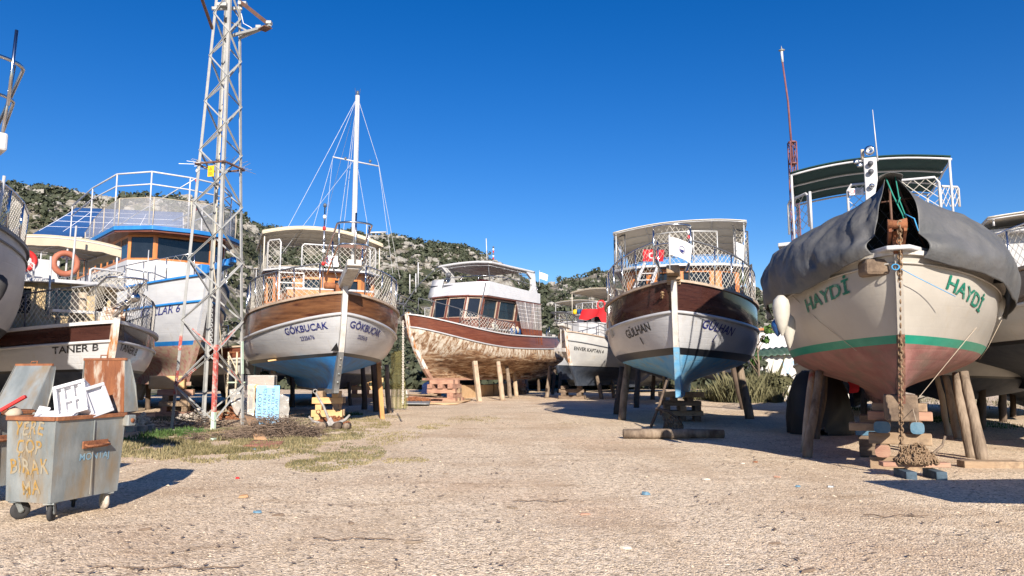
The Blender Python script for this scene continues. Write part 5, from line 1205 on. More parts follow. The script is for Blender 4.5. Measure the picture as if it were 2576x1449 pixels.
# ================================================================ right edge boat and boats standing behind
b9 = Boat('wooden_gulet', 'white boat with beige awning cut off at the right edge behind the cream boat', 2969, 724.5, 12.5, -22, 13, 2.4, 1.25, (2.42, 2.3), (4.0, 3.55, 3.8), (.7, .7),
          [(0, -1.1), (.12, -.85), (.3, -.55), (.5, -.3), (.75, -.1), (1, 0)])
b9.hull(hullwhite, darkbot, blackline, .08, mahog, hullwhite, capwood, postgrey, .18, .3)
base, top = bow_rail(b9, -1, .05, .6, 8, .9); railing(b9, base, top, .022, steel, None, netmat, .15, .006)
plain(b9, [(-9, -1.7), (-4.5, -1.8), (-4.2, 0), (-4.5, 1.8), (-9, 1.7)], 3.2, 4.9, white, 'cabin_wall'); slab(b9, [(-9.5, -2.0), (-4.2, -2.0), (-3.8, 0), (-4.2, 2.0), (-9.5, 2.0)], 4.9, .1, white, 'cabin_roof')
canopy(b9, -3.6, -8, 2.0, b9.at(2560, 555, -4.2).z, .12, canvasw, white, nx=3, ny=1, posts=((.02, .03), (.02, .97), (.9, .03), (.9, .97)), postz=5.0)
def backboat(label, px, py, Y, az, L, B, zk, sheer, hullm, botm, cab, can, top=(5.0, 7.2), awm=canvas, name='wooden_gulet', lettering=None):
    b = Boat(name, label, px, py, Y, az, L, B, zk, (zk+1.15, zk+1.05), sheer, (.5, .5), [(0, -1.3), (.12, -1.0), (.3, -.6), (.5, -.33), (.75, -.12), (1, 0)])
    b.hull(hullm, botm, blackline, .06, mahog2, hullm, capwood, postgrey, .18, .2)
    if cab:
        z0 = sheer[1]-.3
        wall_path(b, [(-10, B*.72), (-5, B*.74), (-4.4, B*.4), (-4.3, 0), (-4.4, -B*.4), (-5, -B*.74), (-10, -B*.72)], z0, top[0], [(.6, 1.8, .7, top[0]-z0-.2), (2.2, 3.6, .7, top[0]-z0-.2), (5.2, 6.0, .7, top[0]-z0-.2), (6.3, 7.1, .7, top[0]-z0-.2), (7.4, 8.0, .7, top[0]-z0-.2)], cab, glass, None)
        slab(b, [(-10.5, B*.85), (-4.8, B*.87), (-4.1, B*.5), (-4, 0), (-4.1, -B*.5), (-4.8, -B*.87), (-10.5, -B*.85)], top[0], .1, white, 'cabin_roof')
        guard(b, [(-9.5, -B*.8, top[0]+.1), (-5, -B*.8, top[0]+.1), (-4.4, 0, top[0]+.1), (-5, B*.8, top[0]+.1), (-9.5, B*.8, top[0]+.1)], .9, white, .25)
    if can: canopy(b, -4.4, -9.8, B*.9, top[1]-.15, .2, awm, white, nx=4, ny=1, posts=((.02, .03), (.02, .97), (.5, .03), (.5, .97), (1, .03), (1, .97)), postz=top[0]+.1)
    for side in (-1, 1):
        base, tp = bow_rail(b, side, .03, .5, 7, .9); railing(b, base, tp, .024, steel, None, netmat, .22, .008)
    return b
bb1 = backboat('boat with a blue sun awning behind the small cream wheelhouse boat', 250, 700, 36, 62, 14, 2.5, 1.2, (4.6, 4.1, 4.2), hullwhite, darkbot, white, False, (6.0, 9.4))
P = []
for i in range(13):
    u = i/12; row = []
    for j in range(9):
        v = j/8; px = lerp(75+115*ss(v*1.1), 460, u); py = lerp(592, 522, ss(v*1.05))+u*12; row.append(bb1.Mi @ W(px, py, 35.5+2.0*(1-v)*0+3.0*v+1.5*u))
    P.append(row)
aw = MB().grid(P).build('sun_awning', bluecanvas, bb1.o)
mb = MB()
for j in range(0, 9, 1): mb.tube([r[j]+Vector((.03, 0, -.03)) for r in P], .012, 5)
for i in (0, 2, 5, 8, 12): mb.tube([p+Vector((.03, 0, -.03)) for p in P[i]], .014, 5)
mb.build('awning_frame', flagwhite, aw)
for i in (1, 4, 8): p = P[i][0]; MB().tube([(p.x, p.y, 6.1), p], .03, 6).build('awning_post', white, aw)
bb2 = backboat('boat with a long beige awning behind the blue-bottomed boat', 745, 760, 36, 18, 13, 2.4, 1.1, (4.0, 3.6, 3.8), greyhull, darkbot, beige, True, (5.2, 7.5))
bb3 = backboat('white boat with a bare foredeck and thin poles right of the blue-bottomed boat', 1075, 790, 58, -12, 13, 2.4, 1.2, (4.6, 4.2, 4.2), hullwhite, darkbot, white, False, (6.3, 8))
for px, h0, h1 in ((1031, 740, 690), (1046, 735, 688), (1052, 720, 660)): MB().tube([bb3.at(px, h0, -4), bb3.at(px, h1, -4)], .05, 6).build('deck_pole', white, bb3.o)
bb4 = backboat('boat with netted rails and beige awning just behind the scraped boat', 1392, 800, 62, -30, 13, 2.4, 1.2, (4.7, 4.2, 4.2), hullwhite, darkbot, beige, True, (6.2, 8.2))
bb5 = backboat('white-cabined boat added and raised to cast shade behind the mahogany bulwark boat', 1672, 830, 36, -12, 12, 2.3, 1.0, (3.9, 3.5, 3.6), greyhull, darkbot, white, False, (6.2, 7))  # added behind, its tall cabin placed to shade the next boat
SH = [('in the shade behind the cream boat', 2360, 20.5, -35, .42), ('in the shade behind the boat at the right edge', 2600, 24, -30, .5), ('in the shade behind the ladder and the black cover', 2130, 27, -30, .45),
      ('in the shade behind the pipe trestle', 610, 31, 25, .45), ('in the shade behind the small cream wheelhouse boat', 130, 24, 50, .4), ('in the shade behind the big boat with blue trim', 380, 34, 40, .45),
      ('in the shade behind the blue forefoot', 850, 36, 15, .5), ('in the shade behind the scraped stem', 1090, 60, -15, .6), ('in the shade behind the plywood trough', 1250, 63, -20, .6), ('far behind the red cloth boat', 1420, 66, -25, .6), ('far behind the poles right of the red cloth boat', 1570, 60, -25, .6), ('in the shade behind the tall weeds', 1800, 58, -25, .6)]
for ph, px, Y, az, zk in SH:  # dark hulls added low to the ground to darken the lit gaps
    backboat('low dark-bottomed boat added as dark fill '+ph, px, 900, Y, az, 12, 2.5, zk, (zk+2.3, zk+1.9, zk+2.0), greyhull, darkbot, None, False)
dy = empty('shadow_dinghy', (8.15, 7.7, 0), .12); tag(dy, 'unseen open boat on trestles added outside the right edge to shadow the gravel', 'shadow_dinghy')  # unseen boat, added only to cast the shadow on the right gravel
P = [[Vector((-2.3+4.4*i/14, (.55*math.sin(math.pi*min(1, .12+.88*i/14*1.0))**.6)*math.cos(R(180)*j/10), 1.65+.12*(abs(i-7)/7)**2-.75*math.sin(R(180)*j/10)**.8*(1-.3*(i/14)**4))) for j in range(11)] for i in range(15)]
MB().grid(P).build('hull', greyhull, dy, solid=.04)
for x in (-1.3, 1.2):
    mb = MB(); mb.beam((x, -.8, .85), (x, .8, .85), .12, .12); mb.beam((x-.05, -.7, 0), (x, -.55, .8), .08); mb.beam((x+.05, .7, 0), (x, .55, .8), .08); mb.build('trestle', timber, dy)
# ================================================================ lattice pylon
def pylon():
    Fp = G(537, 1081); los = Vector((Fp.x, Fp.y, 0)).normalized(); v = Vector((los.y, -los.x, 0))
    base = [Fp, Fp-v*1.18+los*.86, Fp-v*1.18+los*.86+v*.86+los*1.18, Fp+v*.86+los*1.18]      # front, left, back, right
    c = sum(base, Vector())/4; root = empty('lattice_pylon', c); tag(root, 'grey steel lattice pylon with red painted feet and a yellow warning sign', 'pylon')
    B_ = [b-c for b in base]; zP = lambda py, Y=21.7: W(560, py, Y).z; Ht = zP(-75); tp = .34
    def leg(k, z): t = z/Ht; return Vector((B_[k].x*lerp(1, tp, t), B_[k].y*lerp(1, tp, t), z))
    ang = 0
    for k in range(4):
        mb = MB(); p, q = leg(k, -.1), leg(k, Ht); d = Vector((B_[k].x, B_[k].y, 0)).normalized()
        n1 = B_[(k+1) % 4]-B_[k]; n1.normalize(); n2 = B_[(k-1) % 4]-B_[k]; n2.normalize()
        mb.beam(p+n1*.045, q+n1*.038, .012, .09, up=n1); mb.beam(p+n2*.045+n1*.006, q+n2*.038+n1*.006, .012, .09, up=n2)
        o = mb.build('leg', pylonm, root)
        bands = {0: [(.0, .5, pylongreen), (.5, 2.45, pylonred)], 1: [(1.0, 1.7, pylonred), (2.3, 2.75, pylonred)], 2: [], 3: [(1.6, 2.6, pylongreen)]}[k]
        for a, b, m in bands:
            mb = MB(); p, q = leg(k, a), leg(k, b); mb.beam(p+n1*.045-d*-.004, q+n1*.045-d*-.004, .02, .098, up=n1); mb.beam(p+n2*.045+d*.004, q+n2*.045+d*.004, .02, .098, up=n2); mb.build('paint_band', m, o)
    zs = [.25]
    while zs[-1] < Ht-1: zs.append(zs[-1]+lerp(1.02, .66, zs[-1]/Ht))
    for k in range(4):
        j = (k+1) % 4; mb = MB(); flip = k % 2
        for i in range(len(zs)-1):
            a, b = (leg(k, zs[i]), leg(j, zs[i+1])) if (i+flip) % 2 == 0 else (leg(j, zs[i]), leg(k, zs[i+1]))
            nn = (B_[j]-B_[k]).cross(Vector((0, 0, 1))).normalized()
            mb.beam(a+nn*.01, b+nn*.01, .048, .012, up=nn); mb.beam(a+nn*-.015, b+nn*-.015, .012, .04, up=nn)
        br = mb.build('bracing', pylonm, root)
        if k in (0, 3):
            mb = MB(); nn = (B_[j]-B_[k]).cross(Vector((0, 0, 1))).normalized()
            for i in (1, 2): 
                a, b = (leg(k, zs[i]), leg(j, zs[i+1])) if (i+flip) % 2 == 0 else (leg(j, zs[i]), leg(k, zs[i+1]))
                e0, e1 = (a, a.lerp(b, .5)) if i == 1 else (a.lerp(b, .1), a.lerp(b, .7)); mb.beam(e0+nn*.012, e1+nn*.012, .066, .02, up=nn)
            mb.build('red_patch', pylonred, br)
    zb = zP(405); mb = MB(); cor = [leg(k, zb)*1.0 for k in range(4)]; cor = [Vector((p.x*1.12, p.y*1.12, zb)) for p in cor]
    for k in range(4): mb.beam(cor[k], cor[(k+1) % 4], .06, .05)
    o = mb.build('climbing_guard', browniron, root); mb = MB()
    rr = random.Random(2)
    for k in range(4):
        for i in range(7):
            p = cor[k].lerp(cor[(k+1) % 4], (i+.5)/7); e = Vector((p.x, p.y, 0)).normalized()*rr.uniform(.25, .5)+Vector((rr.uniform(-.2, .2), rr.uniform(-.2, .2), rr.uniform(-.08, .2))); mb.wire(p-e*.3, p+e, .008)
    mb.build('guard_spike', alu, o)
    nn = (B_[1]-B_[0]); zs_ = zP(417, 21.2); p = leg(0, zs_).lerp(leg(1, zs_), .40); ux = -nn.normalized(); out = Vector((ux.y, -ux.x, 0))
    if out.y > 0: out = -out
    p = p+out*.10; uz = Vector((0, 0, 1)); q = [p+ux*a*.11+uz*b*.17 for a, b in ((-1, -1), (1, -1), (1, 1), (-1, 1))]
    sg = MB().add(q+[x-out*.012 for x in q], [(0, 1, 2, 3), (7, 6, 5, 4), (0, 4, 5, 1), (1, 5, 6, 2), (2, 6, 7, 3), (3, 7, 4, 0)]).build('warning_sign', yellow, root)
    mb = MB(); cc = p+out*.006+uz*.06
    tri = [cc+ux*.07*math.sin(a)+uz*.07*math.cos(a) for a in (0, 2.094, 4.189)]; tri2 = [cc+ux*.045*math.sin(a)+uz*.045*math.cos(a) for a in (0, 2.094, 4.189)]
    mb.add(tri+tri2, [(0, 1, 4, 3), (1, 2, 5, 4), (2, 0, 3, 5)]); mb.add([cc+uz*.03+ux*.005, cc-ux*.012, cc+ux*.004, cc-uz*.03, cc+ux*.014+uz*.004, cc+uz*.004-ux*.002], [(0, 1, 2, 3, 4, 5)])
    for r_ in range(3):
        x = -.07
        while x < .06: l = rr.uniform(.015, .04); a = p+out*.006+ux*x-uz*(.045+.035*r_); mb.add([a, a+ux*l, a+ux*l+uz*.016, a+uz*.016], [(0, 1, 2, 3)]); x += l+.012
    mb.build('warning_symbol', blackp, sg)
    # arms at the top
    za = zP(80, 22.2); tip = W(680, 62, 21.6)-c; r3 = leg(3, za); f0 = leg(2, za+.05); mb = MB(); mb.beam(r3, tip, .09, .09); mb.beam(f0, tip+Vector((-.10, .10, 0)), .08, .08); mb.beam(leg(2, zP(30, 22.2)), r3.lerp(tip, .35), .06, .05); o = mb.build('cross_arm', pylonm, root)
    zt_ = zP(-6, 22.2); mb = MB(); mb.beam(leg(3, zt_)+Vector((.03, -.05, 0)), tip+Vector((-.12, 0, .07)), .10, .10); mb.build('arm_strut', browniron, o)
    mb = MB()
    for f in (.62, .96): p = r3.lerp(tip, f); mb.box(p+Vector((0, 0, .07)), (.16, .16, .09))
    mb.build('insulator_bracket', pylonm, o); p = r3.lerp(tip, .72); MB().beam(p+Vector((0, 0, -.07)), tip+Vector((-.06, 0, -.07)), .26, .03).build('arm_plate', browniron, o)
    MB().beam(leg(1, zP(60, 21.8)), W(500, -25, 20.9)-c, .075, .075).build('arm_strut', browniron, root)
    mb = MB(); a = leg(1, zP(8, 21.8)); b = leg(3, zP(8, 22.2)); d = (b-a); mb.beam(a-d*.1, b+d*.05, .09, .09); mb.box(a.lerp(b, .35)+Vector((0, -.1, .06)), (.30, .18, .10)); mb.box(b+d*.12+Vector((0, -.1, .10)), (.26, .18, .10)); mb.build('top_beam', pylonm, root)
    MB().tube([leg(3, zP(5))+Vector((.05, -.1, 0)), leg(3, zP(30))+Vector((.12, -.1, 0)), leg(3, zP(40))+Vector((.35, -.1, 0)), leg(3, zP(50))+Vector((.5, -.1, 0))], .012, 5).build('cable_loop', flagwhite, root)
    MB().tube([leg(2, 10.2)+Vector((.12, -.15, 0)), leg(2, 5)+Vector((.15, -.2, 0)), leg(3, 1)+Vector((-.5, -.1, 0))], .018, 5).build('down_cable', canvas, root)
pylon()

# ================================================================ rubbish bins
def bin_(loc, rz, label, lid_angle, graffiti, lidm, group):
    root = empty('rubbish_bin', loc, rz); tag(root, label, 'rubbish bin', group)
    LX, LY, z0, z1 = .98, .68, .21, 1.10
    mb = MB()
    A = [(.03, .03), (LX-.03, .03), (LX-.03, LY-.03), (.03, LY-.03)]; Bq = [(0, 0), (LX, 0), (LX, LY), (0, LY)]
    def ringz(k, ins=0): return [Vector((lerp(A[i][0], Bq[i][0], k)+(ins if Bq[i][0] == 0 else -ins), lerp(A[i][1], Bq[i][1], k)+(ins if Bq[i][1] == 0 else -ins), lerp(z0, z1, k))) for i in range(4)]
    rows = [ringz(k/6) for k in range(7)]; mb.grid(rows, False, closev=True); mb.grid([ringz(k/6, .012)[::-1] for k in range(7)], False, closev=True)
    mb.add(ringz(0), [(3, 2, 1, 0)]); body = mb.build('body', galv, root)
    mb = MB()
    for a, b in (((0, 0), (LX, 0)), ((LX, 0), (LX, LY)), ((LX, LY), (0, LY)), ((0, LY), (0, 0))): mb.beam((*a, z1+.012), (*b, z1+.012), .05, .045)
    mb.build('rim', rust, root, bevel=.006)
    MB().beam((LX*.52, -.008, z0+.03), (LX*.52, -.012, z1-.03), .012, .006).build('panel_seam', galv, body)
    # handle on the long side, sub-parts plate and bar
    h = MB().box((LX*.55, -.012, .80), (.36, .016, .085)).build('handle', rust, root, bevel=.006); MB().tube([(LX*.40, -.02, .80), (LX*.40, -.055, .785), (LX*.72, -.055, .785), (LX*.72, -.02, .80)], .014, 7).build('handle_bar', rust, h)
    hb = MB().box((LX+.02, -.03, z1-.06), (.12, .10, .13)).build('hinge_block', galv, root, bevel=.01); MB().lathe([(0, 0), (.028, 0), (.028, .012), (0, .014)], (LX+.02, -.081, z1-.06), (0, -1, 0), 10).build('hinge_pin', rust, hb)
    # lid: shallow tray hinged on the far edge
    H = .63; a = lid_angle; M = rot('Y', a)
    def q(u, y, d): return Vector((LX-.01, 0, z1+.04))+M @ Vector((d, y, u))
    mb = MB(); mb.add([q(0, .02, 0), q(0, LY-.02, 0), q(H, LY-.04, 0), q(H, .04, 0)], [(0, 1, 2, 3)]); lid = mb.build('lid', lidm, root, solid=.008)
    mb = MB(); e0 = .20
    for y in (.0, LY): mb.add([q(0, y, -.01), q(0, y, e0), q(H*.5, y, .15), q(H, y+(.03 if y == 0 else -.03), .07), q(H, y+(.03 if y == 0 else -.03), -.01)], [(0, 1, 2, 3, 4)])
    mb.add([q(H, .03, -.01), q(H, LY-.03, -.01), q(H, LY-.03, .07), q(H, .03, .07)], [(0, 1, 2, 3)]); mb.add([q(0, 0, .205), q(0, LY, .205), q(H*.5, LY, .152), q(H, LY-.03, .072), q(H, .03, .072), q(H*.5, 0, .152)], [(0, 1, 2, 5), (5, 2, 3, 4)])
    mb.build('lid_flange', galv, lid, solid=.008); MB().beam(q(H+.01, .02, -.0), q(H+.01, LY-.02, -.0), .03, .03).build('lid_edge', rust, lid)
    MB().tube([q(H+.01, LY*.45, .0), q(H+.06, LY*.45, 0), q(H+.06, LY*.6, 0), q(H+.01, LY*.6, 0)], .008, 5).build('lid_handle', rust, lid)
    for i, (x, y) in enumerate(((.10, .10), (LX-.12, .10), (.10, LY-.10), (LX-.12, LY-.10))):
        tw = (.5, 1.2, -.4, .8)[i]; c = Vector((x, y, 0)); M2 = rot('Z', tw)
        w_ = MB(); ax = M2 @ Vector((0, 1, 0)); off = M2 @ Vector((.045, 0, 0)); w_.lathe([(0, -.022), (.06, -.022), (.094, -.02), (.1, -.008), (.1, .008), (.094, .02), (.06, .022), (0, .022)], c+off+Vector((0, 0, .1)), ax, 18)
        cs = MB(); cs.box(c+Vector((0, 0, .20)), (.13, .11, .018), M2)
        for s_ in (-1, 1): cs.beam(c+Vector((0, 0, .195))+ax*.034*s_, c+off+Vector((0, 0, .09))+ax*.034*s_, .05, .008, up=ax)
        co = cs.build('caster', galv, root); w_.build('wheel', rubber if i != 1 else stonem, co); MB().lathe([(0, -.036), (.03, -.036), (.03, .036), (0, .036)], c+off+Vector((0, 0, .1)), ax, 10).build('wheel_hub', galv, co)
    if graffiti:
        om = mat('graffiti_orange', (0.25, 0.145, 0.035), (0.33, 0.20, 0.055), rough=.8, scale=14, bump=0, c3=(0.27, 0.24, 0.18), s3=9, lo3=.44, hi3=.56)
        rr = random.Random(9)
        for i, (t, h_, yy) in enumerate((('YERE', .155, .36), ('ÇÖP', .15, .36), ('BIRAK', .165, .34), ('MA', .15, .30))):
            z = (1.0, .80, .585, .36)[i]
            vs, fs = text_mesh(t, h_, 0, .02, .80, .02, spacing=1.1); mb = MB()
            def wob(a, b): return (a+.010*math.sin(b*26+i)+.007*noise.noise((a*14, b*14, i)), b+.010*math.sin(a*19+i*2)+.008*noise.noise((a*18, b*18, i+5.)))
            w_ = [wob(a, b) for a, b in vs]
            mb.add([(lerp(.03, 0, (z+b-z0)/(z1-z0))-.006, yy-a, z+b) for a, b in w_], fs); g = mb.build('graffiti', om, body)
            mb = MB()
            for k in range(5):
                a = rr.uniform(-.16, .16)*(.6 if i in (1, 3) else 1); b = -h_*.45; L = rr.uniform(.02, .06); q_ = lambda bb: lerp(.03, 0, (z+bb-z0)/(z1-z0))-.0055
                mb.add([(q_(b), yy-a, z+b+.02), (q_(b), yy-a-.010, z+b+.02), (q_(b-L), yy-a-.006, z+b-L), (q_(b-L), yy-a-.003, z+b-L)], [(0, 1, 2, 3)])
            mb.build('paint_drip', om, g)
        bm_ = mat('graffiti_blue', (0.16, 0.32, 0.46), (0.26, 0.36, 0.40), rough=.8, scale=20, bump=0)
        vs, fs = text_mesh('MONTAJ', .08, 0, .01, 1.0, .03); mb = MB(); mb.add([(.56+a, lerp(.03, 0, (.66+b-z0)/(z1-z0))-.006, .66+b) for a, b in vs], fs); mb.build('faded_writing', bm_, body)
    return root
bin_((-4.96, 8.07, 0), math.atan2(.96, .27), 'grey metal rubbish bin with orange painted words and an open rusty lid', -.02, True, rustlid, 'wheeled metal bins')
bin_((-6.52, 8.75, 0), math.atan2(.96, .27), 'grey metal rubbish bin cut off at the left edge with its lid tilted back', .42, False, galv, 'wheeled metal bins')
def foam_piece(loc, rz, tilt, size, label, cells=True):
    L, Wd, T = size; mb = MB(); mb.box((0, 0, T*.25), (L, Wd, T*.5)); t = .04
    for sy in (-1, 1): mb.box((0, sy*(Wd/2-t/2), T*.75), (L, t, T*.5-.002))
    for sx in (-1, 1): mb.box((sx*(L/2-t/2), 0, T*.75), (t, Wd-2*t-.004, T*.5-.002))
    if cells:
        for k in (-.22, .08, .30): mb.box((k*L, 0, T*.68), (.035, Wd-2*t-.006, T*.34))
        mb.box((0, 0, T*.66), (L*.5, .04, T*.30))
    o = mb.build('polystyrene_packing', foam, bevel=.008); o.location = loc; o.rotation_euler = (tilt[0], tilt[1], rz); tag(o, label, 'polystyrene', 'polystyrene in the bin'); return o
foam_piece((-5.07, 8.62, 1.25), .25, (R(66), R(-17)), (.34, .40, .20), 'largest moulded white polystyrene piece leaning up in the open bin')
foam_piece((-4.90, 8.66, 1.28), 1.25, (R(74), R(-14)), (.30, .36, .09), 'flat white polystyrene slab on the right in the open bin', False)
foam_piece((-5.36, 8.45, 1.13), .35, (R(52), R(12)), (.12, .20, .04), 'small white polystyrene shard sticking up at the bin left rim', False)
foam_piece((-5.15, 8.38, 1.11), .1, (R(18), R(-5)), (.45, .24, .05), 'white polystyrene strip lying along the bin front rim', False)
o = MB().lathe([(0, 0), (.07, .02), (.10, .06), (.07, .11), (.02, .14), (0, .15)], (0, 0, 0), n=9).build('rubbish_bag', rope_t); o.location = (-6.08, 9.05, 1.06); tag(o, 'crumpled beige rubbish bag heaped in the bin at the left edge', 'bag')
o = MB().beam((0, 0, 0), (.26, .05, .17), .07, .04).build('plastic_scrap', buoyred, bevel=.01); o.location = (-6.18, 8.95, 1.16); tag(o, 'red plastic strip on the rubbish in the left edge bin', 'plastic scrap')
o = MB().lathe([(0, 0), (.1, .03), (.11, .1), (.05, .15), (0, .15)], (0, 0, 0), n=8).build('plastic_bag', rope_b); o.location = (-6.32, 8.98, 1.06); tag(o, 'small blue bag on the rubbish in the left edge bin', 'bag')

# ================================================================ support poles
G1 = 'poles propping the gulet with the blue bottom'; G2 = 'poles propping the mahogany bulwark boat'; G3 = 'poles propping the cream boat'; G7 = 'poles propping the scraped boat'; G8 = 'poles propping the dull white boat'
prop((690, 908), (681, 1050), .5, .115, logpale, 'pale stripped trunk propping the left of the blue bottom boat, behind the blue board', G1)
o = MB().beam((-.16, 0, 0), (.14, .1, .05), .18, .05).build('wedge', timberpale, bevel=.008); o.location = W(686, 908, 23.9); tag(o, 'pale wooden wedge on top of the pole behind the blue board', 'wedge')
prop((941, 916), (948, 1036), .4, .12, logdark, 'dark square post just left of the orange plank under the blue bottom boat', G1, square=True)
prop((952, 916), (962, 1054), .8, .075, plankor, 'bright orange plank propping the right side of the blue bottom boat', G1, square=True)
prop((972, 918), (978, 1040), .4, .10, log, 'grey round pole just right of the orange plank', G1)
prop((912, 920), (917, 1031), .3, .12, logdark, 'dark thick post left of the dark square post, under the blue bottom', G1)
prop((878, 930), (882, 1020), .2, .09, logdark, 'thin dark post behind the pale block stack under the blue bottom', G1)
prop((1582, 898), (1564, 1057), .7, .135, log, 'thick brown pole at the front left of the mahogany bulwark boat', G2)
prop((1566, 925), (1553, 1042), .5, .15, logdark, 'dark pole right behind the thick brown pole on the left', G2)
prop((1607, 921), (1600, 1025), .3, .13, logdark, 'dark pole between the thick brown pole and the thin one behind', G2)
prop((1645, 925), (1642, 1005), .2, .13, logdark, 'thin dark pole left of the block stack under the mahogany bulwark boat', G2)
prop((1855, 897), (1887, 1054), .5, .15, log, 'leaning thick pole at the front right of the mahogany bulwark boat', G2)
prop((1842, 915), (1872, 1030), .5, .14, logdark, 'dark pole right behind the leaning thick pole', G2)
prop((1820, 925), (1827, 998), .3, .13, log, 'short upright pole in front of the tall weeds', G2)
prop((2062, 935), (2030, 1150), .5, .085, log, 'brown pole leaning in at the front left of the cream boat', G3)
prop((2044, 930), (2021, 1138), .5, .07, logpale, 'whitish slimmer pole touching the brown pole at the left of the cream boat', G3)
prop((2078, 940), (2052, 1105), .5, .08, logdark, 'dark pole behind the pair at the left of the cream boat', G3)
prop((2425, 935), (2471, 1163), .5, .095, log, 'thick pole standing over the flat plank at the front right of the cream boat', G3)
prop((2404, 938), (2441, 1152), .5, .095, log, 'brown bark-covered pole just left of the one over the flat plank', G3)
prop((2378, 945), (2411, 1106), .4, .085, log, 'pole with a kinked middle, third from the right under the cream boat', G3)
prop((2358, 945), (2386, 1095), .4, .075, logpale, 'reddish stained pole, leftmost of the four on the right of the cream boat', G3)
prop((2302, 935), (2311, 1035), .3, .065, logpale, 'short pale square post behind the chain of the cream boat', G3, square=True)
prop((1194, 909), (1206, 1010), .6, .13, logpale, 'pale plank with a blue stain propping the scraped hull, leftmost of its row', G7, square=True)
prop((1254, 910), (1265, 1007), .6, .15, logpale, 'thick reddish pole propping the scraped hull, second in its row', G7)
prop((1274, 914), (1284, 1002), .6, .13, log, 'thin straight pole between two thicker ones under the scraped hull', G7)
prop((1290, 912), (1300, 998), .6, .15, logpale, 'pale pole at the right end of the plywood trough', G7)
prop((1319, 909), (1327, 990), .5, .13, log, 'lone grey pole in shade right of the scraped boat trough', G7)
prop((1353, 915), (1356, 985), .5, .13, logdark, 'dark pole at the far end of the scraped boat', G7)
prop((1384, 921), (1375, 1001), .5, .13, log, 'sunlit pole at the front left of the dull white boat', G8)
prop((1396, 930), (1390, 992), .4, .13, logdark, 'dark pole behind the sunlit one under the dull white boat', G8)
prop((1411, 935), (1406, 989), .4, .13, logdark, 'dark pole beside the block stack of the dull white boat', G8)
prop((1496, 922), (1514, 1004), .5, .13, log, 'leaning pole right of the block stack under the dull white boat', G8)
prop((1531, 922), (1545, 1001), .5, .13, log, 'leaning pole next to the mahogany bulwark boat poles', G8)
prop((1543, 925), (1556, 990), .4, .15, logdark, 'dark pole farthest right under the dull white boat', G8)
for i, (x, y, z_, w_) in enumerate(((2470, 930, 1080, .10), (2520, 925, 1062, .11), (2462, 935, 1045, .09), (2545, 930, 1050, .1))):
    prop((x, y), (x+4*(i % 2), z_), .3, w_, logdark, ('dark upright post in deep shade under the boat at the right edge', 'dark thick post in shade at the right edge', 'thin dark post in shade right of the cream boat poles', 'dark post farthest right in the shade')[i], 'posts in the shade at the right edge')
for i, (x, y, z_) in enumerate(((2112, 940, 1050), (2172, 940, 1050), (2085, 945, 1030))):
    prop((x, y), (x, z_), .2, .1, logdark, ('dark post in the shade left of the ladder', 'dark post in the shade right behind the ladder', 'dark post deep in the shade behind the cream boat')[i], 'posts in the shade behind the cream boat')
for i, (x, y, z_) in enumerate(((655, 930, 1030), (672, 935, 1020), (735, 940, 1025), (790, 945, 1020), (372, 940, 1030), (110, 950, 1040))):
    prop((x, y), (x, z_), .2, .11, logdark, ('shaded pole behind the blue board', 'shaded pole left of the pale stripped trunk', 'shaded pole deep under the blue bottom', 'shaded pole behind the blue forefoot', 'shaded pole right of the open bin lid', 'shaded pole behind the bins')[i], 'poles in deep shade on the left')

# ================================================================ keel block stacks
rnd = random.Random(11)
c = G(826, 1066); crib(c, 0.05, [('y', 2, .7, .2, .22, .62), ('x', 2, 1.0, .17, .22, .5), ('y', 2, .6, .2, .20, .55), ('x', 2, .95, .17, .2, .5), ('y', 2, .6, .22, .2, .5)], 'blue bottom boat', [timberpale, timberpale, timber], rnd, 'blocks under the blue bottom boat')
crib((-13.7+.9, 28.2, 0), .3, [('x', 3, 1.2, .22, .2, .45), ('y', 2, 1.1, .22, .2, .7), ('x', 3, 1.15, .22, .2, .45), ('y', 2, 1.0, .22, .2, .6), ('x', 2, 1.25, .25, .22, .55)], 'blue trim boat', [timber, timberred, timber], rnd, 'blocks under the blue trim boat')
o = MB().box((0, 0, .25), (1.25, .6, .5)).build('timber_block', timberpale, bevel=.06); q = W(425, 925, 28.0); o.location = (q.x, q.y, 1.03); o.rotation_euler = (0, 0, .25); tag(o, 'big squared stained timber carrying the keel of the blue trim boat', 'timber block', 'blocks under the blue trim boat')
c = G(1118, 1012); crib(c, -.25, [('x', 3, 2.0, .4, .28, .6), ('y', 2, 1.5, .35, .26, 1.2), ('x', 2, 1.7, .35, .26, .9), ('y', 3, 1.4, .3, .24, .6), ('x', 2, 1.5, .35, .26, .8)], 'scraped boat', [timberred, timber, timberred], rnd, 'blocks under the scraped boat')
c = G(1300, 992); crib(c, -.25, [('x', 2, 1.4, .3, .3, .8), ('y', 2, 1.2, .3, .28, .8), ('x', 2, 1.4, .3, .28, .8), ('y', 2, 1.2, .3, .28, .8)], 'scraped boat stern', [timberred, timber], rnd, 'rear blocks under the scraped boat')
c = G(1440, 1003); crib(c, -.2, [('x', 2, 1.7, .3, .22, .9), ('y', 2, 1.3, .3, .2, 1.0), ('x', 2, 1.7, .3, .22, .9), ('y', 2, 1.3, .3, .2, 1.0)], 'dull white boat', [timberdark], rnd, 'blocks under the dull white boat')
c = G(1718, 1062); crib((c.x+.1, c.y+.6, 0), -.1, [('y', 3, .9, .22, .18, .5), ('x', 2, 1.35, .22, .17, .5), ('y', 3, .9, .2, .17, .5), ('x', 2, 1.3, .2, .16, .5), ('y', 2, .8, .2, .12, .5), ('x', 1, 1.45, .5, .18, 0)], 'mahogany bulwark boat', [timberdark, timber, timberdark], rnd, 'blocks under the mahogany bulwark boat')
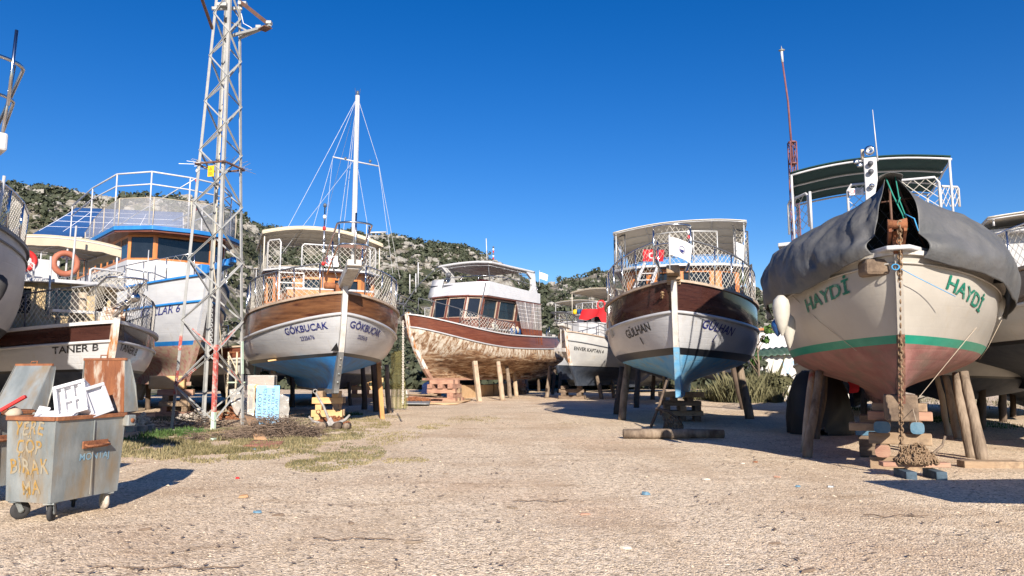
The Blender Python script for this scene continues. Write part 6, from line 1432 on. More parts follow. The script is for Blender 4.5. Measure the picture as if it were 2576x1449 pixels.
# the nearest stack, every timber placed as in the photo
c = G(2268, 1178)
def blk(dx, dz, L, w_, h, mm, label, dy=0, rz=0, end=None, along=False):
    mb = MB()
    if along:   # lies fore and aft, rounded painted end towards the camera
        P = []
        for x in (-L/2, L/2): P.append([Vector((w_/2*math.copysign(abs(math.cos(a))**.6, math.cos(a)), x, h/2+h/2*math.copysign(abs(math.sin(a))**.6, math.sin(a)))) for a in [k*math.pi/8 for k in range(16)]])
        mb.grid(P, True, closev=True); mb.add(P[1], [tuple(range(16))]); o = mb.build('timber_block', mm)
        e = MB(); e.add([p+Vector((0, -.003, 0)) for p in P[0]], [tuple(range(15, -1, -1))]); e.build('sawn_end', end or mm, o)
    else: mb.box((0, 0, h/2), (L, w_, h)); o = mb.build('timber_block', mm, bevel=.014)
    k_ = -R(27); o.location = (c.x+dx*math.cos(k_)-dy*math.sin(k_), c.y+dx*math.sin(k_)+dy*math.cos(k_), dz); o.rotation_euler = (0, 0, rz+k_); tag(o, label, 'timber block', 'blocks under the cream boat'); return o
gx = -.02
blk(-.02, gx, .92, .24, .21, timber, 'long grey-brown timber at the bottom of the stack under the cream boat')
blk(-.27, .192, .6, .24, .21, timber, 'round timber with a pinkish sawn end in the cream boat stack', .05, end=timberred, along=True)
blk(.27, .192, .6, .25, .21, timberdark, 'round timber with its end painted dark for shade in the cream boat stack', .05, end=blackp, along=True)  # black colour on this end stands in for shade
blk(0, .404, .96, .24, .19, timber, 'cracked long timber in the middle of the cream boat stack', .02)
blk(-.26, .596, .62, .26, .20, timber, 'round timber with a blue painted end, left in the cream boat stack', .1, end=bluepaintwood, along=True)
blk(.27, .596, .62, .21, .20, timber, 'round timber with a blue painted end right of the chain', .1, end=bluepaintwood, along=True)
blk(.02, .798, 1.0, .28, .15, timberred, 'long timber with green and red paint marks in the cream boat stack', .25)
blk(.02, .95, .86, .3, .14, timber, 'topmost timber right under the keel of the cream boat', .35)
blk(-.52, .596, .55, .2, .14, timber, 'loose timber end lying left of the left blue painted end', .3)
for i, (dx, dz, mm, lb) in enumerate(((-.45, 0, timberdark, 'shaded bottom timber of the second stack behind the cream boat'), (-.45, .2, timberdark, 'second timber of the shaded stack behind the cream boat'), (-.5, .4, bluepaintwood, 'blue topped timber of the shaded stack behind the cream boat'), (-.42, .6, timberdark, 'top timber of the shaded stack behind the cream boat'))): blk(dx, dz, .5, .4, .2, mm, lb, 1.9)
q = G(2490, 1176); o = MB().box((0, 0, .06), (.95, .28, .12)).build('plank', timber, bevel=.012); o.location = (q.x, q.y, gz(q.x, q.y)-.01); o.rotation_euler = (0, 0, -.1); tag(o, 'flat thick plank on the gravel at the foot of the right poles', 'plank')
# ================================================================ chains, anchors
def heap(name, c, rx, ry, h, n, L, r, m, label, cat, rnd):
    mb = MB()
    for i in range(n):
        a = rnd.uniform(0, 6.283); q = math.sqrt(rnd.random()); z = h*(1-q*q)*rnd.uniform(.3, 1.0)+.02
        M = Matrix.Rotation(rnd.uniform(0, 6.28), 3, 'X') @ Matrix.Rotation(rnd.uniform(0, 6.28), 3, 'Y') @ Matrix.Rotation(rnd.uniform(0, 6.28), 3, 'Z')
        mb.torus((math.cos(a)*q*rx, math.sin(a)*q*ry, z), L*.36, r, M, 9, 5, 1.45)
    core = [[Vector((rx*.82*math.cos(b)*math.cos(t), ry*.82*math.sin(b)*math.cos(t), h*.78*math.sin(t))) for b in [k*math.pi/8 for k in range(16)]] for t in [j*math.pi/12 for j in range(7)]]
    mb.grid(core, True, closev=True); o = mb.build(name, m); o.location = c; tag(o, label, cat); return o
rnd = random.Random(21)
q = G(2306, 1200); ph = Vector((q.x, q.y, 0))
mb = MB(); top = b3.M @ Vector((.28, .03, 3.86)); mid = ph+Vector((-.22, .0, .34)); chain(mb, Vector((0, 0, 0)), mid-top, .085, .011); chain(mb, Vector((.02, .02, .0)), (b3.M @ Vector((-.1, 0, 3.6)))-top, .085, .011); o = mb.build('anchor_chain', chainm); o.location = top; tag(o, 'long rusty anchor chain hanging from the bow of the cream boat', 'chain', 'anchor chains')
heap('chain_heap', ph+Vector((0, 0, .22)), .30, .22, .27, 420, .075, .010, chainm, 'heap of rusty chain piled on short blocks before the cream boat', 'chain', rnd)
for k, (dx, dy, L, mm, al, lb) in enumerate(((-.22, -.08, .5, bluedark, True, 'blue-topped square timber end left under the chain heap'), (.24, -.08, .5, bluedark, True, 'blue-topped square timber end right under the chain heap'), (.0, .05, 1.0, timberred, False, 'red painted plank across the two timbers under the chain heap'))):
    mb = MB(); mb.box((0, 0, .065), (.16, L, .13) if al else (L, .2, .07)); o = mb.build('timber_block', mm, bevel=.01); o.location = (ph.x+dx, ph.y+dy, -.01 if al else .125); o.rotation_euler = (0, 0, -.12); tag(o, lb, 'timber block', 'blocks under the chain heap')
o = MB().tube([(0, 0, 0), (.12, .1, .06), (.28, .15, .16), (.36, .2, .3)], .022, 6).build('driftwood', log); o.location = (ph.x+.3, ph.y+.1, .3); tag(o, 'gnarled stick beside the rusty chain heap', 'stick')
a = W(1666, 735, 20.6); b = G(1672, 1042); b.z = .5; mb = MB(); chain(mb, Vector(), b-a, .12, .013); o = mb.build('anchor_chain', chainy); o.location = a; tag(o, 'yellowed chain hanging left of the stem of the mahogany bulwark boat', 'chain', 'anchor chains')
a = W(1014, 808, 23.6); b = G(1012, 1046); b = Vector((a.x, a.y+.3, .62)); mb = MB(); chain(mb, Vector(), b-a, .08, .009); o = mb.build('hanging_rope', chainw); o.location = a; tag(o, 'white knotted rope hanging beside the yellow net', 'rope')
# fisherman anchor under the blue bottom boat
q = G(826, 1076); root = empty('anchor', q, 0.1); tag(root, 'grey anchor with curved arms leaning on the pale block stack', 'anchor', 'anchors under the boats')
mb = MB(); pts = [(-.58, 0, .34), (-.45, -.05, .2), (-.2, -.1, .12), (.05, -.1, .10), (.3, -.08, .14), (.5, -.02, .24), (.62, .02, .38)]; mb.tube(pts, [.03, .045, .055, .06, .055, .045, .03], 8); mb.build('arms', anchorm, root)
mb = MB(); mb.tube([(.06, -.08, .14), (-.16, .05, .62), (-.42, .12, 1.02)], [.05, .035, .035], 8); mb.torus((-.44, .12, 1.08), .06, .014, rot('X', 1.3), 12, 5); mb.build('shank', anchorm, root)
mb = MB(); mb.add([(-.08, -.14, .10), (.20, -.14, .12), (.07, -.08, .34), (-.08, -.05, .10), (.20, -.05, .12)], [(0, 1, 2), (4, 3, 2), (0, 2, 3), (1, 4, 2)]); mb.build('crown_plate', anchorm, root)
heap('chain_heap', G(832, 1070)+Vector((0, .25, .02)), .55, .25, .24, 260, .09, .013, rust, 'low rusty chain heap behind the curved grey anchor', 'chain', rnd)
for px, lb in ((805, 'left round log end under the grey anchor'), (845, 'dark round log end under the right of the grey anchor'), (868, 'small block right of the grey anchor')):
    q = G(px, 1082); o = MB().tube([(0, -.2, .12), (0, .25, .12)], .12 if px < 860 else .09, 10).build('log_end', log if px != 845 else logdark); o.location = (q.x, q.y+.2, -.02); tag(o, lb, 'log', 'log ends under the anchor')
# brown anchor and log under the mahogany boat
q = G(1694, 1105); root = MB().tube([(-1.22, -.02, .13), (-.5, .0, .125), (.4, .02, .125), (1.28, .03, .12)], [.115, .125, .12, .105], 12).build('log', log); root.location = (q.x, q.y+.1, .0); tag(root, 'long weathered log lying on the gravel before the mahogany bulwark boat', 'log')
q = G(1672, 1085); root = empty('anchor', (q.x, q.y+.3, 0), .0); tag(root, 'dark brown anchor standing behind the long log', 'anchor', 'anchors under the boats')
mb = MB(); mb.tube([(-.35, -.1, .1), (-.05, .1, .72), (.22, .3, 1.42)], [.045, .04, .035], 7); mb.build('shank', anchorb, root)
mb = MB(); mb.tube([(-.18, 0, .62), (.15, -.05, .55), (.45, .1, .34), (.62, .2, .12)], .04, 7); mb.tube([(-.05, .1, .6), (.05, -.15, .3), (.0, -.2, .05)], .03, 6); mb.build('arms', anchorb, root)
heap('chain_heap', Vector((q.x+.32, q.y+.35, .0)), .28, .2, .42, 120, .1, .014, chainm, 'brown chain bundle hanging on the dark anchor behind the log', 'chain', rnd)
# fenders of the cream boat
def hang(px, py, Y): return W(px, py, Y)
fender('fender', hang(1964, 742, 12.9), .15, .72, fendw, 'big white fender at the left of the cream boat hull, highest', 'fenders at the left of the cream boat')
fender('fender', hang(1955, 800, 13.0), .11, .33, fendb, 'blue fender under the big white one', 'fenders at the left of the cream boat')
fender('fender', hang(1983, 790, 13.3), .12, .62, fendw, 'dirty white fender right of the blue fender, lowest', 'fenders at the left of the cream boat')
fender('fender', hang(2508, 735, 13.2), .12, .50, fendw, 'grey-white fender at the right side of the cream boat', 'fenders at the left of the cream boat').__setitem__('group', 'fenders of the cream boat')
fender('fender', W(1540, 800, 24), .13, .65, fendw, 'white fender hanging at the left side of the mahogany bulwark boat')

# ================================================================ blue board wrapped in plastic, brush heap
q = G(655, 1068); root = empty('sign_board', q, .12); tag(root, 'blue hand-lettered board standing on end in a wooden frame beside the pylon', 'sign')
mb = MB(); mb.box((.20, 0, .62), (.72, .03, 1.22)); bd = mb.build('board', skyblue, root)
brn = mat('letter_brown', (0.05, 0.03, 0.03), rough=.7, bump=0)
for k, (t, x, h_) in enumerate((('YLEKÖY', -.04, .15), ('EKNE SERVİS', .12, .12), ('NOKTASI', .25, .11), ('NOVA TEKNE', .37, .12), ('LARI', .49, .12))):
    vs, fs = text_mesh(t, h_*.82, 0, .0, 1.0, 9); mb = MB(); L = max(a for a, b in vs)-min(a for a, b in vs); st = min(1.35, 1.10/L)
    mb.add([(x-b, -.018, .60+(0.0)+a*st+(.02*math.sin(k*2.0))) for a, b in vs], fs); mb.build('lettering', brn, bd)
mb = MB(); mb.beam((-.24, .04, 0), (-.22, .02, 1.2), .09, .06); mb.beam((-.45, .1, 0), (-.40, .06, 1.1), .07, .05); mb.beam((-.55, .05, 1.15), (-.1, .05, 1.22), .12, .12); mb.build('frame', timberpale, root, bevel=.01)
o = MB().prism([(-.5, .08), (.35, .05), (.33, .5), (-.48, .5)], 1.22, 1.52).build('box', rust, root)
def sheet(name, pts, m, parent=None, n=14, amp=.06, seed=0):
    a, b, c_, d = [Vector(p) for p in pts]; P = [[a.lerp(b, i/n).lerp(d.lerp(c_, i/n), j/n) for j in range(n+1)] for i in range(n+1)]
    for i, row in enumerate(P):
        for j, p in enumerate(row): e = noise.noise_vector((p.x*4+seed, p.y*4, p.z*4)); row[j] = p+e*amp
    return MB().grid(P).build(name, m, parent)
pl = sheet('plastic_wrap', [(-1.05, -.1, 1.1), (-.2, -.06, 1.3), (-.2, -.1, .05), (-.62, -.15, .05)], plastic, None, 18, .11, 3); pl.location = root.location; pl.rotation_euler = root.rotation_euler; tag(pl, 'torn clear plastic sheet hanging left of the blue board', 'plastic sheet', 'plastic sheets round the blue board')
pl = sheet('plastic_wrap', [(.5, .0, 1.0), (.85, .15, .85), (.85, .1, .05), (.5, -.0, .05)], plastic, None, 14, .08, 8); pl.location = root.location; pl.rotation_euler = root.rotation_euler; tag(pl, 'clear plastic sheet behind the right side of the blue board', 'plastic sheet', 'plastic sheets round the blue board')
mb = MB(); mb.prism([(-.54, -.0), (.38, -.02), (.36, .55), (-.52, .55)], 1.16, 1.56); pl = mb.build('plastic_wrap', plastic); pl.location = root.location; pl.rotation_euler = root.rotation_euler; tag(pl, 'clear plastic wrapped over the rusty box behind the blue board', 'plastic sheet', 'plastic sheets round the blue board')
rnd = random.Random(31)
def brush(px, py, rx, ry, h, n, label, m=twigm, name='brush_heap', cat='brush heap', r=.006, L=.5):
    c_ = G(px, py); mb = MB()
    for i in range(n):
        a = rnd.uniform(0, 6.283); q_ = math.sqrt(rnd.random()); p = Vector((math.cos(a)*q_*rx, math.sin(a)*q_*ry, h*(1-q_**1.5)*rnd.random()+.02)); d = rnd.uniform(0, 6.283); l = L*rnd.uniform(.4, 1.3); up = rnd.uniform(-.3, .35)
        d = Vector((math.cos(d), math.sin(d)*.7, up)); p2 = p+d*l*.5+Vector((rnd.uniform(-.06, .06), rnd.uniform(-.06, .06), rnd.uniform(-.02, .08))); p3 = p+d*l+Vector((rnd.uniform(-.1, .1), rnd.uniform(-.1, .1), rnd.uniform(-.1, .05)))
        p.z = max(.01, p.z); p2.z = max(.01, p2.z); p3.z = max(.01, p3.z); rr = r*rnd.uniform(.5, 1.8); mb.wire(p, p2, rr); mb.wire(p2, p3, rr*.7)
    o = mb.build(name, m); o.location = c_; tag(o, label, cat); return o
brush(690, 1098, 1.05, .6, .55, 1500, 'heap of dry brown branches in front of the blue board')
brush(585, 1105, 1.0, .3, .12, 260, 'thin scatter of dry twigs left of the brush heap')
brush(500, 1075, 1.1, .4, .35, 160, 'bare thin stems growing between the pylon feet', L=.8)
def panel(pts, m, label, cat='cardboard', name='cardboard', th=.012, amp=.02):
    o = sheet(name, pts, m, None, 6, amp, pts[0][0]); md = o.modifiers.new('t', 'SOLIDIFY'); md.thickness = th; tag(o, label, cat); return o
p = lambda x, y, z=0: tuple(G(x, y)+Vector((0, 0, z)))
panel([p(612, 1075, .42), p(640, 1076, .34), p(672, 1112, .03), p(640, 1112, .03)], cardb, 'brown cardboard flap leaning on the front of the brush heap')
panel([p(610, 1124, .02), p(700, 1128, .02), p(716, 1114, .05), p(640, 1112, .05)], cardred, 'reddish flat sheet on the ground before the brush heap', 'sheet', 'red_sheet')
for i, (px, py, L, w_, mm, rz, lb) in enumerate(((560, 1105, .75, .10, pylongreen, 1.2, 'mint painted board lying left of the brush heap'), (545, 1098, .4, .1, pylongreen, .2, 'short mint board near the pylon front foot'), (455, 1086, .9, .12, stonem, .0, 'pale broken slab at the pylon left foot'), (620, 1090, 1.0, .05, timber, .15, 'thin grey stick lying before the plastic sheet'), (590, 1092, 1.3, .05, timberpale, .1, 'long pale batten lying left of the brush heap'), (650, 1103, .7, .06, log, -.5, 'dark stick in the front of the brush heap'))):
    q = G(px, py); o = MB().box((0, 0, .03), (L, w_, .05)).build('board', mm, bevel=.006); o.location = (q.x, q.y, gz(q.x, q.y)); o.rotation_euler = (0, 0, rz); tag(o, lb, 'board')
# stone and rubble heaps
def stones(px, py, rx, ry, h, n, s, m, label, name='stone_heap'):
    c_ = G(px, py); mb = MB()
    for i in range(n):
        a = rnd.uniform(0, 6.283); q_ = math.sqrt(rnd.random()); p_ = Vector((math.cos(a)*q_*rx, math.sin(a)*q_*ry, h*(1-q_*q_)*rnd.random())); r_ = s*rnd.uniform(.5, 1.3); P = []
        for u in range(4):
            th = math.pi*u/3; P.append([p_+Vector((math.sin(th)*math.cos(b_)*r_*rnd.uniform(.8, 1.2), math.sin(th)*math.sin(b_)*r_*rnd.uniform(.8, 1.2), math.cos(th)*r_*.75)) for b_ in [k*math.pi/3 for k in range(6)]])
        mb.grid(P, False, closev=True)
    o = mb.build(name, m); o.location = c_; tag(o, label, 'stone heap'); return o
stones(352, 1078, .38, .3, .48, 150, .075, stonem, 'tall heap of pale porous stones right of the open bin')
stones(495, 1058, .75, .3, .4, 160, .07, stonem, 'pale rubble heap behind the pylon feet')
stones(580, 1055, .45, .3, .5, 110, .07, rust, 'rusty rubble heap behind the pylon front foot')
for i, (px, py) in enumerate(((330, 1086), (358, 1084), (378, 1082))):
    q = G(px, py); o = MB().box((0, 0, .07), (.22, .18, .15)).build('concrete_block', steelplate, bevel=.01); o.location = q; tag(o, ('grey block at the left foot of the pale stone heap', 'grey block in the middle before the pale stone heap', 'grey block at the right of the pale stone heap')[i], 'block', 'grey blocks before the stone heap')
# pipe scaffold behind the pylon
root = empty('pipe_trestle', G(590, 1040)); tag(root, 'rusty and mint painted pipe trestle behind the lattice pylon', 'trestle')
rl = root.location; mb = MB()
for px, m_, y0, y1 in ((565, 0, 880, 1060), (592, 0, 880, 1040), (655, 1, 880, 1040), (680, 1, 880, 1030)): pass
for x, mm in ((-.35, canvas), (0, canvas), (.75, pylongreen), (1.05, white)): MB().tube([(x, 0, 0), (x, 0, 2.5)], .04, 7).build('upright', mm, root)
MB().tube([(-.4, 0, 2.48), (1.1, 0, 2.48)], .035, 7).build('cross_pipe', rust, root); MB().tube([(-.4, 0, 1.25), (1.1, 0, 1.25)], .035, 7).build('cross_pipe', pylongreen, root); MB().tube([(-.35, .03, 2.4), (.75, .03, .4)], .025, 6).build('cross_pipe', canvas, root)
# ================================================================ under and round the scraped boat
def at(px, py, dz=0): q_ = G(px, py); return Vector((q_.x, q_.y, gz(q_.x, q_.y)+dz))
a, b = G(1160, 1003), G(1305, 990); root = empty('plywood_trough', (a.x, a.y, 0)); tag(root, 'long plywood trough on the ground under the scraped hull', 'trough')
d = (b-a); d.z = 0; L = d.length; d.normalize(); n_ = Vector((-d.y, d.x, 0))
P = [[Vector(d*(L*i/12))+n_*0+Vector((0, 0, z_*(.88-.12*math.sin(math.pi*i/12)+.12*(i/12)))) for z_ in (.0, 1.0)] for i in range(13)]
MB().grid(P, False).build('front_board', plywood, root, solid=.04); MB().grid([[p_+n_*.7 for p_ in r_] for r_ in P], False).build('back_board', plywood, root, solid=.04)
for i in (3, 6, 8): MB().beam(Vector(d*(L*i/12))-n_*.04, Vector(d*(L*i/12))-n_*.04+Vector((0, 0, .8)), .08, .03).build('batten', timberdark, root)
rnd = random.Random(41)
def planks(px, py, n, L, label, mats_, spread=.8, grp='planks by the scraped boat'):
    for i in range(n):
        q = at(px+rnd.uniform(-18, 18)*spread, py+rnd.uniform(-3, 3), .03+.07*i); o = MB().box((0, 0, 0), (L*rnd.uniform(.6, 1.1), .22*rnd.uniform(.7, 1.3), .07)).build('plank', mats_[i % len(mats_)], bevel=.006); o.location = q; o.rotation_euler = (rnd.uniform(-.06, .06), rnd.uniform(-.06, .06), rnd.uniform(-.6, .6)); tag(o, '%s, %s from the ground' % (label, ('first', 'second', 'third', 'fourth', 'fifth', 'sixth', 'seventh')[i]), 'plank', grp)
planks(1072, 1013, 7, 2.4, 'loose board in the jumble before the scraped stem', [timber, timberred, logdark])
o = sheet('plywood_sheet', [p(1062, 1018, .06), p(1148, 1019, .06), p(1188, 1008, .10), p(1120, 1008, .12)], plywood, None, 6, .05); o.modifiers.new('t', 'SOLIDIFY').thickness = .03; tag(o, 'curled pale plywood sheet on the gravel before the scraped boat', 'plywood')
o = sheet('metal_tray', [p(1010, 1022, .14), p(1080, 1022, .14), p(1085, 1012, .16), p(1030, 1012, .16)], steelplate, None, 5, .02); o.modifiers.new('t', 'SOLIDIFY').thickness = .05; tag(o, 'dark flat tray raised on bits of wood near the yellow net', 'tray')
q = at(1048, 1016, .17); heap('chain_heap', q, .75, .25, .16, 200, .12, .018, rust, 'brown rusty chain spread on the dark flat tray', 'chain', rnd)
o = MB().lathe([(0, 0), (.10, 0), (.11, .06), (.11, .42), (.05, .55), (.045, .62), (0, .63)], (0, 0, 0), n=12).build('plastic_bottle', plastic); o.location = at(1022, 1009); tag(o, 'clear plastic bottle with amber liquid beside the yellow net', 'bottle')
MB().lathe([(0, .01), (.1, .01), (.1, .22), (0, .22)], (0, 0, 0), n=12).build('liquid', plankor, o)
o = sheet('plastic_bag', [p(1062, 1000, .9), p(1078, 1000, 1.1), p(1085, 1003, .35), p(1060, 1003, .3)], flagwhite, None, 8, .12); tag(o, 'white crumpled plastic bag on the jumble before the scraped boat', 'bag')
# yellow net hung between two boats
a = [W(985, 890, 30), W(1012, 880, 30.5), W(1025, 1005, 33.5), W(985, 1008, 33)]
P = [[(a[0].lerp(a[1], i/14)).lerp(a[3].lerp(a[2], i/14), j/14)+Vector((.12*math.sin(i*1.6+j*.2), .2*math.cos(i*1.3), 0)) for j in range(15)] for i in range(15)]
for r_ in P: r_[14].z = .05
o = MB().grid(P).build('fishing_net', yellownet); tag(o, 'yellow-green net hanging to the ground right of the blue bottom boat', 'net')
# rear stack and cardboard seen below the blue bottom boat
c = G(910, 1005); crib((c.x-.5, c.y+4, 0), .1, [('x', 2, 2.2, .3, .26, .8), ('y', 3, 1.2, .3, .26, .8), ('x', 2, 2.0, .3, .26, .8), ('y', 3, 1.2, .3, .26, .8), ('x', 2, 2.2, .4, .3, .8)], 'boat behind the yellow net', [timberred, timberpale], rnd, 'far blocks seen below the blue bottom')
# white shed, painted shed, vine, weeds' neighbours on the right
root = empty('white_wall', (W(1925, 950, 46).x, 46, 0)); tag(root, 'low white rendered wall with a green corrugated roof edge', 'wall'); rl = root.location
Y = rl.y; L = 7.5
mb = MB(); mb.box((L/2, .15, 1.4), (L, .3, 2.8)); mb.build('wall', wallw, root); MB().box((.25, -.09, 1.35), (.55, .18, 2.7)).build('pillar', wallw, root)
P = [[Vector((-1.0+i*.10, -.55+j*.35, 2.62+.0055*i*1.6+.12*j+.05*math.sin(i*1.6))) for j in range(5)] for i in range(92)]; MB().grid(P).build('roof', greensheet, root, solid=.02)
bl = mat('faded_blue_letter', (0.30, 0.44, 0.62), rough=.9, bump=0); flat_text('W', 1.0, (1.75, -.004, 1.9), (1, 0, 0), (0, 0, 1), bl, 'lettering', root, bold=.0); MB().tube([(.4, -.12, 2.2), (.6, -.2, 1.4), (1.4, -.2, 1.3), (2.2, -.15, 1.8), (2.6, -.12, 2.5)], .025, 5).build('hanging_hose', rubber, root)
root = empty('shed', (W(1912, 900, 53).x, 53, 0)); tag(root, 'small shed with a white door panel in an orange painted frame', 'shed')
mb = MB(); mb.box((1.7, 1, 2.4), (4.2, 2, 4.8)); mb.build('wall', wallw, root); mb = MB()
for x in (-.35, 3.9): mb.beam((x, -.08, 0), (x, -.08, 4.6), .45, .15)
mb.beam((-.6, -.09, 4.75), (4.2, -.09, 5.1), .42, .16); mb.build('door_frame', orangepaint, root); mb = MB(); mb.box((1.75, -.06, 2.9), (3.6, .1, 3.2)); dr = mb.build('door', white, root); MB().beam((1.1, -.12, 1.3), (1.1, -.12, 4.5), .03, .02).build('door_seam', alu, dr)
MB().box((-1.3, .6, 1.2), (1.2, .2, .35)).build('fence_board', canvas, root)
def tree(name, base, H, Rr, label, cat, m, seed, n=340, q=.16):
    rd = random.Random(seed); root = empty(name, base); tag(root, label, cat); mb = MB(); mb.tube([(0, 0, 0), (.1, 0, H*.4), (0, .1, H*.75)], [Rr*.09, Rr*.06, Rr*.02], 8); tips = []
    for i in range(9):
        a = rd.uniform(0, 6.28); z0_ = H*rd.uniform(.25, .65); e = Vector((math.cos(a)*Rr*rd.uniform(.4, .9), math.sin(a)*Rr*rd.uniform(.4, .9), z0_+H*rd.uniform(.1, .35))); mb.tube([(.05, 0, z0_), (e.x*.5, e.y*.5, (z0_+e.z)/2+.1), e], [Rr*.035, Rr*.025, Rr*.01], 6); tips.append(e)
    mb.build('trunk', log, root); mb = MB()
    for e in tips: leafblob(mb, e, Rr*rd.uniform(.3, .5), n//9, q, rd, 1.0)
    mb.build('crown', m, root); return root
vine = leafmat('vine_leaves', (0.05, 0.12, 0.02), (0.12, 0.22, 0.05))
tree('sapling', (W(1906, 950, 43).x, 43, 0), 5.6, 1.0, 'slim leafy sapling growing beside the orange framed shed', 'sapling', vine, 4, 420, .16)
tree('shrub', (W(1888, 950, 44.5).x, 44.5, 0), 2.6, 1.2, 'dense green shrub in front of the white wall', 'shrub', scrubm, 5, 700, .15)
tree('shrub', (W(1965, 950, 42).x, 42, 0), 1.7, .9, 'low green shrub right of the tall weeds', 'shrub', grassolive, 6, 600, .12)
tree('shrub', G(650, 1042), 2.0, .55, 'small dark evergreen shrub behind the pylon right foot', 'shrub', scrubm, 7, 500, .10)
# tyre
q = G(1808, 998); root = MB().lathe([(.30, -.14), (.44, -.16), (.52, -.13), (.54, 0), (.52, .13), (.44, .16), (.30, .14)], (0, 0, 0), n=28).build('tyre', rubber); root.location = (q.x, q.y, .17); tag(root, 'old tractor tyre lying flat in the grass behind the boat poles', 'tyre')
mb = MB()
for k in range(28): a = k*math.pi/14; mb.box((math.cos(a)*.54, math.sin(a)*.54, 0), (.05, .035, .26), rot('Z', a) @ rot('X', .5))
mb.build('tread', rubber, root)
# dark covered machine in the shade
q = W(2060, 1000, 20.5); root = empty('covered_machine', (q.x, q.y, 0), -.4); tag(root, 'bulky thing under a black cover in the shade left of the cream boat', 'covered machine')
P = []
for j in range(19):
    t = -1+2*j/18; k = max(.02, (1-abs(t)**2.6))**.45; row = []
    for i in range(25):
        th = math.pi*i/24; x = .85*k*math.copysign(abs(math.cos(th))**.7, math.cos(th)); z = (1.75-.35*(t+.2)**2)*k*abs(math.sin(th))**.7
        row.append(Vector((x+.09*noise.noise((i*.45, j*.5, 0)), t*1.15, max(0, z+.10*noise.noise((i*.5, j*.45, 3))*math.sin(th)-.18*max(0, x)))))
    P.append(row)
MB().grid(P).build('cover', blacktarp, root); MB().lathe([(0, 0), (.09, 0), (.09, .02), (0, .02)], (.05, -1.08, 1.05), (0, -1, 0), 12).build('label_plate', white, root)
# ladders and stuff in the shade behind the cream boat
q = G(2143, 1085); root = empty('ladder', (q.x, q.y+1.2, 0), .1); tag(root, 'dark ladder with pale rungs in the shade behind the cream boat', 'ladder')
for x in (-.38, .38): MB().beam((x, 0, 0), (x*.9, .5, 2.2), .06, .09).build('rail', logdark, root)
for k in range(5): MB().beam((-.37, .04+.1*k, .35+.42*k), (.37, .04+.1*k, .35+.42*k), .04, .05).build('rung', logpale if k % 2 == 0 else timber, root)
q = G(2190, 1075); root = MB().beam((0, 0, 0), (-.25, .4, 1.9), .25, .05).build('plank', pylongreen, bevel=.01); root.location = (q.x, q.y+1.8, 0); tag(root, 'pale green board leaning in the shade beside the dark ladder', 'plank')
o = sheet('cloth', [tuple(W(2130, 950, 15.5)), tuple(W(2160, 948, 15.5)), tuple(W(2158, 985, 15.5)), tuple(W(2136, 985, 15.5))], flagred, None, 8, .06); tag(o, 'crumpled red cloth hanging in the shade above the ladder', 'cloth')
o = MB().lathe([(0, 0), (.16, 0), (.17, .1), (.17, .5), (.1, .6), (0, .6)], (0, 0, 0), n=14).build('drum', bluepaintwood); o.location = (G(2304, 1050).x, G(2304, 1050).y+1.5, .45); tag(o, 'blue plastic drum in the shade behind the chain of the cream boat', 'drum')
o = MB().prism([(-.28, -.2), (.28, -.2), (.36, .25), (-.36, .25)], .35, .62).build('wheelbarrow_tray', rust); o.location = (G(2325, 1050).x+.1, G(2325, 1050).y+1.2, 0); o.name = 'wheelbarrow'; tag(o, 'rusty wheelbarrow tray in the shade behind the block stack', 'wheelbarrow')
MB().tube([(.25, .1, .55), (.7, -.1, .75), (.85, -.15, .8)], .02, 6).build('handle', rust, o); MB().lathe([(0, -.04), (.17, -.04), (.19, 0), (.17, .04), (0, .04)], (-.4, .05, .19), (0, 1, 0), 16).build('wheel', rubber, o)
# lattice radio mast
bp = W(2008, 700, 34); root = empty('radio_mast', (bp.x, bp.y, 0)); tag(root, 'tall thin dark red lattice radio mast behind the cream boat', 'mast')
zt1 = W(2008, 358, 34).z; zt2 = W(1994, 122, 34).z; s_ = .15
for sx, sy in ((-1, -1), (1, -1), (1, 1), (-1, 1)): MB().tube([(sx*s_, sy*s_, 0), (sx*s_, sy*s_, zt1)], .03, 6).build('leg', mastred, root)
mb = MB(); z = 1.0; k = 0
while z < zt1-.1:
    for (x0_, y0_), (x1_, y1_) in (((-1, -1), (1, -1)), ((1, -1), (1, 1)), ((1, 1), (-1, 1)), ((-1, 1), (-1, -1))):
        if k % 2: x0_, y0_, x1_, y1_ = x1_, y1_, x0_, y0_
        mb.tube([(x0_*s_, y0_*s_, z), (x1_*s_, y1_*s_, min(zt1, z+.75))], .018, 5)
    z += .75; k += 1
mb.build('bracing', mastred, root)
for z in (zt1, zt1-1.05): MB().prism([(s_*1.3*math.cos(a), s_*1.3*math.sin(a)) for a in [k*math.pi/5 for k in range(10)]], z-.03, z+.03).build('collar', mastred, root)
MB().tube([(0, 0, zt1-1.2), (-.1, 0, zt1+2), (-.28, 0, zt2-.7)], [.06, .05, .04], 8).build('pole', mastred, root); MB().tube([(-.28, 0, zt2-.7), (-.30, 0, zt2-.15)], .06, 8).build('antenna', white, root); MB().lathe([(0, 0), (.05, 0), (.16, .06), (.03, .1), (.03, .16), (0, .3)], (-.30, 0, zt2-.15), n=10).build('finial', galv, root)
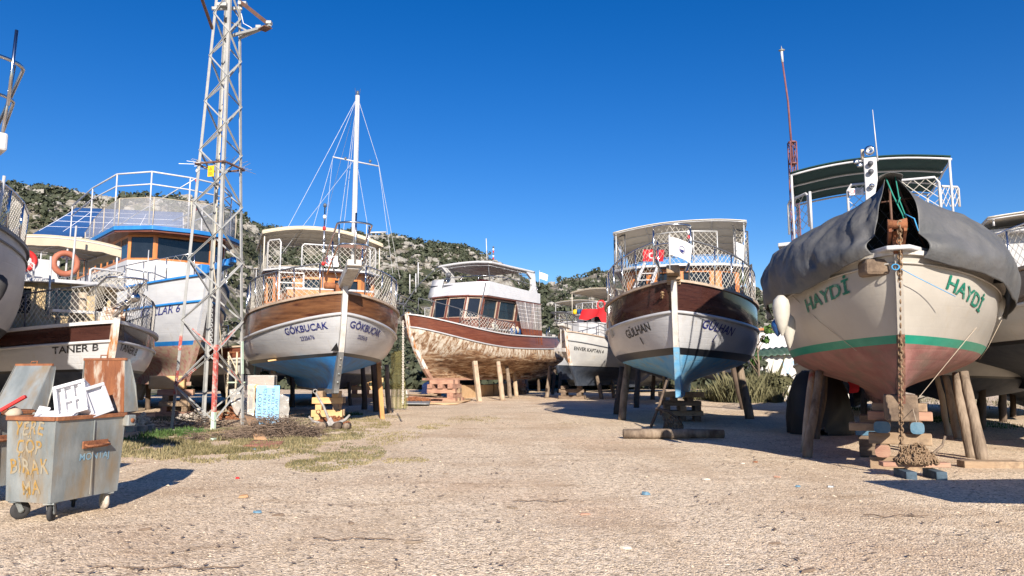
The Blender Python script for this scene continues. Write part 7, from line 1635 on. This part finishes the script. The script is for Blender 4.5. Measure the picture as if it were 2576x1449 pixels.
# ================================================================ scraps on the gravel
sc_m = [bluepaintwood, log, cardb, timberred, twigm, steelplate, flagwhite, buoyred, stonem, rust]
SCR = [(598, 1203, .07, .05, 7, 'red plastic scrap on the gravel right of the bin'), (648, 1290, .13, .06, 0, 'blue-grey crushed bottle on the gravel before the bin'), (612, 1252, .16, .08, 2, 'brown and white torn carton on the gravel'), (1625, 1243, .12, .11, 0, 'pale blue plastic scrap in the middle of the gravel'), (1040, 1366, .22, .05, 1, 'dark bark strip at the lower centre of the gravel'), (1290, 1277, .2, .05, 1, 'thin brown stick on the gravel, middle'), (1470, 1292, .16, .04, 3, 'reddish splinter left of the brown stain'), (1775, 1208, .16, .06, 8, 'pale green-grey stone chip on the gravel at right'), (1868, 1170, .10, .05, 8, 'whitish stone chip nearer the log'), (2090, 1228, .11, .06, 5, 'slate grey chip left of the chain heap'), (2007, 1226, .09, .05, 0, 'small blue scrap left of the slate chip'), (1955, 1205, .12, .05, 3, 'rusty bolt-like stick left of the chain heap'), (1900, 1166, .10, .05, 9, 'rusty flake beside the pale chip'), (1690, 1120, .1, .05, 4, 'dark twig bit in front of the log'), (1950, 1368, .16, .03, 4, 'thin twig at the lower right of the gravel'), (700, 1297, .17, .04, 4, 'dark splinter right of the bin shadow'), (365, 1336, .16, .04, 4, 'dark splinter below the bin wheels'), (885, 1316, .1, .04, 4, 'dark chip in the left of the gravel'), (1575, 1380, .13, .06, 8, 'oval white stone at the lower middle of the gravel'), (2035, 1440, .25, .04, 4, 'dark stick at the bottom right edge'), (1120, 1195, .1, .04, 1, 'brown chip near the grass edge'), (930, 1085, .12, .05, 4, 'dark chip among the grass tufts'), (760, 1098, .16, .14, 6, 'white crumpled can at the right of the brush heap'), (738, 1105, .18, .1, 7, 'orange-red wrapper right of the brush heap'), (800, 1090, .14, .1, 6, 'white paper scrap right of the brush heap'), (575, 1100, .2, .12, 6, 'white paper scrap left of the brush heap'), (640, 1132, .18, .08, 0, 'light blue scrap before the reddish flat sheet')]
rnd = random.Random(51)
for px, py, L, w_, mi, lb in SCR:
    q = G(px, py); n = 7; vs = []
    for k in range(n): a = 2*math.pi*k/n; vs.append(Vector((math.cos(a)*L/2*rnd.uniform(.75, 1.1), math.sin(a)*w_/2*rnd.uniform(.7, 1.2), .004)))
    vs2 = [Vector((v.x*.8, v.y*.75, .012+.35*w_*rnd.uniform(.3, 1))) for v in vs]
    mb = MB(); mb.add(vs+vs2, [tuple(range(n-1, -1, -1)), tuple(range(n, 2*n))]+[(k, (k+1) % n, n+(k+1) % n, n+k) for k in range(n)]); o = mb.build('scrap', sc_m[mi]); o.location = (q.x, q.y, gz(q.x, q.y)); o.rotation_euler = (0, 0, rnd.uniform(-.7, .7)); tag(o, lb, 'scrap', 'scraps lying on the gravel')
for px, py, n, lb in ((370, 1432, 9, 'long wispy dark twig at the bottom left of the gravel'), (850, 1358, 5, 'curled dark twig at the lower left of the gravel'), (1330, 1262, 4, 'curled dark twig near the reddish stain'), (2220, 1300, 4, 'long straight twig at the right of the gravel')):
    q = G(px, py); mb = MB(); x = -n*.05; pts = []
    for k in range(n+4): pts.append((x+k*.1, .04*math.sin(k*1.3+px), .015+.012*math.sin(k*2.1)))
    mb.tube(pts, .006, 5)
    for k in range(1, n+2, 2): mb.tube([pts[k], (pts[k][0]+.08, pts[k][1]+.07*(-1)**k, .02)], .004, 4)
    o = mb.build('twig', twigm); o.location = q; tag(o, lb, 'twig', 'twigs on the gravel')
# leaf and bark crumbs, too many to count
mb = MB()
for i in range(2600):
    y = 5.3+(rnd.random()**1.4)*26; x = rnd.uniform(-.72, .72)*y
    if noise.noise((x*.5, y*.5, 11)) < -.05: continue
    a = rnd.uniform(0, 6.28); L = rnd.uniform(.01, .05)*(1+y*.02); w_ = L*rnd.uniform(.15, .5); z = gz(x, y)+.016
    u = Vector((math.cos(a), math.sin(a), 0)); v = Vector((-u.y, u.x, 0)); c_ = Vector((x, y, z)); mb.add([c_-u*L, c_-v*w_, c_+u*L+Vector((0, 0, .012)), c_+v*w_], [(0, 1, 2, 3)])
tag(mb.build('bark_litter', twigm), 'brown bark and leaf crumbs scattered over the gravel', 'litter', kind='stuff')
